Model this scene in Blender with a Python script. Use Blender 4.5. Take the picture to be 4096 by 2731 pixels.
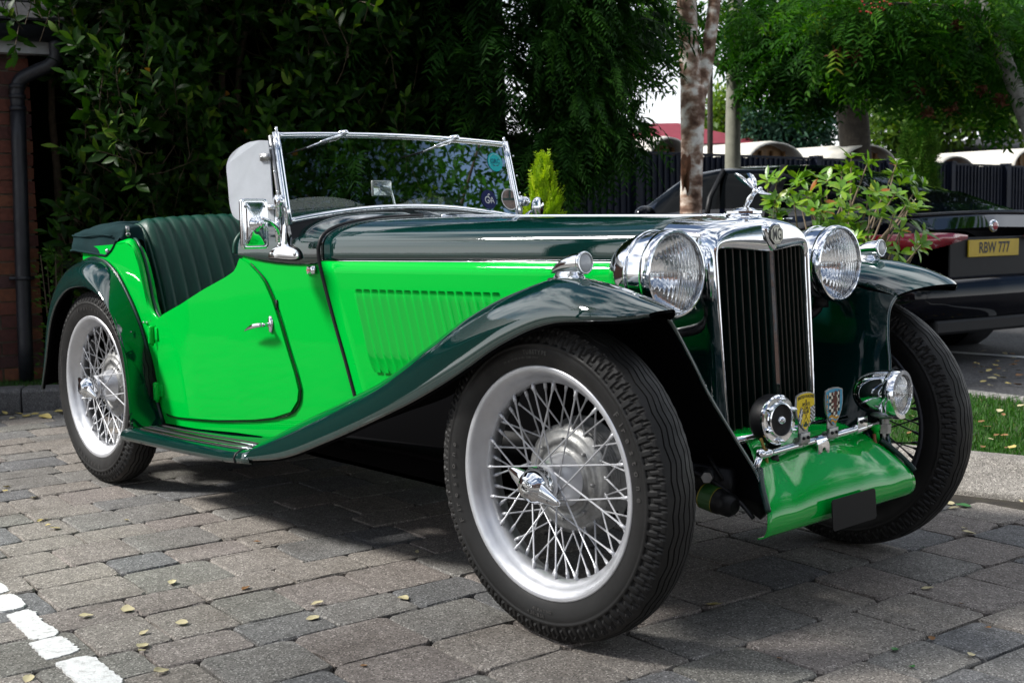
import bpy, math, random
import numpy as np
from mathutils import Vector, Matrix

# ------------------------------------------------------------------ camera, sky, sun, exposure
for _o in list(bpy.data.objects):
    bpy.data.objects.remove(_o)
SC = bpy.context.scene
COL = SC.collection
R = math.radians
rng = random.Random(7)
nrg = np.random.default_rng(11)

CAM_POS = Vector((1.90398, -2.40174, 0.924555))
yaw, pitch, roll = 2.41368316, -0.0974320643, -0.0176695
fw = Vector((math.cos(yaw) * math.cos(pitch), math.sin(yaw) * math.cos(pitch), math.sin(pitch)))
rt = Vector((math.sin(yaw), -math.cos(yaw), 0))
up = rt.cross(fw)
rt, up = math.cos(roll) * rt + math.sin(roll) * up, -math.sin(roll) * rt + math.cos(roll) * up
cd = bpy.data.cameras.new('camera')
cam = bpy.data.objects.new('camera', cd)
COL.objects.link(cam)
m4 = Matrix((rt, up, -fw)).transposed().to_4x4()
m4.translation = CAM_POS
cam.matrix_world = m4
cd.sensor_width = 36
cd.lens = 1210.066 / 1024 * 36
cd.clip_start = 0.05
cd.clip_end = 3000
cd.dof.use_dof = True
cd.dof.focus_distance = 3.05
cd.dof.aperture_fstop = 9.0
SC.camera = cam

SUN_AZ, SUN_EL = 217.0, 43.0          # compass style: 0 = +Y, 90 = +X
w = bpy.data.worlds.new('World')
SC.world = w
w.use_nodes = True
nt = w.node_tree
for n in list(nt.nodes):
    nt.nodes.remove(n)
out = nt.nodes.new('ShaderNodeOutputWorld')
bg = nt.nodes.new('ShaderNodeBackground')
sky = nt.nodes.new('ShaderNodeTexSky')
sky.sky_type = 'NISHITA'
sky.sun_disc = False
sky.sun_elevation = R(SUN_EL)
sky.sun_rotation = R(SUN_AZ)
sky.altitude = 50
sky.air_density = 1.0
sky.dust_density = 1.0
bg.inputs[1].default_value = 0.068
# broken white cloud all over the sky
tc = nt.nodes.new('ShaderNodeTexCoord')
mp = nt.nodes.new('ShaderNodeMapping')
mp.inputs['Scale'].default_value = (1.0, 1.0, 2.6)
nz = nt.nodes.new('ShaderNodeTexNoise')
nz.inputs['Scale'].default_value = 2.3
nz.inputs['Detail'].default_value = 7
nz.inputs['Roughness'].default_value = 0.55
cr = nt.nodes.new('ShaderNodeValToRGB')
cr.color_ramp.elements[0].position = 0.46
cr.color_ramp.elements[1].position = 0.62
mx = nt.nodes.new('ShaderNodeMix')
mx.data_type = 'RGBA'
mx.inputs['B'].default_value = (18.0, 18.5, 19.2, 1)
nt.links.new(tc.outputs['Generated'], mp.inputs['Vector'])
nt.links.new(mp.outputs[0], nz.inputs['Vector'])
nt.links.new(nz.outputs['Fac'], cr.inputs[0])
nt.links.new(cr.outputs[0], mx.inputs['Factor'])
nt.links.new(sky.outputs[0], mx.inputs['A'])
# bright haze low over the horizon, the same all round
sx_ = nt.nodes.new('ShaderNodeSeparateXYZ'); nt.links.new(tc.outputs['Generated'], sx_.inputs[0])
ab_ = nt.nodes.new('ShaderNodeMath'); ab_.operation = 'ABSOLUTE'; nt.links.new(sx_.outputs[2], ab_.inputs[0])
hz_ = nt.nodes.new('ShaderNodeValToRGB')
hz_.color_ramp.elements[0].position = 0.0; hz_.color_ramp.elements[0].color = (.9, .9, .9, 1)
hz_.color_ramp.elements[1].position = 0.34; hz_.color_ramp.elements[1].color = (0, 0, 0, 1)
nt.links.new(ab_.outputs[0], hz_.inputs[0])
mh = nt.nodes.new('ShaderNodeMix'); mh.data_type = 'RGBA'; mh.inputs['B'].default_value = (17.0, 17.4, 17.8, 1)
nt.links.new(hz_.outputs[0], mh.inputs['Factor']); nt.links.new(mx.outputs['Result'], mh.inputs['A'])
nt.links.new(mh.outputs['Result'], bg.inputs[0])
nt.links.new(bg.outputs[0], out.inputs[0])

sd = bpy.data.lights.new('sun', 'SUN')
sd.energy = 4.2
sd.angle = R(9)
sd.color = (1.0, 0.97, 0.92)
sun = bpy.data.objects.new('sun', sd)
COL.objects.link(sun)
_sv = Vector((math.sin(R(SUN_AZ)) * math.cos(R(SUN_EL)), math.cos(R(SUN_AZ)) * math.cos(R(SUN_EL)), math.sin(R(SUN_EL))))
sun.rotation_euler = _sv.to_track_quat('Z', 'Y').to_euler()
sun.location = _sv * 30

SC.view_settings.view_transform = 'Standard'
SC.view_settings.look = 'None'
SC.view_settings.exposure = 0.55
SC.view_settings.gamma = 1.0
SC.render.engine = 'CYCLES'
SC.cycles.use_denoising = True
SC.cycles.max_bounces = 14
SC.cycles.diffuse_bounces = 3
SC.cycles.glossy_bounces = 6
SC.cycles.transmission_bounces = 10
SC.cycles.transparent_max_bounces = 16
SC.cycles.caustics_reflective = False
SC.cycles.caustics_refractive = False
SC.cycles.sample_clamp_indirect = 6.0

# ------------------------------------------------------------------ helpers
def tag(o, label=None, cat=None, group=None, kind=None):
    if label: o['label'] = label
    if cat: o['category'] = cat
    if group: o['group'] = group
    if kind: o['kind'] = kind
    return o

def rootloc(p):
    v = Vector((0, 0, 0))
    while p is not None:
        v += p.location
        p = p.parent
    return v

def empty(name, loc, label=None, cat=None, group=None):
    o = bpy.data.objects.new(name, None)
    o.location = loc
    COL.objects.link(o)
    o.empty_display_size = 0.1
    return tag(o, label, cat, group)

def mesh_np(name, V, F, mats, midx=None, smooth=True):
    """V (n,3) array, F list of faces or (m,k) array"""
    me = bpy.data.meshes.new(name)
    V = np.asarray(V, dtype=np.float32)
    if isinstance(F, np.ndarray):
        m, k = F.shape
        me.vertices.add(len(V)); me.vertices.foreach_set('co', V.ravel())
        me.loops.add(m * k); me.loops.foreach_set('vertex_index', F.astype(np.int32).ravel())
        me.polygons.add(m)
        me.polygons.foreach_set('loop_start', np.arange(0, m * k, k, dtype=np.int32))
        if midx is not None: me.polygons.foreach_set('material_index', np.asarray(midx, dtype=np.int32))
        me.polygons.foreach_set('use_smooth', np.full(m, bool(smooth)))
        me.update(calc_edges=True)
        me.validate()
    else:
        me.from_pydata([tuple(map(float, v)) for v in V], [], [tuple(int(i) for i in f) for f in F])
        me.polygons.foreach_set('use_smooth', [bool(smooth)] * len(me.polygons))
        if midx is not None: me.polygons.foreach_set('material_index', np.asarray(midx, dtype=np.int32))
        me.update()
    if not isinstance(mats, (list, tuple)): mats = [mats]
    for m_ in mats: me.materials.append(m_)
    return me

def put(name, me, parent=None, loc=None):
    o = bpy.data.objects.new(name, me)
    COL.objects.link(o)
    if loc is not None: o.location = loc
    if parent is not None: o.parent = parent
    return o

def obj(name, VF, mat, parent=None, smooth=True, mirror=False, base=None, midx=None, sharp=None, bevel=None, solid=None, sub=None):
    V, F = VF
    V = np.array(V, dtype=np.float64)
    if mirror:
        V = V * [1, -1, 1]
        F = F[:, ::-1] if isinstance(F, np.ndarray) else [tuple(reversed(f)) for f in F]
    off = rootloc(parent) if parent is not None else Vector(base or (0, 0, 0))
    V = V - np.array(off)
    me = mesh_np(name, V, F, mat, midx, smooth)
    o = put(name, me, parent, None if parent is not None else off)
    if solid:
        md = o.modifiers.new('s', 'SOLIDIFY'); md.thickness = solid; md.offset = 0
    if bevel:
        md = o.modifiers.new('b', 'BEVEL'); md.width = bevel; md.segments = 2; md.limit_method = 'ANGLE'; md.angle_limit = R(35)
    if sub:
        md = o.modifiers.new('u', 'SUBSURF'); md.levels = sub; md.render_levels = sub
    if sharp is not None and smooth:
        md = o.modifiers.new('e', 'EDGE_SPLIT'); md.split_angle = R(sharp); md.use_edge_sharp = False
    return o

def join(*parts):
    V, F, n = [], [], 0
    for v, f in parts:
        V.append(np.asarray(v, dtype=np.float64))
        F += [tuple(int(i) + n for i in q) for q in f]
        n += len(v)
    return np.concatenate(V), F

def crv(pts, n, closed=False):
    """Catmull-Rom (chord-length) through pts, n samples"""
    P = np.asarray(pts, dtype=np.float64)
    d = np.r_[0, np.cumsum(np.sqrt(np.linalg.norm(np.diff(P, axis=0), axis=1)) + 1e-9)]
    t = np.linspace(0, d[-1], n)
    m = np.zeros_like(P)
    for i in range(len(P)):
        if i == 0: m[i] = (P[1] - P[0]) / (d[1] - d[0])
        elif i == len(P) - 1: m[i] = (P[-1] - P[-2]) / (d[-1] - d[-2])
        else:
            a = (P[i] - P[i - 1]) / (d[i] - d[i - 1]); b = (P[i + 1] - P[i]) / (d[i + 1] - d[i])
            wa = d[i + 1] - d[i]; wb = d[i] - d[i - 1]
            m[i] = (a * wa + b * wb) / (wa + wb)
    k = np.clip(np.searchsorted(d, t, side='right') - 1, 0, len(P) - 2)
    hh = (d[k + 1] - d[k]); s = ((t - d[k]) / hh)[:, None]; hh = hh[:, None]
    return (2*s**3 - 3*s**2 + 1) * P[k] + (s**3 - 2*s**2 + s) * hh * m[k] + (-2*s**3 + 3*s**2) * P[k + 1] + (s**3 - s**2) * hh * m[k + 1]

def itp(x, xs, ys):
    return float(np.interp(x, xs, ys))

def loft(rows, cu=False, cv=False):
    G = np.asarray(rows, dtype=np.float64)
    n, m = G.shape[:2]
    F = []
    for i in range(n if cu else n - 1):
        for j in range(m if cv else m - 1):
            a = i * m + j; b = i * m + (j + 1) % m
            c = ((i + 1) % n) * m + (j + 1) % m; d = ((i + 1) % n) * m + j
            F.append((a, b, c, d))
    return G.reshape(-1, 3), F

def frame(d):
    d = Vector(d).normalized()
    a = Vector((0, 0, 1)) if abs(d.z) < 0.9 else Vector((1, 0, 0))
    u = d.cross(a).normalized()
    return u, d.cross(u).normalized(), d

def tube(pts, r, n=10, cap=True, closed=False):
    P = [Vector(p) for p in pts]
    rr = r if hasattr(r, '__len__') else [r] * len(P)
    V, F = [], []
    u = None
    L = len(P)
    for i, p in enumerate(P):
        if closed: d = (P[(i + 1) % L] - P[i - 1])
        else: d = (P[min(i + 1, L - 1)] - P[max(i - 1, 0)])
        d.normalize()
        if u is None: u = frame(d)[0]
        u = (u - d * u.dot(d))
        if u.length < 1e-6: u = frame(d)[0]
        u.normalize()
        v = d.cross(u)
        for k in range(n):
            a = 2 * math.pi * k / n
            V.append(p + (u * math.cos(a) + v * math.sin(a)) * rr[i])
    for i in range(L if closed else L - 1):
        for k in range(n):
            a = i * n + k; b = i * n + (k + 1) % n; c = ((i + 1) % L) * n + (k + 1) % n; e = ((i + 1) % L) * n + k
            F.append((a, b, c, e))
    if cap and not closed:
        F.append(tuple(reversed(range(n)))); F.append(tuple(range((L - 1) * n, L * n)))
    return np.array([tuple(v) for v in V]), F

def lathe(prof, o, d, n=32, cap0=False, cap1=False, ang=None):
    """prof: list of (radius, distance along d) from point o"""
    u, v, d = frame(d)
    o = Vector(o)
    V, F = [], []
    for (r, s) in prof:
        for k in range(n):
            a = 2 * math.pi * k / n + (ang or 0)
            V.append(tuple(o + d * s + (u * math.cos(a) + v * math.sin(a)) * r))
    for i in range(len(prof) - 1):
        for k in range(n):
            F.append((i * n + k, (i + 1) * n + k, (i + 1) * n + (k + 1) % n, i * n + (k + 1) % n))
    if cap0: F.append(tuple(range(n)))
    if cap1: F.append(tuple(reversed(range((len(prof) - 1) * n, len(prof) * n))))
    return np.array(V), F

def box(c, s, rot=None):
    c = np.array(c, dtype=float); s = np.array(s, dtype=float) / 2
    V = np.array([(x, y, z) for x in (-1, 1) for y in (-1, 1) for z in (-1, 1)], dtype=float) * s
    if rot is not None: V = V @ np.array(rot.to_3x3() if hasattr(rot, 'to_3x3') else rot).T
    return V + c, [(0, 1, 3, 2), (4, 6, 7, 5), (0, 4, 5, 1), (2, 3, 7, 6), (0, 2, 6, 4), (1, 5, 7, 3)]

def prism(poly, o, ux, uy, t):
    """extrude 2D polygon (list of (a,b)) placed at o with axes ux, uy by thickness t along ux x uy"""
    o = Vector(o); ux = Vector(ux).normalized(); uy = Vector(uy).normalized(); n = ux.cross(uy)
    k = len(poly)
    V = [tuple(o + ux * a + uy * b) for a, b in poly] + [tuple(o + ux * a + uy * b + n * t) for a, b in poly]
    F = [tuple(reversed(range(k))), tuple(range(k, 2 * k))] + [(i, (i + 1) % k, k + (i + 1) % k, k + i) for i in range(k)]
    return np.array(V), F

def sphere(c, r, nu=16, nv=10, sc=(1, 1, 1)):
    V, F = [], []
    for j in range(nv + 1):
        th = math.pi * j / nv
        for i in range(nu):
            a = 2 * math.pi * i / nu
            V.append((c[0] + r * sc[0] * math.sin(th) * math.cos(a), c[1] + r * sc[1] * math.sin(th) * math.sin(a), c[2] + r * sc[2] * math.cos(th)))
    for j in range(nv):
        for i in range(nu):
            F.append((j * nu + i, (j + 1) * nu + i, (j + 1) * nu + (i + 1) % nu, j * nu + (i + 1) % nu))
    return np.array(V), F

_txt = {}
def text_mesh(s, size=1.0, bold=0.0, align='CENTER'):
    """2D outline text as (V (n,2), F); origin centre"""
    key = (s, bold, align)
    if key not in _txt:
        cu = bpy.data.curves.new('t', 'FONT')
        cu.body = s
        cu.align_x = align
        cu.align_y = 'CENTER'
        cu.offset = bold
        cu.resolution_u = 3
        o = bpy.data.objects.new('t', cu)
        COL.objects.link(o)
        dg = bpy.context.evaluated_depsgraph_get()
        me = bpy.data.meshes.new_from_object(o.evaluated_get(dg))
        V = np.array([tuple(v.co)[:2] for v in me.vertices]).reshape(-1, 2)
        F = [tuple(p.vertices) for p in me.polygons]
        bpy.data.objects.remove(o); bpy.data.curves.remove(cu); bpy.data.meshes.remove(me)
        _txt[key] = (V, F)
    V, F = _txt[key]
    return V * size, F

def text_on(s, o, ux, uy, size, bold=0.0, sx=1.0):
    V, F = text_mesh(s, size, bold)
    o = np.array(o); ux = np.array(Vector(ux).normalized()); uy = np.array(Vector(uy).normalized())
    return o + V[:, :1] * sx * ux + V[:, 1:] * uy, F

# ------------------------------------------------------------------ materials
def mat(name, col=(0.5, 0.5, 0.5), rough=0.5, metal=0.0, coat=0.0, coat_r=0.03, spec=0.5, sheen=0.0):
    m = bpy.data.materials.new(name)
    m.use_nodes = True
    b = m.node_tree.nodes['Principled BSDF']
    b.inputs['Base Color'].default_value = (*col, 1)
    b.inputs['Roughness'].default_value = rough
    b.inputs['Metallic'].default_value = metal
    b.inputs['Coat Weight'].default_value = coat
    b.inputs['Coat Roughness'].default_value = coat_r
    b.inputs['Specular IOR Level'].default_value = spec
    b.inputs['Sheen Weight'].default_value = sheen
    return m

def N(m, t, **kw):
    n = m.node_tree.nodes.new(t)
    for k, v in kw.items(): setattr(n, k, v)
    return n

def L(m, a, b):
    m.node_tree.links.new(a, b)

def bsdf(m): return m.node_tree.nodes['Principled BSDF']

def noise(m, scale, detail=4, rough=0.6, space='Object', dist=0.0):
    t = N(m, 'ShaderNodeTexCoord'); n = N(m, 'ShaderNodeTexNoise')
    n.inputs['Scale'].default_value = scale; n.inputs['Detail'].default_value = detail
    n.inputs['Roughness'].default_value = rough; n.inputs['Distortion'].default_value = dist
    L(m, t.outputs[space], n.inputs['Vector'])
    return n.outputs['Fac']

def ramp(m, fac, stops):
    r = N(m, 'ShaderNodeValToRGB')
    e = r.color_ramp.elements
    while len(e) < len(stops): e.new(0.5)
    for q, (p, c) in zip(e, stops):
        q.position = p; q.color = (*c, 1) if len(c) == 3 else c
    L(m, fac, r.inputs[0])
    return r.outputs[0]

def bump(m, fac, strength=0.3, dist=0.01, chain=None):
    b = N(m, 'ShaderNodeBump')
    b.inputs['Strength'].default_value = strength; b.inputs['Distance'].default_value = dist
    L(m, fac, b.inputs['Height'])
    if chain is not None: L(m, chain, b.inputs['Normal'])
    return b.outputs[0]

def mixc(m, fac, a, b, mode='MIX'):
    x = N(m, 'ShaderNodeMix'); x.data_type = 'RGBA'; x.blend_type = mode
    for s, v in (('Factor', fac), ('A', a), ('B', b)):
        if isinstance(v, (int, float)): x.inputs[s].default_value = v
        elif isinstance(v, tuple): x.inputs[s].default_value = (*v, 1) if len(v) == 3 else v
        else: L(m, v, x.inputs[s])
    return x.outputs['Result']

def varied(m, scale=6, lo=0.8, hi=1.15, rlo=None, rhi=None, b=None):
    """slow colour variation (and roughness) so no surface is perfectly even"""
    bs = bsdf(m)
    base = tuple(bs.inputs['Base Color'].default_value)[:3]
    f = noise(m, scale, 5)
    c = ramp(m, f, [(0.3, tuple(v * lo for v in base)), (0.7, tuple(min(1, v * hi) for v in base))])
    L(m, c, bs.inputs['Base Color'])
    if rlo is not None:
        rr = ramp(m, noise(m, scale * 3, 6), [(0.3, (rlo,) * 3), (0.7, (rhi,) * 3)])
        L(m, rr, bs.inputs['Roughness'])
    if b: L(m, bump(m, noise(m, b[0], 6), b[1], b[2]), bs.inputs['Normal'])
    return m

def paint(name, col, rough=0.35):
    m = mat(name, col, rough, coat=1.0, coat_r=0.015, spec=0.0)
    # orange peel and faint dust in the clear coat
    bs = bsdf(m)
    bs.inputs['Coat IOR'].default_value = 1.8
    L(m, bump(m, noise(m, 260, 2), 0.02, 0.001, bump(m, noise(m, 5, 2), 0.018, 0.01)), bs.inputs['Coat Normal'])
    cr_ = ramp(m, noise(m, 30, 8), [(0.45, (0.008,) * 3), (0.85, (0.06,) * 3)])
    L(m, cr_, bs.inputs['Coat Roughness'])
    return m

LIGHT_GREEN = paint('light green car paint', (0.0001, 0.44, 0.040), .6)
DARK_GREEN = paint('dark green car paint', (0.0012, 0.022, 0.019), .6)
bsdf(DARK_GREEN).inputs['Coat IOR'].default_value = 2.0
bsdf(LIGHT_GREEN).inputs['Coat IOR'].default_value = 1.4
bsdf(LIGHT_GREEN).inputs['Coat Weight'].default_value = 0.45
APRON_GREEN = paint('deep gloss green apron paint', (0.0001, 0.36, 0.040), .6)
bsdf(APRON_GREEN).inputs['Coat IOR'].default_value = 1.65
INNER_GREEN = paint('darkened inner green paint', (0.0010, 0.014, 0.013), .7)  # darker, duller copy of the fender green, holds back reflected light
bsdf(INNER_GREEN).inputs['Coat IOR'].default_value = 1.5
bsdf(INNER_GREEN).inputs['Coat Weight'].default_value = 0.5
SLAT_EDGE = varied(mat('worn slat edge', (0.045, 0.036, 0.03), 0.4, 0.6), 60, 0.5, 1.3)
BLACK_PAINT = paint('black car paint', (0.0015, 0.002, 0.005))
bsdf(BLACK_PAINT).inputs['Coat IOR'].default_value = 1.38
CHROME = mat('chrome', (0.83, 0.85, 0.88), 0.03, 1.0)
L(CHROME, ramp(CHROME, noise(CHROME, 40, 8), [(0.4, (0.025,) * 3), (0.85, (0.16,) * 3)]), bsdf(CHROME).inputs['Roughness'])
L(CHROME, bump(CHROME, noise(CHROME, 14, 3), 0.03, 0.01), bsdf(CHROME).inputs['Normal'])
STEEL = varied(mat('dull steel', (0.42, 0.42, 0.42), 0.38, 1.0), 30, 0.7, 1.1, 0.3, 0.5)
SILVER = varied(mat('silver wheel paint', (0.66, 0.67, 0.70), 0.28, 0.65, coat=0.2), 12, 0.82, 1.05, 0.28, 0.5)
SPOKE = varied(mat('bright spoke enamel', (0.66, 0.67, 0.70), 0.3, 0.2, coat=0.3), 30, 0.85, 1.05)
GREYWHEEL = varied(mat('dark grey wheel paint', (0.05, 0.055, 0.07), 0.4, 0.2), 12, 0.8, 1.1)
DRUM = varied(mat('cast aluminium drum', (0.30, 0.30, 0.295), 0.45, 0.6), 70, 0.7, 1.1, 0.35, 0.6, (200, 0.05, 0.001))
RUBBER = varied(mat('tyre rubber', (0.0125, 0.0122, 0.012), 0.55, spec=0.3), 9, 0.75, 1.35, 0.42, 0.68, (300, 0.12, 0.001))
BLACK = varied(mat('black rubber trim', (0.005, 0.005, 0.0065), 0.5, spec=.35), 20, 0.8, 1.3)
DARK = mat('matt near-black', (0.002, 0.002, 0.0025), 0.9, spec=0.05)  # near-zero black for undersides, slots and hidden hollows
GRILLE_GREEN = mat('dark green slat paint', (0.0025, 0.022, 0.018), 0.35, spec=0.4)
CHASSIS = varied(mat('oily black chassis', (0.004, 0.004, 0.0045), 0.5, spec=0.25), 20, 0.6, 1.6, 0.35, 0.65)
LEATHER = mat('dark green leather', (0.0035, 0.046, 0.029), 0.40, spec=0.32)
LEATHER = varied(LEATHER, 8, 0.8, 1.2, 0.32, 0.5, (140, 0.25, 0.002))
CANVAS = varied(mat('dark green canvas', (0.0035, 0.022, 0.025), 0.9, spec=0.15), 10, 0.75, 1.2, None, None, (600, 0.35, 0.001))
WHITE = varied(mat('white enamel', (0.78, 0.78, 0.76), 0.4), 20, 0.92, 1.05)
YELLOW = varied(mat('yellow enamel', (0.88, 0.64, 0.010), 0.25, coat=0.5), 30, 0.9, 1.08)
BLUE = varied(mat('sky blue enamel', (0.07, 0.34, 0.55), 0.25, coat=0.5), 30, 0.9, 1.1)
NAVY = mat('navy print', (0.006, 0.010, 0.09), 0.3)
RED = mat('dark red enamel', (0.10, 0.004, 0.006), 0.3, coat=0.4)
UKRED = mat('flag red', (0.45, 0.01, 0.02), 0.35)
GOLD = mat('ochre enamel', (0.55, 0.27, 0.01), 0.35)
CREAM = mat('cream enamel', (0.82, 0.80, 0.66), 0.4)
BLACKINK = mat('black enamel', (0.008, 0.009, 0.008), 0.35)
TEAL = mat('teal print', (0.0, 0.50, 0.52), 0.4)
PLATE_BLACK = varied(mat('blank black plate', (0.004, 0.004, 0.005), 0.5, spec=.2), 14, 0.8, 1.2)
WIRE = mat('copper coloured cable', (0.22, 0.06, 0.02), 0.5)
YCABLE = mat('yellowed cable', (0.30, 0.20, 0.04), 0.6)

def glass_sheet(name, tint=(0.93, 0.97, 0.95), f=1.0, pale_mix=0.0):
    m = bpy.data.materials.new(name)
    m.use_nodes = True
    m.node_tree.nodes.remove(bsdf(m))
    o_ = m.node_tree.nodes['Material Output']
    tr = N(m, 'ShaderNodeBsdfTransparent'); tr.inputs[0].default_value = (*tint, 1)
    gl = N(m, 'ShaderNodeBsdfGlossy'); gl.inputs['Roughness'].default_value = 0.0
    fr = N(m, 'ShaderNodeFresnel'); fr.inputs[0].default_value = 1.5
    mu = N(m, 'ShaderNodeMath', operation='MULTIPLY'); mu.inputs[1].default_value = f; mu.use_clamp = True
    L(m, fr.outputs[0], mu.inputs[0])
    ms = N(m, 'ShaderNodeMixShader')
    L(m, mu.outputs[0], ms.inputs[0]); L(m, tr.outputs[0], ms.inputs[1]); L(m, gl.outputs[0], ms.inputs[2])
    last = ms
    if pale_mix:
        df = N(m, 'ShaderNodeBsdfDiffuse'); df.inputs[0].default_value = (0.72, 0.76, 0.82, 1)
        m2 = N(m, 'ShaderNodeMixShader')
        L(m, ramp(m, noise(m, 9, 6), [(0.25, (pale_mix * 0.82,) * 3), (0.75, (min(1, pale_mix * 1.12),) * 3)]), m2.inputs[0])
        L(m, ms.outputs[0], m2.inputs[1]); L(m, df.outputs[0], m2.inputs[2])
        last = m2
    L(m, last.outputs[0], o_.inputs[0])
    return m
GLASS = glass_sheet('windscreen glass', (0.88, 0.93, 0.91), 1.15)
WING_GLASS = glass_sheet('sky-paled perspex', (0.9, 0.93, 0.95), 1.6, 0.62)  # blue-white mixed in to stand for the reflected sky
CLEAR = glass_sheet('clear sheet', (0.9, 0.93, 0.93), 1.8, 0.10)
LENS = mat('fluted lamp glass', (1, 1, 1), 0.0)
bsdf(LENS).inputs['Transmission Weight'].default_value = 1.0
bsdf(LENS).inputs['IOR'].default_value = 1.46
FROST = mat('frosted lamp glass', (0.55, 0.57, 0.60), 0.32, coat=0.6)
# ------------------------------------------------------------------ setting: ground, paving, kerbs, road
def world_noise(m, scale, detail=4, rough=0.6, dist=0.0):
    g = N(m, 'ShaderNodeNewGeometry'); n = N(m, 'ShaderNodeTexNoise')
    n.inputs['Scale'].default_value = scale; n.inputs['Detail'].default_value = detail
    n.inputs['Roughness'].default_value = rough; n.inputs['Distortion'].default_value = dist
    L(m, g.outputs['Position'], n.inputs['Vector'])
    return n.outputs['Fac']
def world_voronoi(m, scale, out_='Distance'):
    g = N(m, 'ShaderNodeNewGeometry'); n = N(m, 'ShaderNodeTexVoronoi')
    n.inputs['Scale'].default_value = scale
    L(m, g.outputs['Position'], n.inputs['Vector'])
    return n.outputs[out_]

def stone(name, col, grit=1.0, rough=.85, speck=300):
    """exposed-aggregate concrete: coloured matrix, pale and dark grit, worn patches"""
    m = mat(name, col, rough, spec=.35)
    b = bsdf(m)
    base = ramp(m, world_noise(m, 26, 6, .7), [(.25, tuple(c * .62 for c in col)), (.75, tuple(c * 1.32 for c in col))])
    sp = world_voronoi(m, speck, 'Color')
    sep = N(m, 'ShaderNodeSeparateColor'); L(m, sp, sep.inputs[0])
    pale = ramp(m, sep.outputs[0], [(.84, (0, 0, 0)), (.92, (1, 1, 1))])
    dark = ramp(m, sep.outputs[1], [(.70, (0, 0, 0)), (.80, (1, 1, 1))])
    c = mixc(m, pale, base, tuple(min(1, v * 1.7 + .05 * grit) for v in col))
    c2 = mixc(m, dark, c, tuple(v * .48 for v in col))
    stain = ramp(m, world_noise(m, 2.2, 5, .65), [(.30, (.70, .68, .66)), (.55, (1, 1, 1)), (.85, (1.12, 1.1, 1.06))])
    c3 = mixc(m, 1.0, c2, stain, 'MULTIPLY')
    L(m, c3, b.inputs['Base Color'])
    L(m, bump(m, sep.outputs[2], .35, .0022, bump(m, world_noise(m, 120, 5, .7), .5, .003)), b.inputs['Normal'])
    L(m, ramp(m, world_noise(m, 40, 4), [(.3, (.72,) * 3), (.7, (.93,) * 3)]), b.inputs['Roughness'])
    return m

PCOL = [(.225, .204, .182), (.140, .140, .142), (.186, .178, .166), (.208, .184, .168), (.182, .176, .158), (.158, .155, .150)]
PMATS = [stone('paver concrete %s' % n, c) for n, c in zip(('buff', 'charcoal', 'mid grey', 'rose', 'olive', 'slate'), PCOL)]
JOINT = mat('joint sand and moss', (.03, .026, .02), .95)
_jn = ramp(JOINT, world_noise(JOINT, 9, 6, .7), [(.35, (.012, .010, .008)), (.58, (.035, .028, .020)), (.64, (.024, .042, .008))])
L(JOINT, _jn, bsdf(JOINT).inputs['Base Color'])
L(JOINT, bump(JOINT, world_noise(JOINT, 240, 5), .6, .004), bsdf(JOINT).inputs['Normal'])

FAR = stone('far car park surface', (.15, .142, .132), speck=60)
gnd = obj('ground', (np.array([(-70, -70, -.09), (70, -70, -.09), (70, 70, -.09), (-70, 70, -.09)]), [(0, 1, 2, 3)]), FAR)
tag(gnd, kind='structure')
ASPH = stone('road asphalt', (.060, .060, .063), .25, speck=120)
road = obj('road', (np.array([(-30, 2.7, -.06), (30, 2.7, -.06), (30, 40, -.06), (-30, 40, -.06)]), [(0, 1, 2, 3)]), ASPH)
tag(road, kind='structure')
paving = obj('paving', (np.array([(-7.5, -9, -.014), (9, -9, -.014), (9, 2.4, -.014), (-7.5, 1.9, -.014)]), [(0, 1, 2, 3)]), JOINT)
tag(paving, kind='structure')

# kerb lines (plan): rear kerb and side kerb of the parking bay
KA, KD = np.array([-4.33, 0.0]), np.array([.56, .83]) / np.hypot(.56, .83)
KN = np.array([-KD[1], KD[0]])
SA, SDr = np.array([-.102, 1.395]), np.array([.979, .204])
SN = np.array([-SDr[1], SDr[0]])
def in_bay(x, y, mrg=0.0):
    p = np.array([x, y])
    return (p - KA) @ KN < -mrg and (p - SA) @ SN < -mrg

_pm = {}
def paver_mesh(lx, ly, var, ci):
    key = (round(lx, 3), round(ly, 3), var, ci)
    if key in _pm: return _pm[key]
    r_ = random.Random(hash(key) % 9999)
    def rngpts(inset, z, jit):
        a, b = lx / 2 - inset, ly / 2 - inset
        c = min(a, b) * .13
        pts = []
        for sx, sy, order in ((1, 1, 0), (-1, 1, 1), (-1, -1, 0), (1, -1, 1)):
            pr = [(sx * a, sy * (b - c)), (sx * (a - c), sy * b)]
            if order: pr = pr[::-1]
            pts += pr
        full_ = []
        for i in range(8):
            p0, p1 = np.array(pts[i]), np.array(pts[(i + 1) % 8])
            full_.append(p0)
            if i % 2: full_ += [p0 + (p1 - p0) * .33, p0 + (p1 - p0) * .67]
        return [(x + r_.uniform(-jit, jit), y + r_.uniform(-jit, jit), z + (r_.uniform(-.0008, .0008) if z > -.001 else 0)) for x, y in full_]
    r0 = rngpts(.0018, -.03, 0); r1 = rngpts(.0022, -.0055, .0024); r2 = rngpts(.0052, -.0006, .0024); r3 = rngpts(.020, .0, .0)
    k = len(r0)
    V = r0 + r1 + r2 + r3
    F = []
    for a in range(3):
        F += [(a * k + i, a * k + (i + 1) % k, (a + 1) * k + (i + 1) % k, (a + 1) * k + i) for i in range(k)]
    F.append(tuple(range(3 * k, 4 * k)))
    me = mesh_np('paver', np.array(V), F, PMATS[ci], smooth=False)
    _pm[key] = (me, np.array(V), F)
    return _pm[key]

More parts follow.
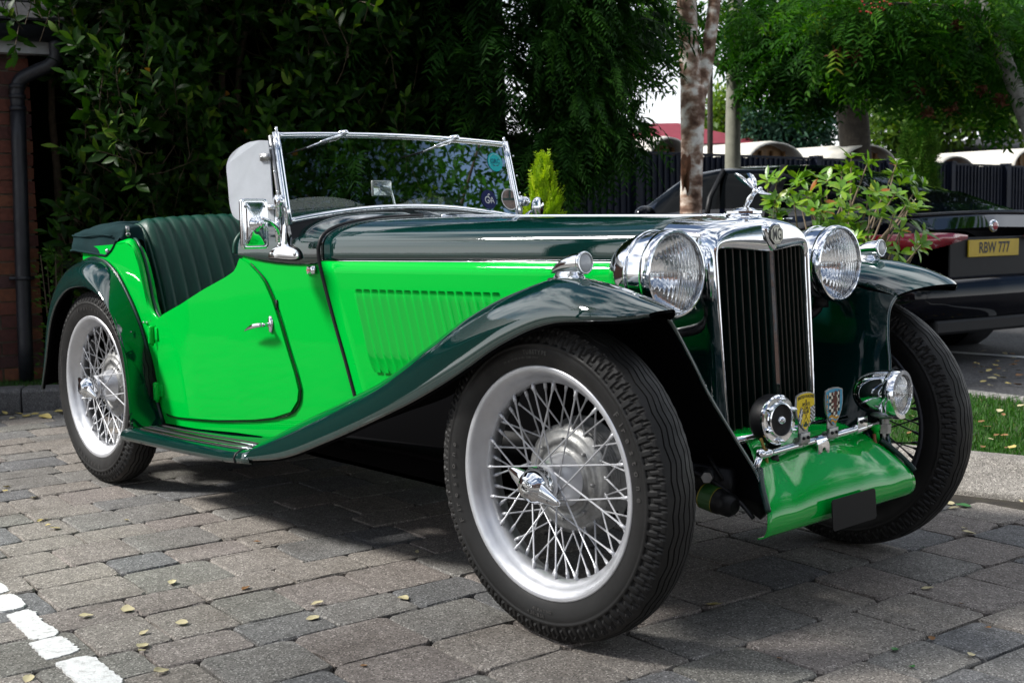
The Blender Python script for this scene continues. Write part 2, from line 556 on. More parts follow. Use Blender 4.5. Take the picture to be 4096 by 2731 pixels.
TH = R(-5.5)
cth, sth = math.cos(TH), math.sin(TH)
cells = []
pr_ = random.Random(21)
xx = -7.2
alt = 0
while xx < 4.2:
    wd = .222 if alt % 2 == 0 else .160
    if pr_.random() < .12: wd = .222 if wd < .2 else .160
    yy = -4.2 + pr_.uniform(0, .2)
    while yy < 2.6:
        ln = pr_.choice((.222, .222, .222, .245, .168, .205))
        cells.append((xx + wd / 2, yy + ln / 2, wd, ln))
        yy += ln
    xx += wd
    alt += 1
def project(p):
    d = Vector(p) - CAM_POS
    z = d.dot(fw)
    if z < .1: return None
    return 512 + 1210.07 * d.dot(rt) / z, 341 - 1210.07 * d.dot(up) / z, z
vis, rest = [], []
for (a, b, wd, ln) in cells:
    x, y = a * cth - b * sth, a * sth + b * cth
    if not in_bay(x, y, .10): continue
    ci = pr_.choices(range(6), (30, 13, 20, 18, 10, 9))[0]
    rec = (x, y, wd, ln, pr_.randrange(3), ci, pr_.uniform(-.0022, .0018), pr_.uniform(-.006, .006), pr_.uniform(-.008, .008))
    q = project((x, y, 0))
    hidden = -2.3 < x < -.2 and -.30 < y < .6
    if q and -40 < q[0] < 1064 and 300 < q[1] < 722 and not hidden: vis.append((q[2], rec))
    else: rest.append(rec)
vis.sort(key=lambda t: t[0])
rest += [r_ for _, r_ in vis[300:]]
for _, (x, y, wd, ln, var, ci, dz, t1, t2) in vis[:300]:
    me = paver_mesh(wd, ln, var, ci)[0]
    o = put('paver', me, paving, (x, y, dz))
    o.rotation_euler = (t1, t2, TH + t1)
bigV, bigF, bigM, n0 = [], [], [], 0
for (x, y, wd, ln, var, ci, dz, t1, t2) in rest:
    _, V, F = paver_mesh(wd, ln, var, ci)
    M_ = np.array(Matrix.Rotation(TH + t1, 3, 'Z'))
    bigV.append(V @ M_.T + [x, y, dz]); bigF += [tuple(i + n0 for i in f) for f in F]; bigM += [ci] * len(F); n0 += len(V)
po_ = put('paver_field', mesh_np('paver_field', np.concatenate(bigV), bigF, PMATS, bigM, smooth=False), paving)
tag(po_, kind='stuff')

# white painted bay line, one patch on each paver it crosses
LINE = mat('white road paint', (.80, .81, .80), .75)
L(LINE, ramp(LINE, world_noise(LINE, 55, 8, .75), [(.30, (.22, .21, .20)), (.40, (.52, .52, .51)), (.52, (.68, .69, .68))]), bsdf(LINE).inputs['Base Color'])
L(LINE, bump(LINE, world_noise(LINE, 180, 4), .5, .003), bsdf(LINE).inputs['Normal'])
LP = [[(-1.45, -1.345), (-1.32, -1.340), (-1.250, -1.352), (-1.243, -1.380), (-1.35, -1.40), (-1.45, -1.395)],
      [(-1.222, -1.400), (-1.215, -1.358), (-1.185, -1.352), (-1.093, -1.366), (-1.082, -1.395), (-1.09, -1.425), (-1.16, -1.428)],
      [(-1.050, -1.425), (-1.052, -1.373), (-.93, -1.381), (-.823, -1.389), (-.822, -1.440), (-.93, -1.437)],
      [(-.806, -1.460), (-.802, -1.392), (-.74, -1.391), (-.682, -1.398), (-.672, -1.430), (-.674, -1.470), (-.74, -1.466)],
      [(-.640, -1.467), (-.636, -1.408), (-.618, -1.391), (-.52, -1.397), (-.428, -1.410), (-.415, -1.44), (-.42, -1.482), (-.53, -1.472)],
      [(-.40, -1.485), (-.395, -1.415), (-.2, -1.43), (-.19, -1.50)]]
for pl in LP:
    pl = crv(pl + [pl[0]], 70)[:-1]
    pl = pl + nrg.normal(0, .0019, pl.shape)
    k = len(pl)
    V = np.concatenate([np.c_[pl, np.full(k, .0035)], np.c_[pl, np.full(k, -.002)]])
    if abs((np.roll(pl[:, 0], -1) * pl[:, 1] - pl[:, 0] * np.roll(pl[:, 1], -1)).sum()) > 0: pass
    area = (pl[:, 0] * np.roll(pl[:, 1], -1) - np.roll(pl[:, 0], -1) * pl[:, 1]).sum()
    f0 = tuple(range(k)) if area > 0 else tuple(reversed(range(k)))
    obj('painted_dash', (V, [f0] + [(i, k + i, k + (i + 1) % k, (i + 1) % k) for i in range(k)]), LINE, paving, smooth=False)

# raised bed behind the bay
CORNER = KA + KD * (((SA - KA) @ SN) / (KD @ SN))
def kp(t, off): return KA + KD * t + KN * off
def sp_(t, off): return SA + SDr * t + SN * off
tc_ = (CORNER - SA) @ SDr
tk_ = (CORNER - KA) @ KD
FARK = [(6.0, 2.75), (2.0, 2.86), (-.63, 2.99), (-.91, 3.03), (-2.2, 3.22), (-5.0, 4.1), (-9.0, 6.0)]
bedp = [tuple(kp(-6, .11)), tuple(kp(tk_ + .08, .11)), tuple(sp_(tc_ - .02, .13)), tuple(sp_(6.0, .13))] + FARK + [(-16, 4), (-14, -6)]
SOIL = mat('soil and turf', (.03, .05, .012), .95)
L(SOIL, ramp(SOIL, world_noise(SOIL, 14, 6), [(.3, (.016, .030, .006)), (.6, (.034, .062, .010)), (.8, (.05, .042, .02))]), bsdf(SOIL).inputs['Base Color'])
bed = obj('planting_bed', (np.array([(x, y, .085) for x, y in bedp]), [tuple(range(len(bedp)))]), SOIL, smooth=False)
tag(bed, kind='structure')
KERB = stone('kerb concrete', (.24, .225, .205), speck=330, grit=.3)
KERBD = stone('grey kerb concrete', (.115, .113, .115), speck=330, grit=.3)
FKERB = stone('far kerb concrete', (.26, .25, .23), speck=100)
def kerb_run(name, label, pts, prof, m, seg=.6, gap=.006):
    """pts: function t -> (x,y), normal points into the bed; prof: [(offset, z)]"""
    (o0, d0, n0_, t0, t1) = pts
    root = empty(name, (*(o0 + d0 * t0), 0), label, 'kerb')
    t = t0
    while t < t1 - .05:
        e = min(t1, t + seg)
        rows = []
        for tt in (t + gap / 2, e - gap / 2):
            rows.append([(*(o0 + d0 * tt + n0_ * a), z) for a, z in prof])
        V, F = loft(rows)
        k = len(prof)
        F += [tuple(reversed(range(k))), tuple(range(k, 2 * k))]
        obj('kerb_stone', (V, F), m, root, smooth=False, bevel=.008)
        t = e
    return root
kerb_run('kerb', 'grey concrete kerb behind the roadster, in front of the brick wall', (KA, KD, KN, -5.0, tk_ + .1), [(.0, -.03), (.0, .095), (.012, .115), (.11, .118), (.125, .11), (.13, -.03)], KERBD)
kerb_run('kerb', 'pale concrete kerb edging the grass at the right', (SA, SDr, SN, tc_, 6.0), [(-.012, -.03), (-.010, .004), (.085, .080), (.10, .096), (.118, .105), (.165, .108), (.18, .10), (.19, -.03)], KERB, .915)
fk = np.array(FARK)
rootk = empty('kerb', (fk[2][0], fk[2][1], 0), 'low pale kerb on the far side of the grass strip', 'kerb')
for i in range(len(fk) - 1):
    a, b = fk[i], fk[i + 1]
    ln = np.hypot(*(b - a)); d = (b - a) / ln; n_ = np.array([-d[1], d[0]])
    if n_[1] > 0: n_ = -n_
    ns = max(1, round(ln / .9))
    for j in range(ns):
        p0, p1 = a + d * (ln * j / ns + .004), a + d * (ln * (j + 1) / ns - .004)
        rows = [[(*(p - n_ * o_), z) for o_, z in ((-.13, -.05), (-.13, .098), (-.02, .10), (-.005, .09), (.0, -.08))] for p in (p0, p1)]
        V, F = loft(rows)
        obj('kerb_stone', (V, F + [(0, 1, 2, 3, 4), (9, 8, 7, 6, 5)]), FKERB, rootk, smooth=False)
wl = obj('road_line', (np.array([(-8, 5.60, -.055), (4, 5.78, -.055), (4, 5.88, -.055), (-8, 5.70, -.055)]), [(0, 1, 2, 3)]), LINE, road)

# ------------------------------------------------------------------ leaves: vectorised blades
def norm_(v): return v / (np.linalg.norm(v, axis=-1, keepdims=True) + 1e-9)
def blades(base, dr, nrm, ln, wd, fold=.25, curl=.25, prof=(0.0, .62, 1.0, .70, 0.0)):
    """leaf blades: n leaves each with len(prof) stations x 3 points; returns V, F(quads), leaf index per vertex"""
    n = len(base); S = len(prof)
    dr = norm_(dr); side = norm_(np.cross(dr, nrm)); nn_ = np.cross(side, dr)
    ln = np.broadcast_to(ln, (n,))[:, None]; wd = np.broadcast_to(wd, (n,))[:, None]
    curl = np.broadcast_to(curl, (n,))[:, None]
    V = np.empty((n, S, 3, 3), dtype=np.float32)
    for i, p in enumerate(prof):
        t = i / (S - 1)
        mid_ = base + dr * ln * t - nn_ * ln * curl * t * t
        hw_ = wd * .5 * p
        V[:, i, 1] = mid_
        V[:, i, 0] = mid_ - side * hw_ + nn_ * hw_ * fold
        V[:, i, 2] = mid_ + side * hw_ + nn_ * hw_ * fold
    f = []
    for i in range(S - 1):
        a = i * 3
        f += [(a, a + 1, a + 4, a + 3), (a + 1, a + 2, a + 5, a + 4)]
    f = np.array(f, dtype=np.int32)
    F = (f[None] + (np.arange(n, dtype=np.int32) * S * 3)[:, None, None]).reshape(-1, 4)
    return V.reshape(-1, 3), F, np.repeat(np.arange(n), S * 3)

def leaf_mesh(name, parts, m, tints):
    V = np.concatenate([p[0] for p in parts]); F = []; n = 0; T = []; ti = 0
    for (v, f, k) in parts:
        F.append(f + n); n += len(v)
        T.append(tints[ti][k]); ti += 1
    me = bpy.data.meshes.new(name)
    F = np.concatenate(F).astype(np.int32)
    me.vertices.add(len(V)); me.vertices.foreach_set('co', V.astype(np.float32).ravel())
    me.loops.add(F.size); me.loops.foreach_set('vertex_index', F.ravel())
    me.polygons.add(len(F)); me.polygons.foreach_set('loop_start', np.arange(0, F.size, 4, dtype=np.int32))
    me.polygons.foreach_set('use_smooth', np.ones(len(F), dtype=bool))
    me.update(calc_edges=True)
    at = me.attributes.new('tint', 'FLOAT', 'POINT'); at.data.foreach_set('value', np.concatenate(T).astype(np.float32))
    me.materials.append(m)
    return me

def leaf_mat(name, stops, rough=.35, trans=.3, spec=.5, vein=True):
    m = mat(name, stops[0][1], rough, spec=spec)
    a = N(m, 'ShaderNodeAttribute'); a.attribute_name = 'tint'
    c = ramp(m, a.outputs['Fac'], stops)
    L(m, c, bsdf(m).inputs['Base Color'])
    L(m, bump(m, world_noise(m, 90, 3), .25, .004), bsdf(m).inputs['Normal'])
    o_ = m.node_tree.nodes['Material Output']
    tl = N(m, 'ShaderNodeBsdfTranslucent')
    cc = mixc(m, 1.0, c, (1.25, 1.35, .5), 'MULTIPLY')
    L(m, cc, tl.inputs[0])
    ms = N(m, 'ShaderNodeMixShader'); ms.inputs[0].default_value = trans
    L(m, bsdf(m).outputs[0], ms.inputs[1]); L(m, tl.outputs[0], ms.inputs[2])
    L(m, ms.outputs[0], o_.inputs[0])
    return m
def rdir(n):
    return norm_(nrg.normal(size=(n, 3)))

# grass on the strip
GRASS = leaf_mat('grass blades', [(0, (.018, .075, .006)), (.5, (.030, .125, .008)), (.85, (.055, .16, .012)), (1, (.16, .14, .04))], .6, .35)
gx, gy = [], []
while len(gx) < 26000:
    x, y = rng.uniform(-1.7, .9), rng.uniform(1.3, 3.1)
    p = np.array([x, y])
    if (p - SA) @ SN > .19 and y < np.interp(-x, [-2, .63, .91, 2.2], [2.86, 2.99, 3.03, 3.22]) - .12: gx.append(x); gy.append(y)
for _ in range(2600):
    t, o_ = rng.uniform(-2.0, .6), rng.uniform(.14, .55)
    p = kp(t, o_); gx.append(p[0]); gy.append(p[1])
n = len(gx)
base = np.c_[gx, gy, np.full(n, .084)]
dr = nrg.normal(0, .38, (n, 3)); dr[:, 2] = 1
pt = blades(base, dr, rdir(n), nrg.uniform(.016, .040, n), nrg.uniform(.003, .0055, n), .1, nrg.uniform(0, .5, n), (1, .8, 0))
g_ = put('grass', leaf_mesh('grass', [pt], GRASS, [np.clip(nrg.normal(.45, .22, n), 0, 1)]))
tag(g_, 'short bright green grass beside the pale kerb', 'grass', kind='stuff')
# ------------------------------------------------------------------ the roadster
CAR = empty('vintage_roadster', (0, 0, 0), 'open two-tone green vintage roadster with wire wheels parked on the block paving', 'car')
HX = [-2.75, -2.4, -2.1, -1.8, -1.55, -1.3, -1.11, 0.0]
HY = [.545, .565, .565, .545, .508, .465, .43, .20]
_hx = np.linspace(-2.95, 0.2, 400)
_hk = np.exp(-np.linspace(-2, 2, 21) ** 2); _hk /= _hk.sum()
_hp = np.interp(np.r_[[-2.95 - .0079 * i for i in range(10, 0, -1)], _hx, [0.2 + .0079 * i for i in range(1, 11)]], HX + [0.3], HY + [.138])
_hv = np.convolve(_hp, _hk, 'valid')
def hw(x, z):
    t = max(0.0, (0.8 - z) / 0.55)
    return float(np.interp(x, _hx, _hv)) - 0.02 * t ** 1.5
def P(x, z, off=0.0):
    return (x, -(hw(x, z) + off), z)

def patch(xs, zlo, zhi, off, nz=16, skirt=None):
    """panel lying on the body side between two height curves; optional skirt turns its border inwards"""
    rows = []
    for x in xs:
        a, b = zlo(x), zhi(x)
        rows.append([P(x, a + (b - a) * j / nz, off) for j in range(nz + 1)])
    V, F = loft(rows)
    if skirt:
        n, m = len(xs), nz + 1
        ring = [(i, 0) for i in range(n)] + [(n - 1, j) for j in range(1, m)] + [(i, m - 1) for i in range(n - 2, -1, -1)] + [(0, j) for j in range(m - 2, 0, -1)]
        idx = [i * m + j for i, j in ring]
        V = list(map(tuple, V))
        base = len(V)
        for k in idx: V.append((V[k][0], V[k][1] + skirt, V[k][2]))
        q = len(idx)
        F = F + [(idx[k], base + k, base + (k + 1) % q, idx[(k + 1) % q]) for k in range(q)]
    return np.array(V), F

def both(name, VF, m, parent=None, **kw):
    a = obj(name, VF, m, parent or CAR, **kw)
    b = obj(name, VF, m, parent or CAR, mirror=True, **kw)
    return a, b

# ---- bonnet
def zt_bonnet(x): return itp(x, [-1.15, 0.03], [0.949, 0.931])
def section(x, zt, z0, zc, n=26, ex=2.7, hh=None):
    h_ = hh if hh is not None else hw(x, 0.83)
    pts = [(x, -h_, z0), (x, -h_, (z0 + zc) / 2)]
    for k in range(n + 1):
        a = math.pi / 2 * k / n
        pts.append((x, -h_ * max(0, math.cos(a)) ** (2 / ex), zc + (zt - zc) * math.sin(a) ** (2 / ex)))
    return pts
rows = []
for x in np.linspace(-1.128, -0.02, 24):
    rows.append(section(x, zt_bonnet(x), 0.824, 0.858))
both('bonnet_top', loft(rows), DARK_GREEN, solid=0.003)
obj('centre_hinge', tube([(x, 0, zt_bonnet(x) + 0.002) for x in np.linspace(-1.114, 0.035, 12)], 0.0048, 8), CHROME, CAR)
obj('hinge_end', tube([(-1.117, 0, zt_bonnet(-1.11) + .001), (-1.10, 0, zt_bonnet(-1.1) + .001)], 0.0075, 10), CHROME, CAR)
def shut_x(z): return itp(z, [0.40, 0.432, 0.531, 0.624, 0.741, 0.819, 0.87], [-1.026, -1.034, -1.061, -1.09, -1.125, -1.147, -1.15]) + 0.006
rows = []
for t in np.linspace(0, 1, 20):
    rows.append([P(shut_x(z) + (-0.02 - shut_x(z)) * t, z, 0.003) for z in [max(zz, itp(shut_x(zz) + (-0.02 - shut_x(zz)) * t, [-1.05, -.75, -.57, -.39, -.22, -.1], [.41, .46, .53, .63, .69, .72])) for zz in np.linspace(0.36, 0.823, 14)]])
sideR, sideL = both('bonnet_side', loft(rows), LIGHT_GREEN, solid=0.003)
both('side_hinge_strip', tube([P(x, 0.8235, 0.004) for x in np.linspace(-1.138, -0.03, 12)], 0.0017, 6), CHROME)
# louvres: one pressed louvre, repeated
SL = -0.25
def louvre_mesh(mirror):
    ln, wd, hi = 0.238, 0.0250, 0.0115
    rows = []
    for i in range(17):
        t = i / 16
        z = 0.743 - ln * t
        x0 = SL * (z - 0.743)
        e = min(1.0, (1 - t) * 5.0) ** .7 * min(1.0, .35 + t * 14)
        row = []
        for (b, d) in ((0.0, 0), (0.2, .16), (0.45, .42), (0.70, .74), (0.86, .95), (0.95, 1.0), (1.0, .97), (1.0, .35), (.98, -.1)):
            xx = x0 + wd * (0.5 - b)
            row.append((xx, 0.2075 * xx - hi * d * e, z))
        rows.append(row)
    V, F = loft(rows)
    k = len(rows[0])
    mi = [1 if j >= 7 else 0 for i in range(16) for j in range(k - 1)]  # near-black faces stand for the shade inside the opening
    F = F + [tuple(range(k))]
    mi.append(1)
    if mirror: V = V * [1, -1, 1]; F = [tuple(reversed(f)) for f in F]
    return mesh_np('louvre', V, F, [LIGHT_GREEN, DARK], mi)
for mir, par in ((False, sideR), (True, sideL)):
    me = louvre_mesh(mir)
    for k in range(17):
        x = -0.989 + 0.0304 * k
        y = -(hw(x, 0.70) + 0.0045) * (-1 if mir else 1)
        put('louvre', me, par, (x, y, 0))
# black rubber strip on the scuttle joint
st = [P(shut_x(z) - 0.004, z, 0.004) for z in np.linspace(0.40, 0.86, 14)]
st += [q for q in section(-1.143, zt_bonnet(-1.14) + .001, 0.87, 0.862)[3:28]]
st[14:] = [(x, y * 1.008, z + .002) for x, y, z in st[14:]]
both('scuttle_joint_strip', tube(crv(st, 60), 0.0065, 8), BLACK)

# ---- scuttle (dark green) with windscreen foot strip
SCB = [(-1.54, .842), (-1.501, .837), (-1.459, .829), (-1.399, .821), (-1.34, .815), (-1.282, .812), (-1.227, .811), (-1.13, .813)]
def scb(x): return itp(x, [a for a, _ in SCB], [b for _, b in SCB])
def zt_sc(x): return itp(x, [-1.53, -1.48, -1.36, -1.25, -1.20, -1.13], [0.965, 0.985, 0.985, 0.966, 0.956, 0.948])
rows = []
for x in np.linspace(-1.53, -1.134, 22):
    k = max(0, (-1.42 - x) / 0.11)
    rows.append(section(x, zt_sc(x) - 0.0 * k, scb(x), 0.858 - .012 * k, ex=2.75))
both('scuttle', loft(rows), DARK_GREEN, solid=0.004)
ed = [(x, y, z + .003) for x, y, z in section(-1.53, zt_sc(-1.53), .842, .846)]
both('scuttle_edge_roll', tube(ed, 0.009, 8), LEATHER)

# ---- green body sides: scuttle side, sill, rear quarter
WP = [(-2.66, .775), (-2.62, .797), (-2.577, .811), (-2.48, .823), (-2.41, .818), (-2.353, .808), (-2.272, .769), (-2.198, .703), (-2.137, .634), (-2.085, .543), (-2.055, .447), (-2.046, .396), (-2.034, .323), (-2.007, .255)]
def zbot(x):
    if x > -2.007: return itp(x, [-2.007, -1.796, -1.591, -1.423, -1.2, -1.0], [.255, .257, .265, .266, .32, .42])
    return itp(x, [a for a, _ in WP], [b for _, b in WP]) - 0.012
DT = [(-1.998, .606), (-1.975, .622), (-1.939, .638), (-1.818, .677), (-1.69, .728), (-1.57, .77), (-1.53, .788), (-1.513, .806), (-1.5, .83), (-1.459, .813), (-1.409, .776), (-1.389, .756), (-1.358, .704), (-1.33, .634), (-1.303, .553), (-1.276, .477), (-1.265, .43)]
DB = [(-1.998, .31), (-1.985, .293), (-1.901, .288), (-1.677, .299), (-1.481, .319), (-1.388, .334), (-1.306, .359), (-1.273, .395), (-1.265, .428)]
FOLD = [(-1.995, .612), (-2.019, .622), (-2.06, .657), (-2.081, .726), (-2.104, .796), (-2.141, .861), (-2.194, .879), (-2.33, .872), (-2.66, .86)]
def ztop(x):
    if x > -1.50: return scb(x) + 0.004
    if x > -1.995: return itp(x, [a for a, _ in DT], [b for _, b in DT]) - 0.012
    return itp(-x, [-a for a, _ in FOLD], [b for _, b in FOLD])
xs = np.unique(np.r_[np.linspace(-2.61, -2.2, 26), np.linspace(-2.2, -1.99, 40), np.linspace(-1.99, -1.55, 18), np.linspace(-1.55, -1.0, 30)])
both('body_side', patch(xs, zbot, ztop, -0.002, 22), LIGHT_GREEN)
# rolled cockpit rail on the quarter
RAIL = [(-1.99, -.545, .612), (-2.027, -.54, .629), (-2.055, -.535, .647), (-2.088, -.53, .689), (-2.109, -.53, .755), (-2.141, -.53, .825), (-2.169, -.53, .864), (-2.211, -.525, .888), (-2.29, -.515, .884)]
FD = [P(x, z, -.002) for x, z in [(-1.985, .606), (-2.019, .621), (-2.06, .656), (-2.081, .726), (-2.104, .796), (-2.136, .855), (-2.165, .872), (-2.194, .879), (-2.295, .875)]]
f1, r1 = crv(FD, 48), crv(RAIL, 48)
bulge = np.array([0, -0.0, 0.0])
rows = [f1, f1 * .72 + r1 * .28 + [0.006, -.004, .006], f1 * .35 + r1 * .65 + [0.008, -.003, .008], r1, r1 + [0.012, .02, -.02]]
both('quarter_roll', loft(rows), LIGHT_GREEN)
both('cockpit_piping', tube(r1 + [0.004, 0.004, 0.002], 0.0055, 8), LEATHER)
# ---- door
dx = np.unique(np.r_[np.linspace(-1.998, -1.96, 5), np.linspace(-1.96, -1.56, 22), np.linspace(-1.56, -1.48, 14), np.linspace(-1.48, -1.30, 26), np.linspace(-1.30, -1.265, 10)])
dtop = lambda x: itp(x, [a for a, _ in DT], [b for _, b in DT])
dbot = lambda x: itp(x, [a for a, _ in DB], [b for _, b in DB])
gap_ = [P(x, z, .0022) for x, z in [(x - .003, z) for x, z in DB[:1]] + [(x, z - .004) for x, z in DB[1:-2]] + [(x + .004, z - .003) for x, z in DB[-2:]] + [(x + .005, z + .001) for x, z in reversed(DT[9:])]]
both('gap_shade_line', tube(crv(gap_, 70), .0019, 6), BLACK)  # black tube standing in for the shade in the shut gap
doorR, doorL = both('door', patch(dx, dbot, dtop, 0.008, 22, skirt=0.03), LIGHT_GREEN, sharp=40)
for mir, par in ((False, doorR), (True, doorL)):
    for (hx, hz) in ((-2.015, .562), (-2.012, .366)):
        y = hw(hx, hz)
        c = tube([(hx, -y - .015, hz - .036), (hx, -y - .015, hz - .027), (hx, -y - .015, hz - .027), (hx, -y - .015, hz + .030), (hx, -y - .015, hz + .034)], [.006, .007, .0125, .0125, .007], 12)
        lf = box((hx + .018, -hw(hx + .018, hz) - .008, hz + .006), (.030, .009, .042))
        obj('hinge', join(c, lf), LIGHT_GREEN, par, mirror=mir, bevel=.0015)
    hx, hz = -1.368, .627
    y = hw(hx, hz) + .008
    esc = lathe([(0.0, .006), (.010, .006), (.0125, .003), (.013, 0)], (hx, -y, hz), (0, -1, 0), 20)
    esc[0][:, 2] = hz + (esc[0][:, 2] - hz) * 2.1
    stem = tube([(hx, -y, hz), (hx, -y - .02, hz), (hx, -y - .035, hz - .001)], [.008, .006, .0065], 12)
    lever = tube(crv([(hx + .006, -y - .035, hz + .001), (hx - .024, -y - .041, hz - .003), (hx - .055, -y - .043, hz - .011), (hx - .092, -y - .044, hz - .024)], 10), [.0068, .0075, .0082, .0086, .0085, .0078, .0066, .005, .003, .001], 12)
    obj('door_handle', join(esc, stem, lever), CHROME, par, mirror=mir)
    obj('door_top_trim', tube([P(x, dtop(x) + .001, -.006) for x in np.linspace(-1.97, -1.55, 20)], .004, 6), BLACK, par, mirror=mir)
both('tonneau_stud', lathe([(0, .016), (.004, .016), (.005, .012), (.003, .008), (.006, .004), (.006, 0)], P(-2.071, .603, -.002), (0, -1, .1), 12), CHROME)
both('striker_pad', box(P(-1.345, .688, .0), (.006, .006, .03)), BLACK)
both('striker_pad', box(P(-1.277, .462, .0), (.006, .006, .03)), BLACK)

# ---- enamel flag on the scuttle
fx, fz = -1.181, .796
fl = CARF = None
def flag_quad(a0, b0, a1, b1, wd, off):
    d = math.hypot(a1 - a0, b1 - b0); nx, nz_ = -(b1 - b0) / d * wd / 2, (a1 - a0) / d * wd / 2
    return [P(fx + a0 + nx, fz + b0 + nz_, off), P(fx + a1 + nx, fz + b1 + nz_, off), P(fx + a1 - nx, fz + b1 - nz_, off), P(fx + a0 - nx, fz + b0 - nz_, off)]
fb = prism([(-.021, -.0125), (.021, -.0105), (.022, .0125), (-.020, .0105)], P(fx, fz, .0035), (1, 0, 0), (0, 0, 1), .003)
flag = obj('enamel_flag', fb, CHROME, CAR)
q = lambda pts: (np.array([P(fx + a, fz + b, o) for a, b, o in pts]), [(0, 1, 2, 3)])
obj('flag_field', q([(-.0195, -.0112, .0042), (.0195, -.0092, .0042), (.0205, .0112, .0042), (-.0185, .0092, .0042)]), NAVY, flag, smooth=False)
obj('flag_white', join(*[(np.array(v), [(0, 1, 2, 3)]) for v in (flag_quad(-.018, -.0095, .018, .0095, .0042, .0046), flag_quad(-.018, .0085, .018, -.0082, .0042, .0047), flag_quad(-.0195, -.001, .0195, .001, .0072, .0049), flag_quad(0, -.0105, 0, .0105, .0072, .0050))]), WHITE, flag, smooth=False)
obj('flag_red', join(*[(np.array(v), [(0, 1, 2, 3)]) for v in (flag_quad(-.018, -.0095, .018, .0095, .0014, .0048), flag_quad(-.018, .0085, .018, -.0082, .0014, .00485), flag_quad(-.0195, -.001, .0195, .001, .0042, .0052), flag_quad(0, -.0105, 0, .0105, .0042, .0053))]), UKRED, flag, smooth=False)

# ---- fenders
FS = [  # lip, crest, inner for stations from the nose back
 ((.300, -.608, .740), (.308, -.560, .746), (.216, -.452, .718)),
 ((.275, -.652, .735), (.272, -.575, .762), (.205, -.45, .721)),
 ((.20, -.685, .732), (.19, -.592, .789), (.15, -.45, .735)),
 ((.084, -.69, .719), (.06, -.60, .808), (.05, -.45, .745)),
 ((-.054, -.69, .67), (-.08, -.60, .777), (-.08, -.445, .715)),
 ((-.205, -.69, .592), (-.2305, -.60, .723), (-.22, -.435, .655)),
 ((-.37, -.69, .516), (-.397, -.60, .637), (-.39, -.425, .57)),
 ((-.552, -.69, .444), (-.579, -.60, .541), (-.57, -.42, .48)),
 ((-.752, -.69, .37), (-.75, -.60, .472), (-.75, -.425, .42)),
 ((-.973, -.69, .298), (-.96, -.593, .395), (-.96, -.435, .35)),
 ((-1.178, -.69, .262), (-1.165, -.575, .316), (-1.17, -.45, .285)),
]
n_st = 60
lip = crv([a for a, _, _ in FS], n_st); cre = crv([b for _, b, _ in FS], n_st); inn = crv([c for _, _, c in FS], n_st)
rows = []
for a, b, c in zip(lip, cre, inn):
    row = [a + [0, .010, -.004], a + [0, .003, -.006]]
    for k in range(0, 11):
        t = math.pi / 2 * k / 10
        row.append((a[0] + (b[0] - a[0]) * t / (math.pi / 2), a[1] + (b[1] - a[1]) * (1 - math.cos(t)), a[2] + (b[2] - a[2]) * math.sin(t)))
    for k in range(9, -1, -1):
        t = math.pi / 2 * k / 10
        row.append((c[0] + (b[0] - c[0]) * t / (math.pi / 2), c[1] + (b[1] - c[1]) * (1 - math.cos(t)), c[2] + (b[2] - c[2]) * math.sin(t)))
    rows.append(row)
ff = both('front_fender', loft(rows), DARK_GREEN)
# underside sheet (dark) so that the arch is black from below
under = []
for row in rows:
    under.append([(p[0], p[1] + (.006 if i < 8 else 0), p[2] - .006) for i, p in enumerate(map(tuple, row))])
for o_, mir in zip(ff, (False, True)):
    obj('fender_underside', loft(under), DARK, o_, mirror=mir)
# inner panel
fe = [(.216, -.452, .718), (.213, -.427, .691), (.216, -.413, .669), (.233, -.384, .606), (.251, -.364, .55), (.28, -.310, .45), (.312, -.268, .36), (.345, -.285, .31)]
mid = [(.05, -.45, .745), (.05, -.435, .70), (.05, -.425, .67), (.06, -.395, .60), (.07, -.37, .54), (.08, -.315, .44), (.09, -.268, .36), (.10, -.26, .31)]
bk = [(-.24, -.437, .645), (-.24, -.42, .62), (-.24, -.41, .59), (-.24, -.39, .54), (-.24, -.375, .48), (-.24, -.36, .41), (-.24, -.35, .35), (-.24, -.345, .29)]
rows = [crv(fe, 30), crv(fe, 30) * .55 + crv(mid, 30) * .45 + [0, 0.012, 0], crv(mid, 30), crv(mid, 30) * .5 + crv(bk, 30) * .5 + [0, 0.01, 0], crv(bk, 30)]
G = np.array([crv(np.array(rows)[:, j], 16) for j in range(30)])
for o_, mir in zip(ff, (False, True)):
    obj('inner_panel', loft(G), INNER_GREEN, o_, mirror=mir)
    obj('inner_panel_back', loft(G + [0, -.006, 0]), DARK, o_, mirror=mir)
    obj('fender_edge_bead', tube(crv(fe, 30), .005, 6), DARK_GREEN, o_, mirror=mir)
    obj('apron_piping', tube(crv([(.30, -.245, .375), (.325, -.272, .345), (.352, -.293, .312), (.362, -.299, .298)], 12), .007, 8), GRILLE_GREEN, o_, mirror=mir)

LR0 = [(-2.732, .326), (-2.679, .429), (-2.609, .586), (-2.543, .66), (-2.446, .712), (-2.339, .729), (-2.255, .728), (-2.161, .704), (-2.086, .664), (-2.018, .589), (-1.982, .513), (-1.962, .418), (-1.951, .322), (-1.947, .228)]
kk = 1.0146
LR = [(1.904 + (x - 1.904) * kk, -.665, .925 + (z - .925) * kk) for x, z in LR0]
lr = crv([LR[0]] + LR[1:], 56)
IR = [(-2.80, .34), (-2.805, .47), (-2.785, .60), (-2.725, .715)] + [q for q in WP[0:]]
ir = crv([P(x, z, .002) for x, z in IR], 56)
def resample(c, n):
    d = np.r_[0, np.cumsum(np.linalg.norm(np.diff(c, axis=0), axis=1))]
    t = np.linspace(0, d[-1], n)
    return np.stack([np.interp(t, d, c[:, i]) for i in range(3)], 1)
lr, ir = resample(lr, 56), resample(ir, 56)
rows = []
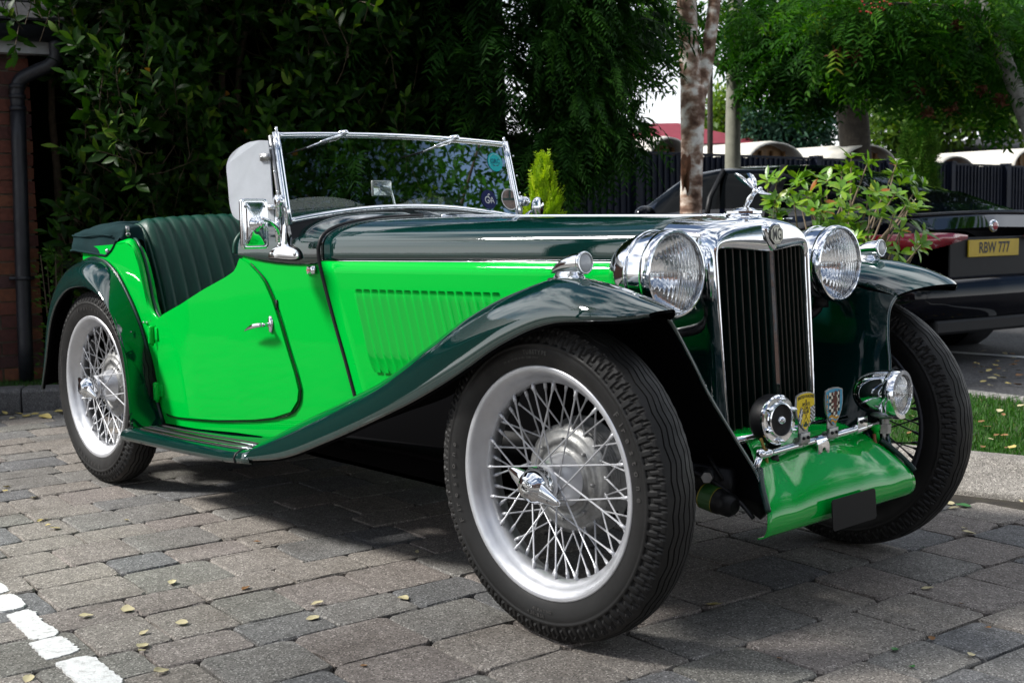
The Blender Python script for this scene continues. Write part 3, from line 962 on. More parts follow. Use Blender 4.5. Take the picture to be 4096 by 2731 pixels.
for a, b in zip(lr, ir):
    row = [a + [0, .010, -.003], a + [0, .003, -.005] ]
    wf = itp(a[0], [-2.20, -2.05], [.85, .12]) if a[2] < .74 and a[0] > -2.3 else .85
    c = np.array([a[0] * (1 - wf) + b[0] * wf + (.006 if wf < .5 else 0), a[1] - .012, a[2] * (1 - wf) + b[2] * wf])
    for k in range(15):
        t = math.pi / 2 * k / 14
        row.append(a + (c - a) * math.sin(t) + (b - c) * (1 - math.cos(t)))
    rows.append(row)
rf = both('rear_fender', loft(rows), DARK_GREEN)
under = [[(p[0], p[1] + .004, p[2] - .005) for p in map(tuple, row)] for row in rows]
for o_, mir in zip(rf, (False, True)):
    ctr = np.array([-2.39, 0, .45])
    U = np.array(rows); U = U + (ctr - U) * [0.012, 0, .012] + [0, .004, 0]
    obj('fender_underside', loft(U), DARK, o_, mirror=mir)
    obj('fender_piping', tube(ir + [0, -.002, 0], .0065, 8), GRILLE_GREEN, o_, mirror=mir)
both('wheel_arch_liner', loft([[(-2.72, -.47, .2), (-2.72, -.47, .60)], [(-2.06, -.47, .2), (-2.06, -.47, .58)]]), DARK)

# dark valance closing the engine bay behind the front wheel
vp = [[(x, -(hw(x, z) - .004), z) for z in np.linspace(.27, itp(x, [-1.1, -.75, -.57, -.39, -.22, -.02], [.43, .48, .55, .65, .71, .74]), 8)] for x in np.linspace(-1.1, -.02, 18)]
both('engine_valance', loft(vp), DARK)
# ---- running boards
rows = []
for x in np.linspace(-2.03, -1.165, 20):
    zt_ = itp(x, [-2.1, -1.6, -1.3, -1.165], [.247, .258, .270, .283])
    row = [P(x, zt_, -.02), P(x, zt_, .03), (x, -.64, zt_ + .002), (x, -.668, zt_ - .001), (x, -.684, zt_ - .009), (x, -.69, zt_ - .020), (x, -.687, zt_ - .032), (x, -.675, zt_ - .036)]
    rows.append(row)
rb = both('running_board', loft(rows), DARK_GREEN, solid=.004)
for o_, mir in zip(rb, (False, True)):
    for k, (yy, r_) in enumerate(((-.572, .0045), (-.598, .0052), (-.625, .0052), (-.650, .0052))):
        pts = [(x, yy - .004 * math.sin((x + 2.07) * 3), itp(x, [-2.1, -1.6, -1.3, -1.165], [.247, .258, .270, .283]) + .005) for x in np.linspace(-2.0, -1.20 - .03 * (3 - k), 14)]
        obj('tread_strip', tube(pts, [.001] + [r_] * 12 + [.001], 8), CHROME if k in (1, 3) else BLACK, o_, mirror=mir)
    a = np.array(rows)[17]
    jt = [tuple(p) for p in a[1:]]
    obj('joint_clip', tube([(x + .012, y - .002, z + .002) for x, y, z in jt], .0042, 6), BLACK, o_, mirror=mir)

# ---- tonneau, tub, seat
rows = []
TB = ([-2.70, -2.655, -2.369, -2.31, -2.276, -2.25], [.845, .847, .828, .853, .885, .90])
for i, x in enumerate(np.linspace(-2.70, -2.25, 30)):
    t = (x + 2.70) / .45
    e = min(1, 6 * t) ** .6
    zb = itp(x, *TB)
    ztp = .905 + .05 * e
    row = []
    for j in range(53):
        s = -1 + 2 * j / 52
        aa = abs(s)
        wob = .004 * math.sin(9 * x + 14 * s) + .003 * math.sin(31 * x - 9 * s) + .0025 * math.sin(52 * s + 5 * x)
        if aa > .80:
            u = (aa - .80) / .20
            y = .548 + .012 * u + .6 * wob; z = (.902 + .012 * e) * (1 - u) + zb * u
        else:
            u = aa / .80
            y = .548 * math.sin(u * math.pi / 2) ** .9; z = .914 + (ztp - .902) * max(0, math.cos(u * math.pi / 2)) ** .8 + wob
            if x > -2.46 and y < .46: z -= .40 * min(1, (x + 2.46) / .03)
        row.append((x, math.copysign(y, s) if s else 0, z))
    rows.append(row)
rows = [[(-2.71, p[1] * .98, .85 + (p[2] - .85) * .3) for p in rows[0]]] + rows + [[(-2.245, p[1], min(p[2], .89)) for p in rows[-1]]]
ton = obj('hood_cover', loft(rows), CANVAS, CAR, sub=1)
obj('cover_hem', tube([(x, -.5635, itp(x, *TB) + .004) for x in np.linspace(-2.69, -2.28, 22)], .0045, 6), CANVAS, ton)
obj('cover_seam', tube([(x, -.555, .905 + .003 * math.sin(20 * x)) for x in np.linspace(-2.69, -2.33, 16)], .003, 6), CANVAS, ton)
obj('press_stud', lathe([(0, .007), (.004, .0065), (.008, .003), (.009, 0)], (-2.352, -.566, .850), (0, -1, 0), 14), CHROME, ton)
obj('zip_pull', join(box((-2.24, -.535, .925), (.004, .012, .026)), lathe([(.004, -.003), (.008, -.003), (.008, .003), (.004, .003)], (-2.238, -.535, .908), (1, 0, 0), 10)), STEEL, ton)
obj('cockpit_tub', join(box((-1.75, 0, .27), (1.4, .80, .02)), box((-1.74, -.465, .40), (.46, .012, .22)), box((-1.74, .465, .40), (.46, .012, .22)), box((-1.16, 0, .6), (.02, .76, .46)), box((-2.52, 0, .55), (.14, .93, .5)), box((-2.23, -.518, .44), (.40, .01, .26)), box((-2.23, .518, .44), (.40, .01, .26))), DARK, CAR)
obj('dashboard', loft([[(-1.47, y, z) for y in np.linspace(-.44, .44, 9)] for z in (.72, .93)]), LEATHER, CAR, solid=.02)
sec = crv([(-2.46, .80), (-2.455, .92), (-2.43, .951), (-2.39, .958), (-2.35, .940), (-2.31, .885), (-2.26, .79), (-2.22, .69), (-2.18, .56), (-2.15, .42), (-2.13, .30)], 34)
nfl = 16
ys = np.linspace(-.425, .425, nfl * 8 + 1)
rows = []
for y in ys:
    ph = (y + .425) / .85 * nfl
    b = abs(math.sin(math.pi * ph)) ** .55
    arch = .018 * (1 - (y / .425) ** 2) - .02 * max(0, (abs(y) - .385) / .04) ** 2
    row = []
    for k, (x, z) in enumerate(sec):
        d = sec[min(k + 1, len(sec) - 1)] - sec[max(k - 1, 0)]
        nrm = np.array([-d[1], d[0]]) / np.hypot(*d) * (-1)
        nrm = nrm if nrm[0] > 0 or k < 8 else -nrm
        f_ = b * .013 * min(1, max(0, (k - 3) / 6))
        row.append((x + f_ * .9, y, z + f_ * .45 + arch * min(1, k / 4) * (1 if k < 14 else max(0, 1 - (k - 14) / 14))))
    rows.append(row)
seat = obj('seat_back', loft(rows), LEATHER, CAR)
for s in (-1, 1):
    side = []
    for k, (x, z) in enumerate(sec):
        z2 = z - .02 + .0
        cx, cz = x * .6 + (-2.42) * .4, z2
        side.append([(x, s * .425, z2), (x * .9 + -2.43 * .1, s * .438, z2), (x * .4 + -2.43 * .6, s * .442, z2 - .005), (-2.45, s * .44, z2 - .01)])
    obj('seat_side', loft(side), LEATHER, seat)
    obj('seat_piping', tube([(x + .006, s * .428, z - .016) for x, z in sec[2:]], .006, 8), LEATHER, seat)
obj('seat_squab', loft([[(x, y, .40 + .02 * math.sin((x + 2.2) * 5)) for y in np.linspace(-.42, .42, 9)] for x in np.linspace(-2.2, -1.7, 8)]), LEATHER, CAR, solid=.12)

# ---- chassis and underside
ch = [box((-1.2, s * .27, .33), (2.9, .05, .085)) for s in (-1, 1)]
obj('chassis_frame', join(*ch, box((.15, 0, .34), (.04, .5, .06)), box((-2.45, 0, .36), (.05, .6, .06))), CHASSIS, CAR)
obj('underbody_light_block', join(box((-1.15, 0, .300), (2.0, .86, .012)), box((-1.25, 0, .205), (1.5, .70, .012)), box((-1.25, -.345, .25), (1.5, .01, .10)), box((-1.25, .345, .25), (1.5, .01, .10))), DARK, CAR)  # unseen boxes added to keep light off the ground beneath
obj('engine_sump', join(box((-.55, 0, .235), (.62, .30, .13)), box((-1.2, .02, .24), (.62, .22, .12))), CHASSIS, CAR, bevel=.03)
obj('fuel_tank', box((-2.74, 0, .60), (.16, .86, .40)), DARK_GREEN, CAR, bevel=.02)
obj('front_axle', tube([(0, y, .315 + .02 * abs(y)) for y in np.linspace(-.52, .52, 9)], .024, 10), CHASSIS, CAR)
obj('rear_axle', join(tube([(-2.388, y, .356) for y in (-.53, .53)], .035, 12), sphere((-2.388, 0, .356), .12, 16, 10, (.8, .9, 1))), CHASSIS, CAR)
obj('track_rod', tube([(.095, y, .285) for y in np.linspace(-.50, .50, 7)], .011, 8), CHASSIS, CAR)
for s in (-1, 1):
    spr = []
    for k in range(5):
        l = .40 - .07 * k
        pts = [(x, s * .27, .305 + .16 * (x / .42) ** 2 * .5 - .009 * k) for x in np.linspace(-l, l * .60, 9)]
        spr.append(tube(pts, .0075, 4))
        spr[-1][0][:, 1] = s * .27 + (spr[-1][0][:, 1] - s * .27) * 3
    obj('leaf_spring', join(*spr), CHASSIS, CAR)
    obj('steering_arm', tube(crv([(.095, s * .50, .285), (.05, s * .52, .30), (0, s * .53, .33)], 8), .014, 8), CHASSIS, CAR)
    obj('dumb_iron', tube(crv([(-.1, s * .27, .34), (.10, s * .262, .345), (.19, s * .25, .335), (.26, s * .235, .30), (.30, s * .225, .27)], 14), [.030] * 8 + [.028, .026, .024, .022, .02, .018], 8), CHASSIS, CAR)
    obj('brake_cable', tube(crv([(.12, s * .315, .375), (.22, s * .302, .34), (.285, s * .296, .305), (.318, s * .292, .275)], 14), .005, 6), BLACK, CAR)
cd0, cdd = (.195, -.315, .312), (1, .02, -.16)
damper = obj('oil_canister', lathe([(0, .0), (.026, .0), (.029, .006), (.029, .052), (.026, .058), (.027, .064), (.026, .080), (.018, .090), (0, .093)], cd0, cdd, 28), CHASSIS, CAR, sharp=40)
obj('canister_bolt', lathe([(0, .020), (.0125, .020), (.014, .015), (.014, 0)], (.215, -.322, .357), (.55, -.82, .1), 6), STEEL, damper, smooth=False)
obj('canister_bracket', join(box((.19, -.29, .345), (.05, .03, .05)), tube([(.20, -.30, .40), (.24, -.30, .35)], .004, 6)), CHASSIS, damper)
def band(r_, s0, s1, k0, k1, m_, nm):
    V, F = lathe([(r_, s0), (r_, s1)], cd0, cdd, 48)
    obj(nm, (V, [F[k % 48] for k in range(k0, k1)]), m_, damper)
band(.0295, .008, .044, 0, 48, mat('green label print', (.010, .055, .005), .5), 'oil_label')
DULLY = mat('dull yellow print', (.20, .16, .01), .5)
band(.0298, .006, .009, 0, 48, DULLY, 'label_border')
band(.0298, .042, .044, 0, 48, DULLY, 'label_border')
# ---- radiator
def xf(y, z): return .116 + (1 - min(1, abs(y) / .19)) * .031 + (.86 - z) * .068
def full(half, n=81):
    pts = list(half) + [(-a, b) for a, b in reversed(half[:-1])]
    return crv(pts, n)
BO = full([(-.199, .40), (-.201, .60), (-.203, .80), (-.205, .865), (-.196, .900), (-.16, .920), (-.08, .932), (0, .936)])
MO = full([(-.193, .40), (-.196, .60), (-.199, .80), (-.200, .866), (-.190, .898), (-.155, .916), (-.075, .928), (0, .932)])
FO = full([(-.178, .40), (-.184, .60), (-.188, .80), (-.187, .858), (-.178, .882), (-.145, .899), (-.07, .912), (0, .917)])
GO = full([(-.166, .40), (-.171, .60), (-.174, .80), (-.174, .838), (-.167, .853), (-.14, .8565), (-.07, .852), (0, .847)])
row_b = [(-.022, y, z) for y, z in BO]
row_m = [(.055, y, z) for y, z in MO]
row_m2 = [(xf(y, z) - .022, y * .3 + y2 * .7, z * .3 + z2 * .7) for (y, z), (y2, z2) in zip(FO, MO)]
row_f = [(xf(y, z) + .002, y, z) for y, z in FO]
row_fm = [(xf(y, z) + .013, y * .55 + y2 * .45, z * .55 + z2 * .45) for (y, z), (y2, z2) in zip(FO, GO)]
row_g = [(xf(y, z) + .004, y, z) for y, z in GO]
row_g2 = [(xf(y, z) - .012, y * .985, z - .003) for y, z in GO]
nn = 5
def dense(rs, k):
    A = np.array(rs)
    return np.stack([crv(A[:, j], k) for j in range(A.shape[1])], 1)
rad = obj('radiator', loft(dense([row_b, row_m, row_m2, row_f, row_fm, row_g, row_g2], 25)), CHROME, CAR)
obj('radiator_core', loft([[(xf(y, z) - .034, y, z) for y in (-.17, 0, .17)] for z in (.40, .85)]), GRILLE_GREEN, rad)
for s in (-1, 1):
    for k in range(7):
        y = s * (.0225 + .0232 * k)
        zt_ = np.interp(abs(y), [0, .07, .14, .17], [.847, .852, .856, .85]) + .006
        sl, ed_ = [], []
        for z in np.linspace(.40, zt_, 6):
            x = xf(y, z) - .006
            sl.append([(x, y - .0016, z), (x, y + .0016, z), (x - .026, y + .0115, z), (x - .028, y + .0085, z)])
            ed_.append([(x - .0005, y - .0018, z), (x + .0016, y - .0006, z), (x + .0016, y + .0006, z), (x - .0005, y + .0018, z)])
        so = obj('grille_slat', loft(sl, cv=True), GRILLE_GREEN, rad, smooth=False)
        obj('slat_edge', loft(ed_, cv=True), SLAT_EDGE, rad, smooth=False)
cb = [[(xf(0, z) + a, b, z) for a, b in ((-.012, -.007), (.001, -.0065), (.006, 0), (.001, .0065), (-.012, .007))] for z in np.linspace(.40, .852, 8)]
obj('centre_bar', loft(cb), CHROME, rad, sharp=40)
# badge shield with octagon
sh = [(0, .842), (.012, .850), (.026, .868), (.0335, .888), (.036, .905), (.030, .914), (.016, .9205), (0, .9225)]
outl = crv([(-a, b) for a, b in reversed(sh)] + sh[1:] , 41)[:-1] if False else np.array([(-a, b) for a, b in reversed(sh)][:-1] + [(a, b) for a, b in sh])
cen = np.array([0, .888])
def ring(f, xo):
    return [(xf(0, z) + xo - .25 * max(0, z - .905) * 2, y, z) for y, z in ((cen + (p - cen) * f) for p in outl)]
badge = obj('badge_shield', loft([ring(1.04, -.012), ring(1.0, .004), ring(.9, .013), ring(.6, .017), ring(.05, .018)]), CHROME, rad, sub=1)
oc = lambda r: [(r * math.cos(R(22.5 + 45 * k)), r * 0.93 * math.sin(R(22.5 + 45 * k))) for k in range(8)]
bc = (xf(0, .886) + .0165, 0, .886)
ax = (Vector((0, 1, 0)), Vector((-.068, 0, 1)))
octo = obj('octagon_badge', prism(oc(.0275), bc, *ax, .003), BLACKINK, badge, smooth=False)
bc2 = (bc[0] + .0034, bc[1], bc[2])
obj('octagon_field', prism(oc(.0250), bc2, *ax, .0006), CREAM, octo, smooth=False)
a, b = oc(.0222), oc(.0208)
bc3 = np.array([bc2[0] + .0010, 0, bc[2]])
axn = [np.array(v.normalized()) for v in ax]
V = [bc3 + axn[0] * p[0] + axn[1] * p[1] for p in a + b]
obj('octagon_line', (np.array(V), [(i, (i + 1) % 8, 8 + (i + 1) % 8, 8 + i) for i in range(8)]), BLACKINK, octo, smooth=False)
obj('badge_letters', text_on('MG', bc3 - axn[1] * .0005, ax[0], ax[1], .0385, .015, .60), BLACKINK, octo, smooth=False)
# filler cap and winged figure
cap = obj('filler_cap', join(lathe([(.048, -.012), (.046, 0), (.043, .003), (.043, .006), (.0, .006)], (.066, 0, .929), (0, 0, 1), 32), lathe([(.040, .006), (.046, .009), (.046, .0145), (.038, .017), (0, .017)], (.066, 0, .929), (0, 0, 1), 8, ang=R(22.5)), lathe([(.030, .017), (.024, .021), (.014, .0235), (0, .0245)], (.068, 0, .929), (0, 0, 1), 24), tube([(.005, 0, .930), (.025, 0, .936), (.04, 0, .936)], [.009, .010, .006], 8)), CHROME, CAR, sharp=40)
fig = []
fig.append(tube(crv([(.074, 0, .950), (.078, 0, .962), (.088, 0, .976), (.099, 0, .989), (.107, 0, .996)], 14), [.007, .0062, .0066, .0072, .0078, .0082, .0080, .0072, .0062, .0064, .0072, .0074, .0066, .0045], 12))
fig.append(tube(crv([(.085, 0, .978), (.079, 0, .968), (.072, 0, .960), (.066, 0, .955)], 8), [.004, .005, .005, .0045, .004, .003, .002, .0008], 8))
fig.append(sphere((.116, 0, .996), .0052, 12, 8, (1.2, .9, 1)))
for s in (-1, 1):
    fig.append(tube(crv([(.108, s * .006, .995), (.117, s * .009, .989), (.127, s * .007, .985), (.140, s * .004, .983), (.146, s * .003, .982)], 10), [.0032, .003, .0028, .0026, .0024, .0022, .002, .0018, .0018, .001], 8))
    wv, wf = [], []
    ol = [(0, 0), (.010, .006), (.028, .012), (.046, .012), (.058, .007), (.062, 0), (.056, -.006), (.042, -.009), (.022, -.007), (.008, -.004)]
    u = np.array([-.70, s * .33, .62]); u /= np.linalg.norm(u)
    v2 = np.array([.40, s * .62, .66]); v2 -= u * u.dot(v2); v2 /= np.linalg.norm(v2)
    n2 = np.cross(u, v2)
    o0 = np.array([.101, s * .004, .996])
    k = len(ol)
    V = [o0 + u * a + v2 * b + n2 * .001 for a, b in ol] + [o0 + u * a + v2 * b - n2 * .001 for a, b in ol] + [o0 + u * .03 + v2 * .002 + n2 * .0016, o0 + u * .03 + v2 * .002 - n2 * .0016]
    F = [(i, (i + 1) % k, k + (i + 1) % k, k + i) for i in range(k)] + [(2 * k, (i + 1) % k, i) for i in range(k)] + [(2 * k + 1, k + i, k + (i + 1) % k) for i in range(k)]
    fig.append((np.array(V), F))
obj('winged_figure', join(*fig), CHROME, CAR)

# ---- lamps
def lamp(name, c, d, r, depth, lens_r, flute, parent, mirror=False, bulge=.02, shell_prof=None, star=False):
    sp = shell_prof or [(r, 0), (r * 1.0, -depth * .16), (r * .985, -depth * .30), (r * .945, -depth * .48), (r * .85, -depth * .66), (r * .70, -depth * .81), (r * .48, -depth * .92), (r * .22, -depth * .985), (0.0005, -depth)]
    A = np.array(sp); A = np.stack([crv(A[:, :2], 30)[:, i] for i in (0, 1)], 1)
    o = obj(name, lathe([tuple(q) for q in A], c, d, 48), CHROME, parent, mirror=mirror)
    obj('lamp_rim', lathe([(r * .995, -.016), (r * 1.025, -.014), (r * 1.035, -.004), (r * 1.03, .006), (r * 1.0, .013), (lens_r * 1.01, .014), (lens_r * .985, .010), (lens_r * .985, .0)], c, d, 48), CHROME, o, mirror=mirror, sharp=50)
    u, v, dd = frame(d)
    u, v, dd, cc = map(np.array, (u, v, dd, c))
    V, F = [], []
    nr, na = 22, 96
    for back in (0, 1):
        for i in range(nr + 1):
            rr = lens_r * (i / nr)
            for k in range(na):
                a = 2 * math.pi * k / na
                p = u * rr * math.cos(a) + v * rr * math.sin(a)
                s = bulge * (1 - (i / nr) ** 2) + .008
                if back:
                    yy = p[1]
                    zz = p[2]
                    ph = (yy + .12 * flute * (zz / lens_r) ** 2) / flute
                    s -= .0045 + .0030 * abs(math.sin(math.pi * ph)) * (1 if i < nr else 0)
                V.append(cc + p + dd * s)
    m_ = (nr + 1) * na
    for i in range(nr):
        for k in range(na):
            q = (i * na + k, (i + 1) * na + k, (i + 1) * na + (k + 1) % na, i * na + (k + 1) % na)
            F.append(q); F.append(tuple(m_ + j for j in reversed(q)))
    for k in range(na):
        F.append((nr * na + k, m_ + nr * na + k, m_ + nr * na + (k + 1) % na, nr * na + (k + 1) % na))
    obj('lamp_lens', (np.array(V), F), LENS, o, mirror=mirror)
    rp = [(lens_r * t, -.012 - depth * .52 * (1 - t * t)) for t in np.linspace(1, 0.02, 16)]
    obj('reflector', lathe(rp, c, d, 40), REFLECT, o, mirror=mirror)
    obj('bulb', join(sphere(tuple(cc - dd * (depth * .22)), r * .09, 12, 8), tube([tuple(cc - dd * depth * .5), tuple(cc - dd * depth * .25)], r * .07, 8)), CHROME, o, mirror=mirror)
    return o
REFLECT = mat('silvered reflector', (.90, .91, .92), 0.05, 1.0)
hlR = lamp('headlamp', (.118, -.323, .805), (1, 0, .0), .0965, .165, .0915, .0125, CAR)
hlL = lamp('headlamp', (.118, -.323, .805), (1, 0, .0), .0965, .165, .0915, .0125, CAR, mirror=True)
for o_, mir in ((hlR, False), (hlL, True)):
    obj('lamp_band', lathe([(.0975, -.064), (.0992, -.062), (.0992, -.057), (.0975, -.055)], (.118, -.323, .805), (1, 0, 0), 48), CHROME, o_, mirror=mir)
    obj('lamp_bracket', join(tube(crv([(.07, -.323, .715), (.06, -.318, .68), (.03, -.27, .66), (.02, -.19, .655)], 10), .013, 10), lathe([(.0, 0), (.022, 0), (.02, .025), (.012, .03)], (.07, -.323, .69), (0, 0, 1), 14)), BLACK, o_, mirror=mir)
    obj('lens_medallion', lathe([(.001, .0296), (.010, .0288), (.0105, .0278)], (.1175, -.300, .800), (1, 0, 0), 16), LENS, o_, mirror=mir)
for mir in (False, True):
    c = (.090, -.577, .838)
    body = lathe([(.0215, .0), (.0215, -.016), (.020, -.035), (.0175, -.055), (.013, -.075), (.007, -.092), (.001, -.102)], c, (1, 0, .06), 28)
    V = body[0]; V[:, 2] -= np.clip((.06 - V[:, 0]) / .06, 0, 1.2) ** 2 * .012
    sl_ = obj('side_lamp', body, CHROME, CAR, mirror=mir)
    obj('lamp_rim', lathe([(.0215, -.004), (.0245, -.002), (.0245, .004), (.021, .007), (.0205, .003)], c, (1, 0, .06), 28), CHROME, sl_, mirror=mir)
    obj('lamp_lens', lathe([(.021, .003), (.016, .0055), (.008, .0068), (.0005, .007)], c, (1, 0, .06), 28), FROST, sl_, mirror=mir)
    ped = [[(x, -.577 + s * w_, z) for s, w_ in ((-1, 1), (1, 1))] for x, z in ()] 
    pv = []
    for z, fx0, fx1, wd in ((.797, -.005, .092, .016), (.804, -.005, .092, .016), (.812, .0, .088, .013), (.826, .005, .082, .010)):
        pv.append([(fx0 + .012, -.577 - wd * .8, z), (fx0, -.577, z), (fx0 + .012, -.577 + wd * .8, z), (fx1 - .012, -.577 + wd, z), (fx1, -.577, z), (fx1 - .012, -.577 - wd, z)])
    obj('lamp_foot', loft(pv, cv=True), CHROME, sl_, mirror=mir)
    obj('lamp_gasket', box((.043, -.577, .800), (.10, .036, .010)), BLACK, sl_, mirror=mir, bevel=.004)
fog = lamp('fog_lamp', (.325, .280, .487), (1, .12, .02), .060, .115, .050, .006, CAR, bulge=.012)
obj('lamp_stem', join(lathe([(.012, -.085), (.012, -.062), (.030, -.058), (.034, -.053), (.026, -.046), (.016, -.042), (.014, -.036)], (.295, .268, .487), (0, 0, 1), 24), lathe([(.017, -.098), (.0175, -.075), (.0, -.074)], (.295, .268, .487), (0, 0, 1), 6), tube([(.295, .268, .40), (.295, .268, .355)], .0055, 8)), STEEL, fog, sharp=40)
obj('lamp_cable', tube(crv([(.290, .268, .365), (.30, .255, .350), (.30, .236, .353), (.295, .228, .372), (.29, .232, .39)], 14), .004, 8), WIRE, fog)

# ---- badge bar and what is clamped to it
bar = obj('badge_bar', tube([(.289, y, .402 + .012 * (y + .2) / .4) for y in (-.235, -.2, 0, .2, .243)], .0085, 14), CHROME, CAR)
obj('lower_bar', tube([(.215, y, .424) for y in (-.22, 0, .22)], .0085, 10), CHROME, CAR)
for y in (-.197, -.083, -.02, .01, .035, .185):
    obj('bar_ferrule', tube([(.289, y - .006, .4025 + .03 * (y + .2)), (.289, y + .006, .4025 + .03 * (y + .2))], .0097, 14), CHROME if abs(y) > .02 else BLACK, bar)
for s, y in ((-1, -.228), (1, .240)):
    obj('bar_end', join(sphere((.289, y, .405), .012, 12, 8), tube([(.289, y, .405), (.285, y + s * .012, .375), (.27, y + s * .015, .34)], .008, 8)), CHROME if s < 0 else LIGHT_GREEN, bar)
def shield(y0, z0, wd, ht):
    pts = [(-.47, .93), (-.25, .985), (0, 1.0), (.25, .985), (.47, .93), (.5, .70), (.49, .55), (.43, .38), (.28, .18), (0, 0), (-.28, .18), (-.43, .38), (-.49, .55), (-.5, .70)]
    return [(y0 + a * wd, z0 + b * ht) for a, b in pts]
def badge_plate(yc, zb, wd, ht, face, name, x=.298):
    pl = shield(yc, zb, wd, ht)
    o = obj(name, prism(pl, (x, 0, 0), (0, 1, 0), (0, 0, 1), .0035), STEEL, CAR, smooth=False)
    ins = [(yc + (a - yc) * .93, zb + ht * .52 + (b - zb - ht * .52) * .94) for a, b in pl]
    obj('badge_face', prism(ins, (x + .0032, 0, 0), (0, 1, 0), (0, 0, 1), .0007), face, o, smooth=False)
    obj('badge_bracket', join(box((x - .002, yc - .002, zb - .004), (.004, .036, .046)), box((x + .001, yc - .002, zb - .016), (.010, .036, .024)), tube([(.289, yc - .018, .412), (.289, yc + .016, .412)], .0115, 12)), STEEL, o, bevel=.001)
    for s in (-1, 1):
        obj('bracket_rivet', sphere((x + .007, yc - .002 + s * .009, zb - .015), .0042, 10, 6), BLACK, o)
    return o, x + .0043
UYZ = ((0, 1, 0), (0, 0, 1))
b1, fx1 = badge_plate(-.0765, .438, .074, .0905, YELLOW, 'racing_club_badge')
tx = []
for s, z, sz in (('BRITISH RACING', .5185, .0098), ('&', .5080, .0095), ('SPORTS', .5000, .0098), ('CAR', .4915, .0098), ('CLUB', .4830, .0098)):
    V, F = text_on(s, (fx1 + .0002, -.0755, z), *UYZ, sz, .025, .86)
    if s.startswith('BR'): V[:, 2] -= ((V[:, 1] + .0755) / .03) ** 2 * .003
    tx.append((V, F))
obj('badge_lettering', join(*tx), BLACKINK, b1, smooth=False)
def yzq(x, pts): return np.array([(x, a, b) for a, b in pts]), [tuple(range(len(pts)))]
def stick(x, a, b, wd):
    a, b = np.array(a), np.array(b); d = b - a; n_ = np.array([-d[1], d[0]]) / np.hypot(*d) * wd / 2
    return yzq(x, [a + n_, a - n_, b - n_, b + n_])
ck_b, ck_w = [], []
for i in range(4):
    for j in range(8):
        a0, a1 = -.0605 + .0045 * i + .004, 0
        y0 = -.0595 + .0042 * i + .0012 * (j < 4) ; z0 = .4915 - .0042 * j + .0012 * i
        (ck_b if (i + j) % 2 else ck_w).append(yzq(fx1 + .0003, [(y0, z0), (y0 + .0042, z0 + .0012), (y0 + .0042, z0 - .0030), (y0, z0 - .0042)]))
obj('chequered_flag_black', join(*ck_b), BLACKINK, b1, smooth=False)
obj('chequered_flag_white', join(*ck_w), WHITE, b1, smooth=False)
gx = -.0995
obj('flag_field', yzq(fx1 + .0002, [(gx - .0075, .466), (gx + .004, .497), (gx + .0125, .482), (gx + .0025, .452)]), NAVY, b1, smooth=False)
obj('flag_cross', join(stick(fx1 + .0004, (gx - .002, .482), (gx + .0075, .467), .0035), stick(fx1 + .0005, (gx + .0085, .490), (gx - .002, .459), .0035), stick(fx1 + .00045, (gx + .004, .494), (gx + .0022, .456), .0014), stick(fx1 + .00047, (gx - .006, .468), (gx + .011, .483), .0014)), WHITE, b1, smooth=False)
obj('flag_poles', join(stick(fx1 + .0003, (-.0915, .495), (-.0655, .459), .0011), stick(fx1 + .0004, (-.0600, .495), (-.0840, .459), .0011)), BLACKINK, b1, smooth=False)
rcx, rcz = -.0765, .4525
obj('racing_car_motif', join(yzq(fx1 + .0003, [(rcx + .009 * math.cos(t), rcz + .0042 * math.sin(t)) for t in np.linspace(0, 2 * math.pi, 17)[:-1]]), yzq(fx1 + .00035, [(rcx - .003, rcz + .003), (rcx + .004, rcz + .003), (rcx + .003, rcz + .008), (rcx - .001, rcz + .0085)])), mat('dark green print', (.01, .05, .012), .4), b1, smooth=False)
obj('motif_wheels', join(*[yzq(fx1 + .0003, [(rcx + s * .0135 + .0022 * math.cos(t), rcz + .0055 * math.sin(t)) for t in np.linspace(0, 2 * math.pi, 13)[:-1]]) for s in (-1, 1)]), STEEL, b1, smooth=False)
b2, fx2 = badge_plate(.038, .436, .074, .0915, BLUE, 'racing_driver_club_badge')
ck_b, ck_w = [], []
for i in range(5):
    for j in range(8):
        y0 = .0165 + .0088 * i; z0 = .5165 - .0078 * j
        if j > 5 and i in (0, 4): continue
        (ck_b if (i + j) % 2 else ck_w).append(yzq(fx2 + .0002, [(y0, z0), (y0, z0 - .0078), (y0 + .0088, z0 - .0078), (y0 + .0088, z0)]))
obj('chequer_black', join(*ck_b), BLACKINK, b2, smooth=False)
obj('chequer_cream', join(*ck_w), CREAM, b2, smooth=False)
lion = [(.030, .461), (.034, .463), (.036, .472), (.040, .478), (.043, .470), (.041, .463), (.046, .462), (.049, .470), (.047, .480), (.049, .490), (.050, .500), (.047, .507), (.048, .516), (.044, .5195), (.038, .5175), (.036, .511), (.040, .505), (.036, .500), (.029, .497), (.024, .492), (.026, .489), (.033, .492), (.038, .490), (.033, .485), (.025, .483), (.025, .479), (.034, .480), (.037, .483), (.036, .476), (.031, .470)]
obj('red_lion', yzq(fx2 + .0006, lion), RED, b2, smooth=False)
obj('lion_limbs', join(stick(fx2 + .0007, (.036, .497), (.029, .517), .0045), stick(fx2 + .0007, (.049, .478), (.057, .490), .003), stick(fx2 + .0007, (.057, .490), (.059, .517), .003), stick(fx2 + .0007, (.059, .517), (.053, .519), .003)), RED, b2, smooth=False)
tx = []
for s, z, y in (('B', .5075, .0095), ('A', .4960, .0085), ('R', .4845, .0085), ('C', .4730, .0100)):
    tx.append(text_on(s, (fx2 + .0003, y, z), *UYZ, .0125, .025, .95))
obj('badge_lettering', join(*tx), GOLD, b2, smooth=False)
rb_ = []
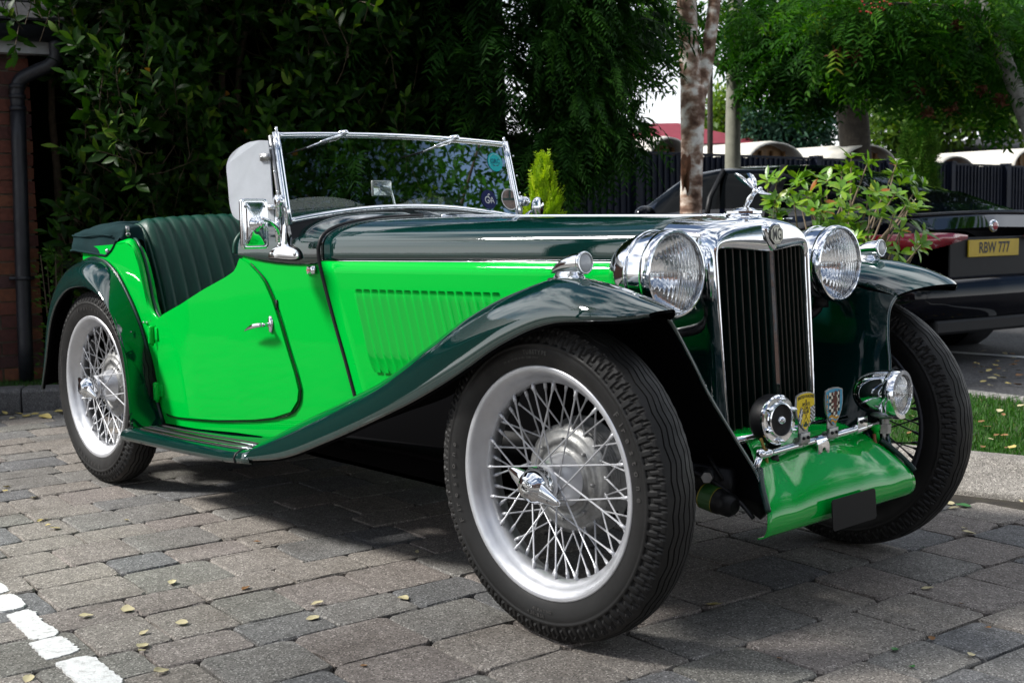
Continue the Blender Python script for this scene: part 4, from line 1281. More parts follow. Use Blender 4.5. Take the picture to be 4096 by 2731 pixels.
for y0, y1, z in ((.017, .056, .4575), (.024, .049, .4475)):
    pts = [(y, z + .003 * math.sin((y - y0) / (y1 - y0) * 2 * math.pi)) for y in np.linspace(y0, y1, 13)]
    rb_.append((np.array([(fx2 + .0003, a, b + .003) for a, b in pts] + [(fx2 + .0003, a, b - .003) for a, b in pts]), [(i, 13 + i, 14 + i, i + 1) for i in range(12)]))
obj('gold_scroll', join(*rb_), GOLD, b2, smooth=False)
# pierced clamp plate
pts_o = [(-.027, .400), (.015, .402), (.017, .372), (.012, .364), (-.018, .362), (-.024, .369)]
hole = [(-.016, .379), (-.011, .381), (-.009, .388), (-.003, .391), (.003, .388), (.005, .382), (.010, .380), (.008, .374), (.003, .371), (-.004, .369), (-.010, .370), (-.016, .374)]
po = crv(pts_o + [pts_o[0]], 37)[:-1]; ph = crv(hole + [hole[0]], 37)[:-1]
# align start angles
def start(c):
    a = np.unwrap(np.arctan2(c[:, 1] - c[:, 1].mean(), c[:, 0] - c[:, 0].mean()))
    if a[-1] < a[0]: c = c[::-1]
    a = np.arctan2(c[:, 1] - c[:, 1].mean(), c[:, 0] - c[:, 0].mean())
    return np.roll(c, -int(np.argmin(np.abs(a))), axis=0)
po, ph = start(po), start(ph)
rows = [[(.303, a, b) for a, b in po], [(.303, a, b) for a, b in ph], [(.299, a, b) for a, b in ph], [(.299, a, b) for a, b in po]]
obj('clamp_plate', join(loft(rows, cu=True, cv=True), tube([(.289, -.028, .405), (.289, .016, .4065)], .0115, 14)), CHROME, bar, smooth=False)
obj('end_clamp', join(box((.298, .166, .428), (.004, .040, .026)), tube([(.289, .146, .411), (.289, .187, .4125)], .0115, 14)), CHROME, bar, bevel=.0015)
for y in (.157, .175):
    obj('clamp_screw', sphere((.302, y, .431), .0045, 10, 6), BLACK, bar)
# horn
hc = (.286, -.160, .473)
hn = obj('horn', lathe([(.0, -.05), (.030, -.05), (.050, -.042), (.056, -.03), (.057, -.004), (.055, .0), (0, .0)], hc, (1, -.08, .04), 36), BLACK, CAR, sharp=45)
obj('horn_rim', lathe([(.055, -.014), (.0565, -.006), (.0565, .002), (.0535, .005), (.041, .005), (.0395, .011), (.036, .012), (.0345, .008), (.0345, .001)], hc, (1, -.08, .04), 40), CHROME, hn, sharp=40)
obj('horn_grille', lathe([(.0348, .003), (.02, .0035), (.0, .0035)], hc, (1, -.08, .04), 24), varied(mat('black gauze', (.012, .011, .011), .8), 60, .5, 1.8, None, None, (500, .6, .002)), hn)
u_, v_, d_ = frame((1, -.08, .04))
for k in range(6):
    a = R(25 + 60 * k)
    p_ = Vector(hc) + (u_ * math.cos(a) + v_ * math.sin(a)) * .0470 + d_ * .004
    obj('horn_nut', lathe([(.0062, 0), (.0062, .006), (.005, .009), (.0022, .015), (.0003, .0165)], p_, d_, 10), CHROME, hn)
obj('horn_boss', lathe([(.010, .003), (.0095, .012), (.006, .017), (.0003, .019)], hc, (1, -.08, .04), 16), CHROME, hn)
obj('horn_bracket', tube(crv([(.265, -.146, .42), (.262, -.150, .40), (.275, -.165, .385), (.285, -.17, .378)], 8), [.018, .018, .017, .016, .015, .014, .013, .012], 10), BLACK, hn)
obj('horn_cable', tube(crv([(.272, -.205, .435), (.282, -.205, .41), (.285, -.200, .385), (.285, -.206, .355), (.27, -.215, .34)], 16), .0035, 8), YCABLE, hn)

# ---- apron
rowsx = [(.10, .425, .165), (.16, .424, .175), (.22, .413, .190), (.265, .386, .222), (.30, .357, .248), (.332, .325, .272), (.350, .303, .288), (.360, .283, .298), (.3625, .264, .302), (.357, .246, .301), (.345, .236, .299), (.332, .233, .297)]
rx = crv(np.array(rowsx), 34)
rows = []
for i, (x, z, wd) in enumerate(rx):
    row = []
    f = i / 33
    for j in range(41):
        s = -1 + 2 * j / 40
        y = s * wd
        bulg = .016 * (1 - s * s) * math.sin(math.pi * min(1, f * 1.25)) if f < .8 else 0
        rib = (.006 * math.exp(-((abs(s) - .88) / .16) ** 2) - .003 * math.exp(-((abs(s) - .66) / .12) ** 2)) * math.sin(math.pi * min(1, max(0, f - .12) * 1.25)) if f < .9 else 0
        dent = .0005 * math.sin(23 * y + 31 * x) + .0004 * math.sin(47 * y - 12 * x + 1)
        row.append((x + bulg * .35, y, z + bulg + rib + (dent if .1 < f < .75 else 0)))
    rows.append(row)
apron = obj('apron', loft(rows), APRON_GREEN, CAR, solid=.003)
for s in (-1, 1):
    obj('apron_bolt', lathe([(.009, 0), (.009, .006), (.006, .008), (0, .008)], (.268, s * .19, .402), (.3, 0, 1), 8), STEEL, apron)
obj('front_plate', prism([(-.091 + a * .178, .221 + b * .071) for a, b in ((.03, 0), (.97, 0), (1, .08), (1, .92), (.97, 1), (.03, 1), (0, .92), (0, .08))], (.398, 0, 0), (0, 1, 0), (-.06, 0, 1), .003), PLATE_BLACK, CAR, smooth=False)

# ---- windscreen
def wx(z): return -1.265 - .062 * (z - .945) / .255
wb = [(-.468, .941), (-.35, .962), (-.195, .976), (-.033, .982), (.139, .977), (.358, .953), (.468, .941)]
wb = [((a - b2_) / 2, (z + z2) / 2) for (a, z), (b2_, z2) in zip(wb, reversed(wb))]
bot = crv([(wx(z), y, z) for y, z in wb], 40)
topz = lambda y: 1.213 - .013 * (y / .465) ** 2
top = [(wx(topz(y)), y, topz(y)) for y in np.linspace(-.463, .463, 40)]
gl = [[tuple(np.array(b_) * (1 - t) + np.array(a_) * t) for t in np.linspace(0, 1, 6)] for a_, b_ in zip(top, bot)]
ws = obj('windscreen', loft(gl), GLASS, CAR)
def bar4(path, wd, dp):
    rows = []
    path = [np.array(p_) for p_ in path]
    for i, p_ in enumerate(path):
        d = path[min(i + 1, len(path) - 1)] - path[max(i - 1, 0)]
        d /= np.linalg.norm(d)
        n1 = np.array([1, 0, .24]); n1 -= d * n1.dot(d); n1 /= np.linalg.norm(n1)
        n2 = np.cross(d, n1)
        rows.append([p_ + n1 * a + n2 * b for a, b in ((-dp, -wd * .7), (-dp * .4, -wd), (dp * .5, -wd), (dp, -wd * .5), (dp, wd * .5), (dp * .5, wd), (-dp * .4, wd), (-dp, wd * .7))])
    V, F = loft(rows, cv=True)
    k = len(rows) - 1
    return V, F + [tuple(reversed(range(8))), tuple(range(k * 8, k * 8 + 8))]
obj('frame_bottom', bar4(bot, .009, .008), CHROME, ws)
obj('frame_top', bar4(top, .009, .008), CHROME, ws)
for s in (-1, 1):
    obj('frame_post', bar4([(wx(z), s * itp(z, [.938, 1.205], [.469, .463]), z) for z in np.linspace(.930, 1.209, 6)], .011, .009), CHROME, ws)
    obj('post_flange', bar4([(wx(z) - .012, s * itp(z, [.938, 1.205], [.484, .476]), z) for z in np.linspace(.955, 1.20, 6)], .005, .006), STEEL, ws)
    obj('top_peg', tube([(-1.330, s * .459, 1.205), (-1.331, s * .459, 1.226)], .0045, 10), CHROME, ws)
    for z in (1.16, 1.09, 1.03):
        obj('post_screw', sphere((wx(z) + .0, s * (.4895), z), .0038, 8, 6), CHROME, ws)
rows = [[(x + .004, y, z - .006) for x, y, z in bot], [(x + .012, y * 1.0, z - .022 - .012 * abs(y / .47) ** 4) for x, y, z in bot], [(x + .020, y * 1.004, z - .034 - .02 * abs(y / .47) ** 4) for x, y, z in bot]]
obj('screen_gasket', loft(rows), BLACK, ws)
for (yp, yt) in ((-.230, -.437), (.219, -.003)):
    zp = topz(yp) + .004
    xp = wx(zp) + .018
    wp = obj('wiper', join(lathe([(.0, .026), (.006, .026), (.0085, .022), (.0085, .008), (.011, .006), (.011, -.012)], (xp - .006, yp, zp), (1, 0, .1), 14), tube([(xp + .012, yp, zp), (xp + .013, yp - .055, zp - .018), (xp + .013, yp - .095, zp - .031)], [.0055, .0045, .003], 8), tube([(xp + .013, yp - .045, zp - .014), (xp + .011, yp - .10, zp - .034), (xp + .008, yp - .14, zp - .049)], [.002, .003, .002], 6)), CHROME, ws)
    obj('wiper_blade', tube([(xp + .006, yp - .085, zp - .030), (xp + .004, yp - .15, zp - .052), (xp + .002, yt, zp - .070)], [.003, .0028, .0018], 6), BLACK, ws)
def disc(x, y, z, r0, r1, n=40): 
    return lathe([(r0, 0), (r1, 0)], (x, y, z), (1, 0, .24), n) if r0 > 0 else lathe([(.0001, 0), (r1, 0)], (x, y, z), (1, 0, .24), n)
def sticker_text(s, y, z, size, m_, dx, bold=.01, sx=1.0):
    obj('sticker_print', text_on(s, (wx(z) + dx, y, z), (0, 1, 0), (-.24, 0, 1), size, bold, sx), m_, ws, smooth=False)
obj('teal_sticker', disc(wx(1.137) + .002, .398, 1.137, 0, .0335), TEAL, ws)
sticker_text('GRC', .398, 1.139, .024, NAVY, .0028, .0, .9)
cr_ = [text_on('\u2022', (wx(1.137 + .027 * math.cos(a)) + .0027, .398 + .027 * math.sin(a), 1.137 + .027 * math.cos(a)), (0, 1, 0), (-.24, 0, 1), .010) for a in np.linspace(-2.0, 2.0, 26)]
obj('sticker_print', join(*cr_), WHITE, ws, smooth=False)
obj('sticker_print', join(stick(wx(1.126) + .0027, (.384, 1.127), (.398, 1.122), .003), stick(wx(1.126) + .0027, (.398, 1.122), (.412, 1.127), .003)), NAVY, ws, smooth=False)
obj('navy_sticker', disc(wx(1.007) + .002, .339, 1.007, 0, .034), NAVY, ws)
sticker_text('G', .330, 1.004, .036, WHITE, .0027, .005, .8); sticker_text('S', .341, 1.011, .042, WHITE, .0029, .0, .7); sticker_text('A', .353, 1.003, .034, WHITE, .0031, .0, .8)
obj('map_sticker', disc(wx(1.007) + .002, .435, 1.007, 0, .0375), varied(mat('map print', (.25, .18, .15), .5), 60, .5, 1.5), ws)
obj('map_sticker_ring', disc(wx(1.007) + .0026, .435, 1.007, .0345, .0385), WHITE, ws)
obj('map_cross', join(stick(wx(1.007) + .0028, (.435, .975), (.435, 1.039), .010), stick(wx(1.007) + .0029, (.403, 1.007), (.467, 1.007), .010)), mat('grey green print', (.02, .06, .05), .5), ws, smooth=False)
# interior mirror, seen through the glass
im = obj('interior_mirror', box((-1.36, -.055, 1.045), (.010, .078, .052)), STEEL, CAR, bevel=.004)
obj('mirror_glass', box((-1.366, -.055, 1.045), (.003, .072, .046)), CHROME, im)
obj('mirror_back_plate', box((-1.353, -.055, 1.045), (.002, .07, .044)), CLEAR, im)
obj('mirror_stalk', tube(crv([(-1.352, -.055, 1.052), (-1.335, -.040, 1.045), (-1.33, -.030, 1.01), (-1.33, -.022, .975)], 12), .0042, 8), CHROME, im)
for yc in (-.24, .24):
    arc = [(-1.44, yc + .19 * math.cos(t), .965 + .055 * math.sin(t)) for t in np.linspace(0, math.pi, 24)]
    ae = obj('aero_screen', (np.array(arc + [(-1.44, yc, .96)]), [(i, i + 1, 24) for i in range(23)]), CLEAR, CAR)
# stanchions, hand mirror, wind wing
for s in (-1, 1):
    mir = s > 0
    base = [(-1.357, .832), (-1.228, .832), (-1.226, .843), (-1.238, .857), (-1.262, .866), (-1.275, .885), (-1.283, .93), (-1.283, .965), (-1.303, .965), (-1.305, .90), (-1.316, .868), (-1.34, .857), (-1.356, .843)]
    pl = crv(base + [base[0]], 60)[:-1]
    V = [P(x, z, .012 - .15 * max(0, z - .87)) for x, z in pl] + [P(x, z, .0 - .15 * max(0, z - .87)) for x, z in pl]
    V = [(x, min(y, -.462) if z > .9 else y, z) for x, y, z in V]
    k = len(pl)
    bkt = obj('screen_stanchion', (np.array(V), [tuple(range(k)), tuple(reversed(range(k, 2 * k)))] + [(i, k + i, k + (i + 1) % k, (i + 1) % k) for i in range(k)]), CHROME, CAR, mirror=mir, bevel=.003, sharp=30)
    gk = [(-1.2925 + (x + 1.2925) * 1.06, .853 + (z - .853) * 1.2) for x, z in [q for q in base if q[1] < .87]]
    gp = crv(gk + [gk[0]], 40)[:-1]
    V = [P(x, z, .005) for x, z in gp]
    obj('stanchion_gasket', (np.array(V), [tuple(range(len(gp)))]), BLACK, bkt, mirror=mir, solid=.006)
    for x_, z_ in ((-1.345, .843), (-1.24, .843), (-1.305, .872)):
        obj('stanchion_screw', sphere(P(x_, z_, .013), .006, 10, 6, (1, .5, 1)), STEEL, bkt, mirror=mir)
    obj('stanchion_clamp', join(tube([(-1.285, -.487, 1.02), (-1.285, -.487, .955)], .011, 12), lathe([(.004, -.012), (.016, -.012), (.018, 0), (.016, .012), (.004, .012)], (-1.268, -.497, 1.0), (0, 1, 0), 16), tube([(-1.29, -.49, .955), (-1.288, -.492, .88)], [.009, .008], 12)), CHROME, bkt, mirror=mir)
# right mirror: rectangular chrome back towards us
mc = Vector((-1.255, -.588, .936))
mv = []
def rr(wd, ht, r_, x):
    pts = []
    for cx_, cz_, a0 in ((1, 1, 0), (-1, 1, 90), (-1, -1, 180), (1, -1, 270)):
        for k in range(6):
            a = R(a0 + 18 * k)
            pts.append((x, mc.y + cx_ * (wd / 2 - r_) + r_ * math.cos(a), mc.z + cz_ * (ht / 2 - r_) + r_ * math.sin(a)))
    return pts
rows = [rr(.086, .145, .010, mc.x - .012), rr(.088, .147, .011, mc.x - .002), rr(.084, .143, .010, mc.x + .003), rr(.076, .135, .009, mc.x + .0005), rr(.06, .115, .01, mc.x + .005), rr(.03, .06, .01, mc.x + .010), rr(.002, .002, .0005, mc.x + .011)]
rows = [r_[::-1] for r_ in rows]
mo = obj('wing_mirror', loft(rows, cv=True), CHROME, CAR)
for sy in (-1, 1):
    for sz in (-1, 1):
        obj('mirror_screw', sphere((mc.x + .003, mc.y + sy * .030, mc.z + sz * .050), .005, 10, 6), STEEL, mo)
obj('mirror_boss', lathe([(.024, .006), (.023, .014), (.016, .018), (.014, .026), (.010, .032), (.006, .034), (.0005, .035)], mc, (1, 0, 0), 24), CHROME, mo)
obj('mirror_arm', join(tube(crv([(mc.x + .03, mc.y + .004, mc.z + .016), (mc.x + .034, mc.y + .03, mc.z + .006), (mc.x + .022, mc.y + .06, mc.z - .012), (mc.x - .01, mc.y + .09, mc.z - .035)], 10), .0062, 10), sphere((mc.x + .036, mc.y + .002, mc.z), .010, 12, 8)), CHROME, mo)
# left mirror glimpsed beyond the far post
obj('wing_mirror', join(lathe([(.001, -.01), (.03, -.006), (.038, .004), (.036, .01), (.001, .012)], (-1.26, .545, .978), (1, .3, 0), 20), tube([(-1.26, .545, .978), (-1.27, .51, .955), (-1.285, .485, .93)], .006, 8)), CHROME, CAR)
wgp = crv([(-1.325, -.490, 1.184), (-1.37, -.508, 1.186), (-1.41, -.520, 1.178), (-1.455, -.541, 1.152), (-1.474, -.550, 1.12), (-1.472, -.550, 1.06), (-1.466, -.548, .985), (-1.455, -.543, .958), (-1.42, -.53, .942), (-1.36, -.506, .936), (-1.312, -.487, .938)], 50)
k = len(wgp)
nrm_ = np.array(Vector((-.37, -.93, 0)).normalized()) * .0016
wg = obj('wind_deflector', (np.concatenate([wgp + nrm_, wgp - nrm_]), [tuple(range(k)), tuple(reversed(range(k, 2 * k)))] + [(i, k + i, k + (i + 1) % k, (i + 1) % k) for i in range(k)]), WING_GLASS, CAR, smooth=False)
obj('deflector_clip', join(box((-1.335, -.497, 1.135), (.036, .010, .022), Matrix.Rotation(R(22), 3, 'Z')), sphere((-1.345, -.504, 1.135), .005, 8, 6)), STEEL, wg)
obj('deflector_clip', join(box((-1.318, -.495, .985), (.032, .012, .014), Matrix.Rotation(R(22), 3, 'Z')), sphere((-1.328, -.502, .985), .005, 8, 6)), CHROME, wg)

# ---- wheels (axis = local y, outer face towards -y); built once, copied
RT = .356
def tyre_mesh():
    NS = 518
    th = np.arange(NS) * 2 * math.pi / NS
    cols = []   # each: (radius array, lateral array)
    one = np.ones(NS)
    def col(r, y): cols.append((r * one if np.isscalar(r) else r, y * one if np.isscalar(y) else y))
    tri = lambda f, ph=0: 2 * np.abs(((th / (2 * math.pi) * f + ph) % 1) * 2 - 1) - 1
    def crown(y): return RT - .010 * (abs(y) / .046) ** 2.2
    for y, r in ((.044, .250), (.0505, .2605), (.0565, .272)): col(r, y)
    for y, r in ((.0615, .290), (.0622, .3005)): col(r, y)
    col(.3035, .0615); col(.3055, .0632); col(.309, .0632)
    # shoulder with V notches, both sides
    npat = 74
    sh_r = np.linspace(.312, .3445, 9)
    def shoulder(sign):
        out_ = []
        fr_ = (th / (2 * math.pi) * npat) % 1
        for i, r in enumerate(sh_r):
            t = i / 8
            y = .0612 - .0135 * t ** 1.6
            half = .10 + .30 * t
            d = np.abs(np.abs(fr_ - .5) - half * .9)
            dep = np.where(d < .095, 1.0, 0.0) * (.0042 if 0 < i < 8 else .0 if i == 0 else .0042)
            blk = np.where(np.abs(fr_ - .5) > half * .9 + .085, .0016, 0) * (1 if i else 0)
            out_.append((r - dep * .55 - blk, (y - dep * .8) * sign * one))
        return out_
    cols += shoulder(1)
    # tread ribs with zig-zag grooves
    col(crown(.0435), .0435)
    for g in (.030, .0165, .002, -.002 - .0125 , -.030):
        z_ = .0028 * tri(31, 0.25 * (g > 0))
        for dy, dp in ((.0018, 0), (.0015, .006), (-.0015, .006), (-.0018, 0)):
            y = g + dy + z_
            cols.append((np.array([crown(v) for v in y]) - dp, y))
    col(crown(.0435), -.0435)
    cols.extend(shoulder(-1)[::-1])
    col(.309, -.0632); col(.3055, -.0632); col(.3035, -.0615)
    for y, r in ((.0622, .3005), (.0615, .290), (.058, .272), (.052, .258), (.044, .248)): col(r, -y)
    V = np.stack([np.stack([r * np.cos(th), -y, r * np.sin(th)], 1) for r, y in cols])   # (m, NS, 3)
    m_ = len(cols)
    F = np.empty((m_ - 1, NS, 4), dtype=np.int32)
    i = np.arange(m_ - 1)[:, None]; k = np.arange(NS)[None, :]
    F[..., 0] = i * NS + k; F[..., 1] = (i + 1) * NS + k; F[..., 2] = (i + 1) * NS + (k + 1) % NS; F[..., 3] = i * NS + (k + 1) % NS
    me = mesh_np('tyre', V.reshape(-1, 3), F.reshape(-1, 4)[:, ::-1].copy(), RUBBER)
    sm = np.ones((m_ - 1, NS), dtype=bool); sm[8:m_ - 9] = False
    me.polygons.foreach_set('use_smooth', sm.ravel())
    return me
TYRE = tyre_mesh()
def ring_text(s, r, start_deg, size, spacing=1.0, flip=False, bold=.02):
    """raised sidewall lettering round the wheel, read clockwise seen from outside"""
    parts = []
    a = R(start_deg)
    for ch in s:
        if ch == ' ':
            a -= size * .5 / r; continue
        V, F = text_mesh(ch, size, bold)
        wd = (V[:, 0].max() - V[:, 0].min())
        hh = V[:, 1]
        sg = -1 if flip else 1
        ang = a - sg * V[:, 0] / r
        rad = r + sg * hh
        lat = .0632 - ((rad - .293) / .03) ** 2 * .0012
        n_ = len(V)
        top_ = np.stack([rad * np.cos(ang), -(lat + .0004), rad * np.sin(ang)], 1)
        parts.append((top_, F))
        a -= sg * (wd + size * .16) * spacing / r
    return join(*parts)
LETTERS = mesh_np('sidewall_lettering', *join(ring_text('Firestone', .2895, 38, .0205, 2.05), ring_text('Firestone', .2895, 205, .0205, 2.05), ring_text('TUBETYPE', .2905, 98, .013, 1.0), ring_text('4.50-19 LSR', .2935, 262, .011, 1.0, True), ring_text('4 PLY RATING', .281, 265, .010, 1.0, True), ring_text('TO BE FITTED WITH TUBE ONLY', .279, 112, .0062, 1.0)), mat('raised rubber', (.050, .048, .046), .45), smooth=False)
def rim_mesh(m_):
    pr = [(.250, -.052), (.2565, -.050), (.257, -.046), (.250, -.042), (.240, -.040), (.237, -.034), (.236, -.026), (.2295, -.018), (.2235, -.006), (.2215, .008), (.2245, .018), (.2310, .026), (.2360, .031), (.2385, .036), (.2425, .0415), (.2470, .0465), (.2515, .0505), (.2560, .0525), (.2595, .0520), (.2610, .0490)]
    # visible (inner) side of the rim, seen from the hub
    V, F = lathe([(r, s) for r, s in pr], (0, 0, 0), (0, -1, 0), 96)
    pr2 = [(r - .0035, s) for r, s in pr[1:-1]]
    V2, F2 = lathe(pr2, (0, 0, 0), (0, -1, 0), 96)
    return mesh_np('wheel_rim', *join((V, F), (V2, [tuple(reversed(f)) for f in F2])), m_)
def hub_mesh(m_):
    pr = [(.030, .076), (.034, .071), (.0345, .058), (.040, .052), (.043, .044), (.040, .036), (.046, .022), (.054, .010), (.060, -.012), (.070, -.026), (.076, -.032), (.076, -.042), (.060, -.046), (.055, -.06)]
    return mesh_np('hub', *lathe(pr, (0, 0, 0), (0, -1, 0), 40), m_)
def spinner_mesh():
    body = lathe([(.030, .050), (.040, .054), (.0415, .060), (.0415, .072), (.038, .084), (.031, .096), (.024, .102), (.0225, .105), (.008, .107), (.0003, .107)], (0, 0, 0), (0, -1, 0), 40)
    ears = []
    for s in (-1, 1):
        rows = []
        for t in np.linspace(0, 1, 9):
            c_ = np.array([s * (.022 + .062 * t), -(.084 - .006 * t ** 2), 0])
            wd = .021 * (1 - t) ** .7 + .004; dp = .012 * (1 - t * .7)
            rows.append([c_ + [0, -dp * math.cos(a), wd * math.sin(a)] for a in np.linspace(0, 2 * math.pi, 13)[:-1]])
        V, F = loft(rows, cv=True)
        ears.append((V, F + [tuple(range(8 * 12, 9 * 12))]))
    return mesh_np('spinner', *join(body, *ears), CHROME)
def drum_mesh():
    pr = [(.060, -.012), (.068, -.013), (.069, -.016), (.082, -.017), (.083, -.014), (.096, -.015), (.097, -.018), (.108, -.019), (.112, -.020), (.116, -.026), (.123, -.028)]
    for k in range(5):
        s = -.032 - .008 * k
        pr += [(.123, s), (.118, s - .001), (.118, s - .005), (.123, s - .006)]
    pr += [(.123, -.076), (.135, -.078), (.135, -.084), (0, -.086)]
    return mesh_np('brake_drum', *join(lathe(pr, (0, 0, 0), (0, -1, 0), 72), *[lathe([(.0045, -.02), (.0045, -.008), (.003, -.006), (0, -.006)], (.09 * math.cos(a), 0, .09 * math.sin(a)), (0, -1, 0), 8) for a in np.linspace(0, 6.283, 9)[:-1]]), DRUM)
def spoke(r1, y1, a1, r0=.221, y0=.006):
    """from the rim at angle 0 to the hub at angle a1; lateral offsets outward positive"""
    A = Vector((r0, -y0, 0)); B = Vector((r1 * math.cos(a1), -y1, r1 * math.sin(a1)))
    d = (B - A)
    t1 = d.length
    d.normalize()
    return tube([A, A + d * .016, A + d * .0161, A + d * .022, A + d * .0225, B], [.0046, .0042, .0032, .0030, .0021, .0021], 7)
SPK = {}
def spoke_mesh(m_, kind):
    if (m_.name, kind) not in SPK:
        VF = {0: lambda: spoke(.041, .045, R(62), y0=.014), 1: lambda: spoke(.041, .045, R(-62), y0=.014), 2: lambda: spoke(.073, -.037, R(42), y0=-.002), 3: lambda: spoke(.073, -.037, R(-42), y0=-.002)}[kind]()
        SPK[(m_.name, kind)] = mesh_np('spoke', *VF, m_)
    return SPK[(m_.name, kind)]
RIMS = {SILVER.name: rim_mesh(SILVER), GREYWHEEL.name: rim_mesh(GREYWHEEL)}
HUBS = {SILVER.name: hub_mesh(SILVER), GREYWHEEL.name: hub_mesh(GREYWHEEL)}
SPIN, DRUMM = spinner_mesh(), drum_mesh()
SPT = mesh_np('spinner_print', *join(text_on('UNDO', (0, -.1076, .014), (1, 0, 0), (0, 0, 1), .011, .01), text_on('MG', (0, -.1078, -.001), (1, 0, 0), (0, 0, 1), .012, .01), text_on('FAR SIDE', (0, -.1076, -.015), (1, 0, 0), (0, 0, 1), .007, .01)), BLACK, smooth=False)
def wheel(c, left, m_, turn, steer, lab):
    wmat = Matrix.Translation(c) @ Matrix.Rotation(steer + (math.pi if left else 0), 4, 'Z')
    wo = put('wheel', RIMS[m_.name], CAR)
    wo.matrix_local = wmat
    if lab: wo['label'] = lab
    def ch(nm, me, ry=0.0):
        o = put(nm, me, wo)
        o.rotation_euler = (0, ry, 0)
        return o
    ch('tyre', TYRE, turn); ch('sidewall_lettering', LETTERS, turn); ch('hub', HUBS[m_.name]); ch('spinner', SPIN, R(20)); ch('spinner_print', SPT, R(20)); ch('brake_drum', DRUMM)
    nsp = 60
    for k in range(nsp):
        kind = (0 if (k // 3) % 2 else 1) if k % 3 == 0 else (2 if k % 3 == 1 else 3)
        ch('spoke', spoke_mesh(SPOKE if m_ is SILVER else m_, kind), 2 * math.pi * k / nsp + .01)
    vs = put('valve', mesh_np('valve', *tube([(.220, .004, 0), (.203, -.012, 0), (.194, -.018, 0)], [.006, .005, .004], 8), BLACK), wo)
    vs.rotation_euler = (0, -R(128), 0)
wheel((0, -.5715, RT), False, SILVER, 0.0, .0176, None)
wheel((-2.388, -.5715, RT), False, SILVER, R(-70), 0, None)
wheel((0, .5715, RT), True, GREYWHEEL, R(40), .0176, None)
wheel((-2.388, .5715, RT), True, SILVER, R(10), 0, None)
# ------------------------------------------------------------------ brick outbuilding at the left
WD = np.array([.235, .968, 0]); WD /= np.linalg.norm(WD)
WN = np.array([WD[1], -WD[0], 0])
W0 = np.array([-5.03, .05, 0])
def wp(s, z, off=0.0): return tuple(W0 + WD * s + WN * off + np.array([0, 0, z]))
WEND = .128
BRK = [varied(mat('brick %s' % n, c, .85), 40, .6, 1.35, None, None, (150, .5, .004)) for n, c in (('red', (.115, .034, .020)), ('dark red', (.070, .022, .017)), ('orange', (.14, .048, .022)), ('plum', (.058, .024, .022)))]
MORTAR = varied(mat('lime mortar', (.13, .115, .085), .95), 30, .7, 1.15, None, None, (200, .5, .004))
UPVC = varied(mat('black rainwater plastic', (.012, .013, .018), .42), 12, .8, 1.6, .35, .6)
FASCIA = varied(mat('grey painted fascia', (.36, .38, .40), .5), 12, .85, 1.08)
TILE = varied(mat('dark roof tile', (.035, .037, .042), .7), 14, .7, 1.4, None, None, (60, .4, .006))
hut = empty('brick_outbuilding', wp(0, 0.0), 'low brick outbuilding with black downpipe at the left edge', 'building')
_bw = mat('plain brickwork', (.16, .05, .03), .9)
_bt = N(_bw, 'ShaderNodeTexBrick'); _bt.inputs['Scale'].default_value = 4.4
_bt.inputs['Color1'].default_value = (.18, .05, .03, 1); _bt.inputs['Color2'].default_value = (.09, .03, .025, 1); _bt.inputs['Mortar'].default_value = (.18, .16, .12, 1)
L(_bw, _bt.outputs[0], bsdf(_bw).inputs['Base Color'])
cor = [wp(WEND - .012, -.05, -.012), wp(-4.5, -.05, -.012)]
def quadbox(s0, s1, o0, o1, z0, z1):
    V = [wp(s, z, o) for s in (s0, s1) for o in (o0, o1) for z in (z0, z1)]
    return np.array(V), box((0, 0, 0), (1, 1, 1))[1]
obj('wall', quadbox(-4.5, WEND - .012, -3.2, -.012, -.05, 1.98), MORTAR, hut, smooth=False)
obj('wall_facing', quadbox(-4.4, -1.14, -.03, .0, -.05, 1.95), _bw, hut, smooth=False)
BL, BH, MJ = .215, .065, .010
bm_ = {}
br = random.Random(5)
for c_ in range(26):
    z = .09 + c_ * (BH + MJ)
    if z + BH > 1.96: break
    s = WEND
    first = True
    hdr = c_ % 2 == 1
    while s > -1.12:
        ln = (.1025 if (first and hdr) else BL)
        first = False
        key = (ln, br.randrange(4), br.randrange(3))
        if key not in bm_:
            V, F = box((0, 0, 0), (ln, .10, BH))
            r2 = random.Random(key[2] * 7 + int(ln * 1000))
            V = V + np.array([[r2.uniform(-.003, .003) for _ in range(3)] for _ in V])
            bm_[key] = mesh_np('brick', V, F, BRK[key[1]], smooth=False)
        o = put('brick', bm_[key], hut)
        o.location = Vector(wp(s - ln / 2, z + BH / 2, -.05 + br.uniform(-.003, .003))) - hut.location
        o.rotation_euler = (0, 0, math.atan2(WD[1], WD[0]))
        s -= ln + MJ
# return wall bricks on the end face
for c_ in range(26):
    z = .09 + c_ * (BH + MJ)
    if z + BH > 1.96: break
    d_ = 0.0 if c_ % 2 == 0 else -.05
    for j in range(3):
        o_ = -.17 - .225 * j - (.11 if c_ % 2 else 0)
        V, F = box((0, 0, 0), (.10, BL, BH))
        key = ('r', br.randrange(4))
        if key not in bm_: bm_[key] = mesh_np('brick', V, F, BRK[key[1]], smooth=False)
        o = put('brick', bm_[key], hut)
        o.location = Vector(wp(WEND - .05, z + BH / 2, o_)) - hut.location
        o.rotation_euler = (0, 0, math.atan2(WD[1], WD[0]))
obj('fascia_board', quadbox(-4.5, .235, .04, .115, 1.895, 1.985), FASCIA, hut, smooth=False, bevel=.004)
obj('soffit', quadbox(-4.5, .235, -.03, .10, 1.93, 1.945), FASCIA, hut, smooth=False)
gp_ = [(.118, 2.035), (.118, 1.99), (.135, 1.965), (.17, 1.955), (.205, 1.965), (.222, 1.99), (.222, 2.035)]
obj('gutter', loft([[wp(s, z, o) for o, z in gp_] for s in (-4.5, .30)]), UPVC, hut, solid=.005)
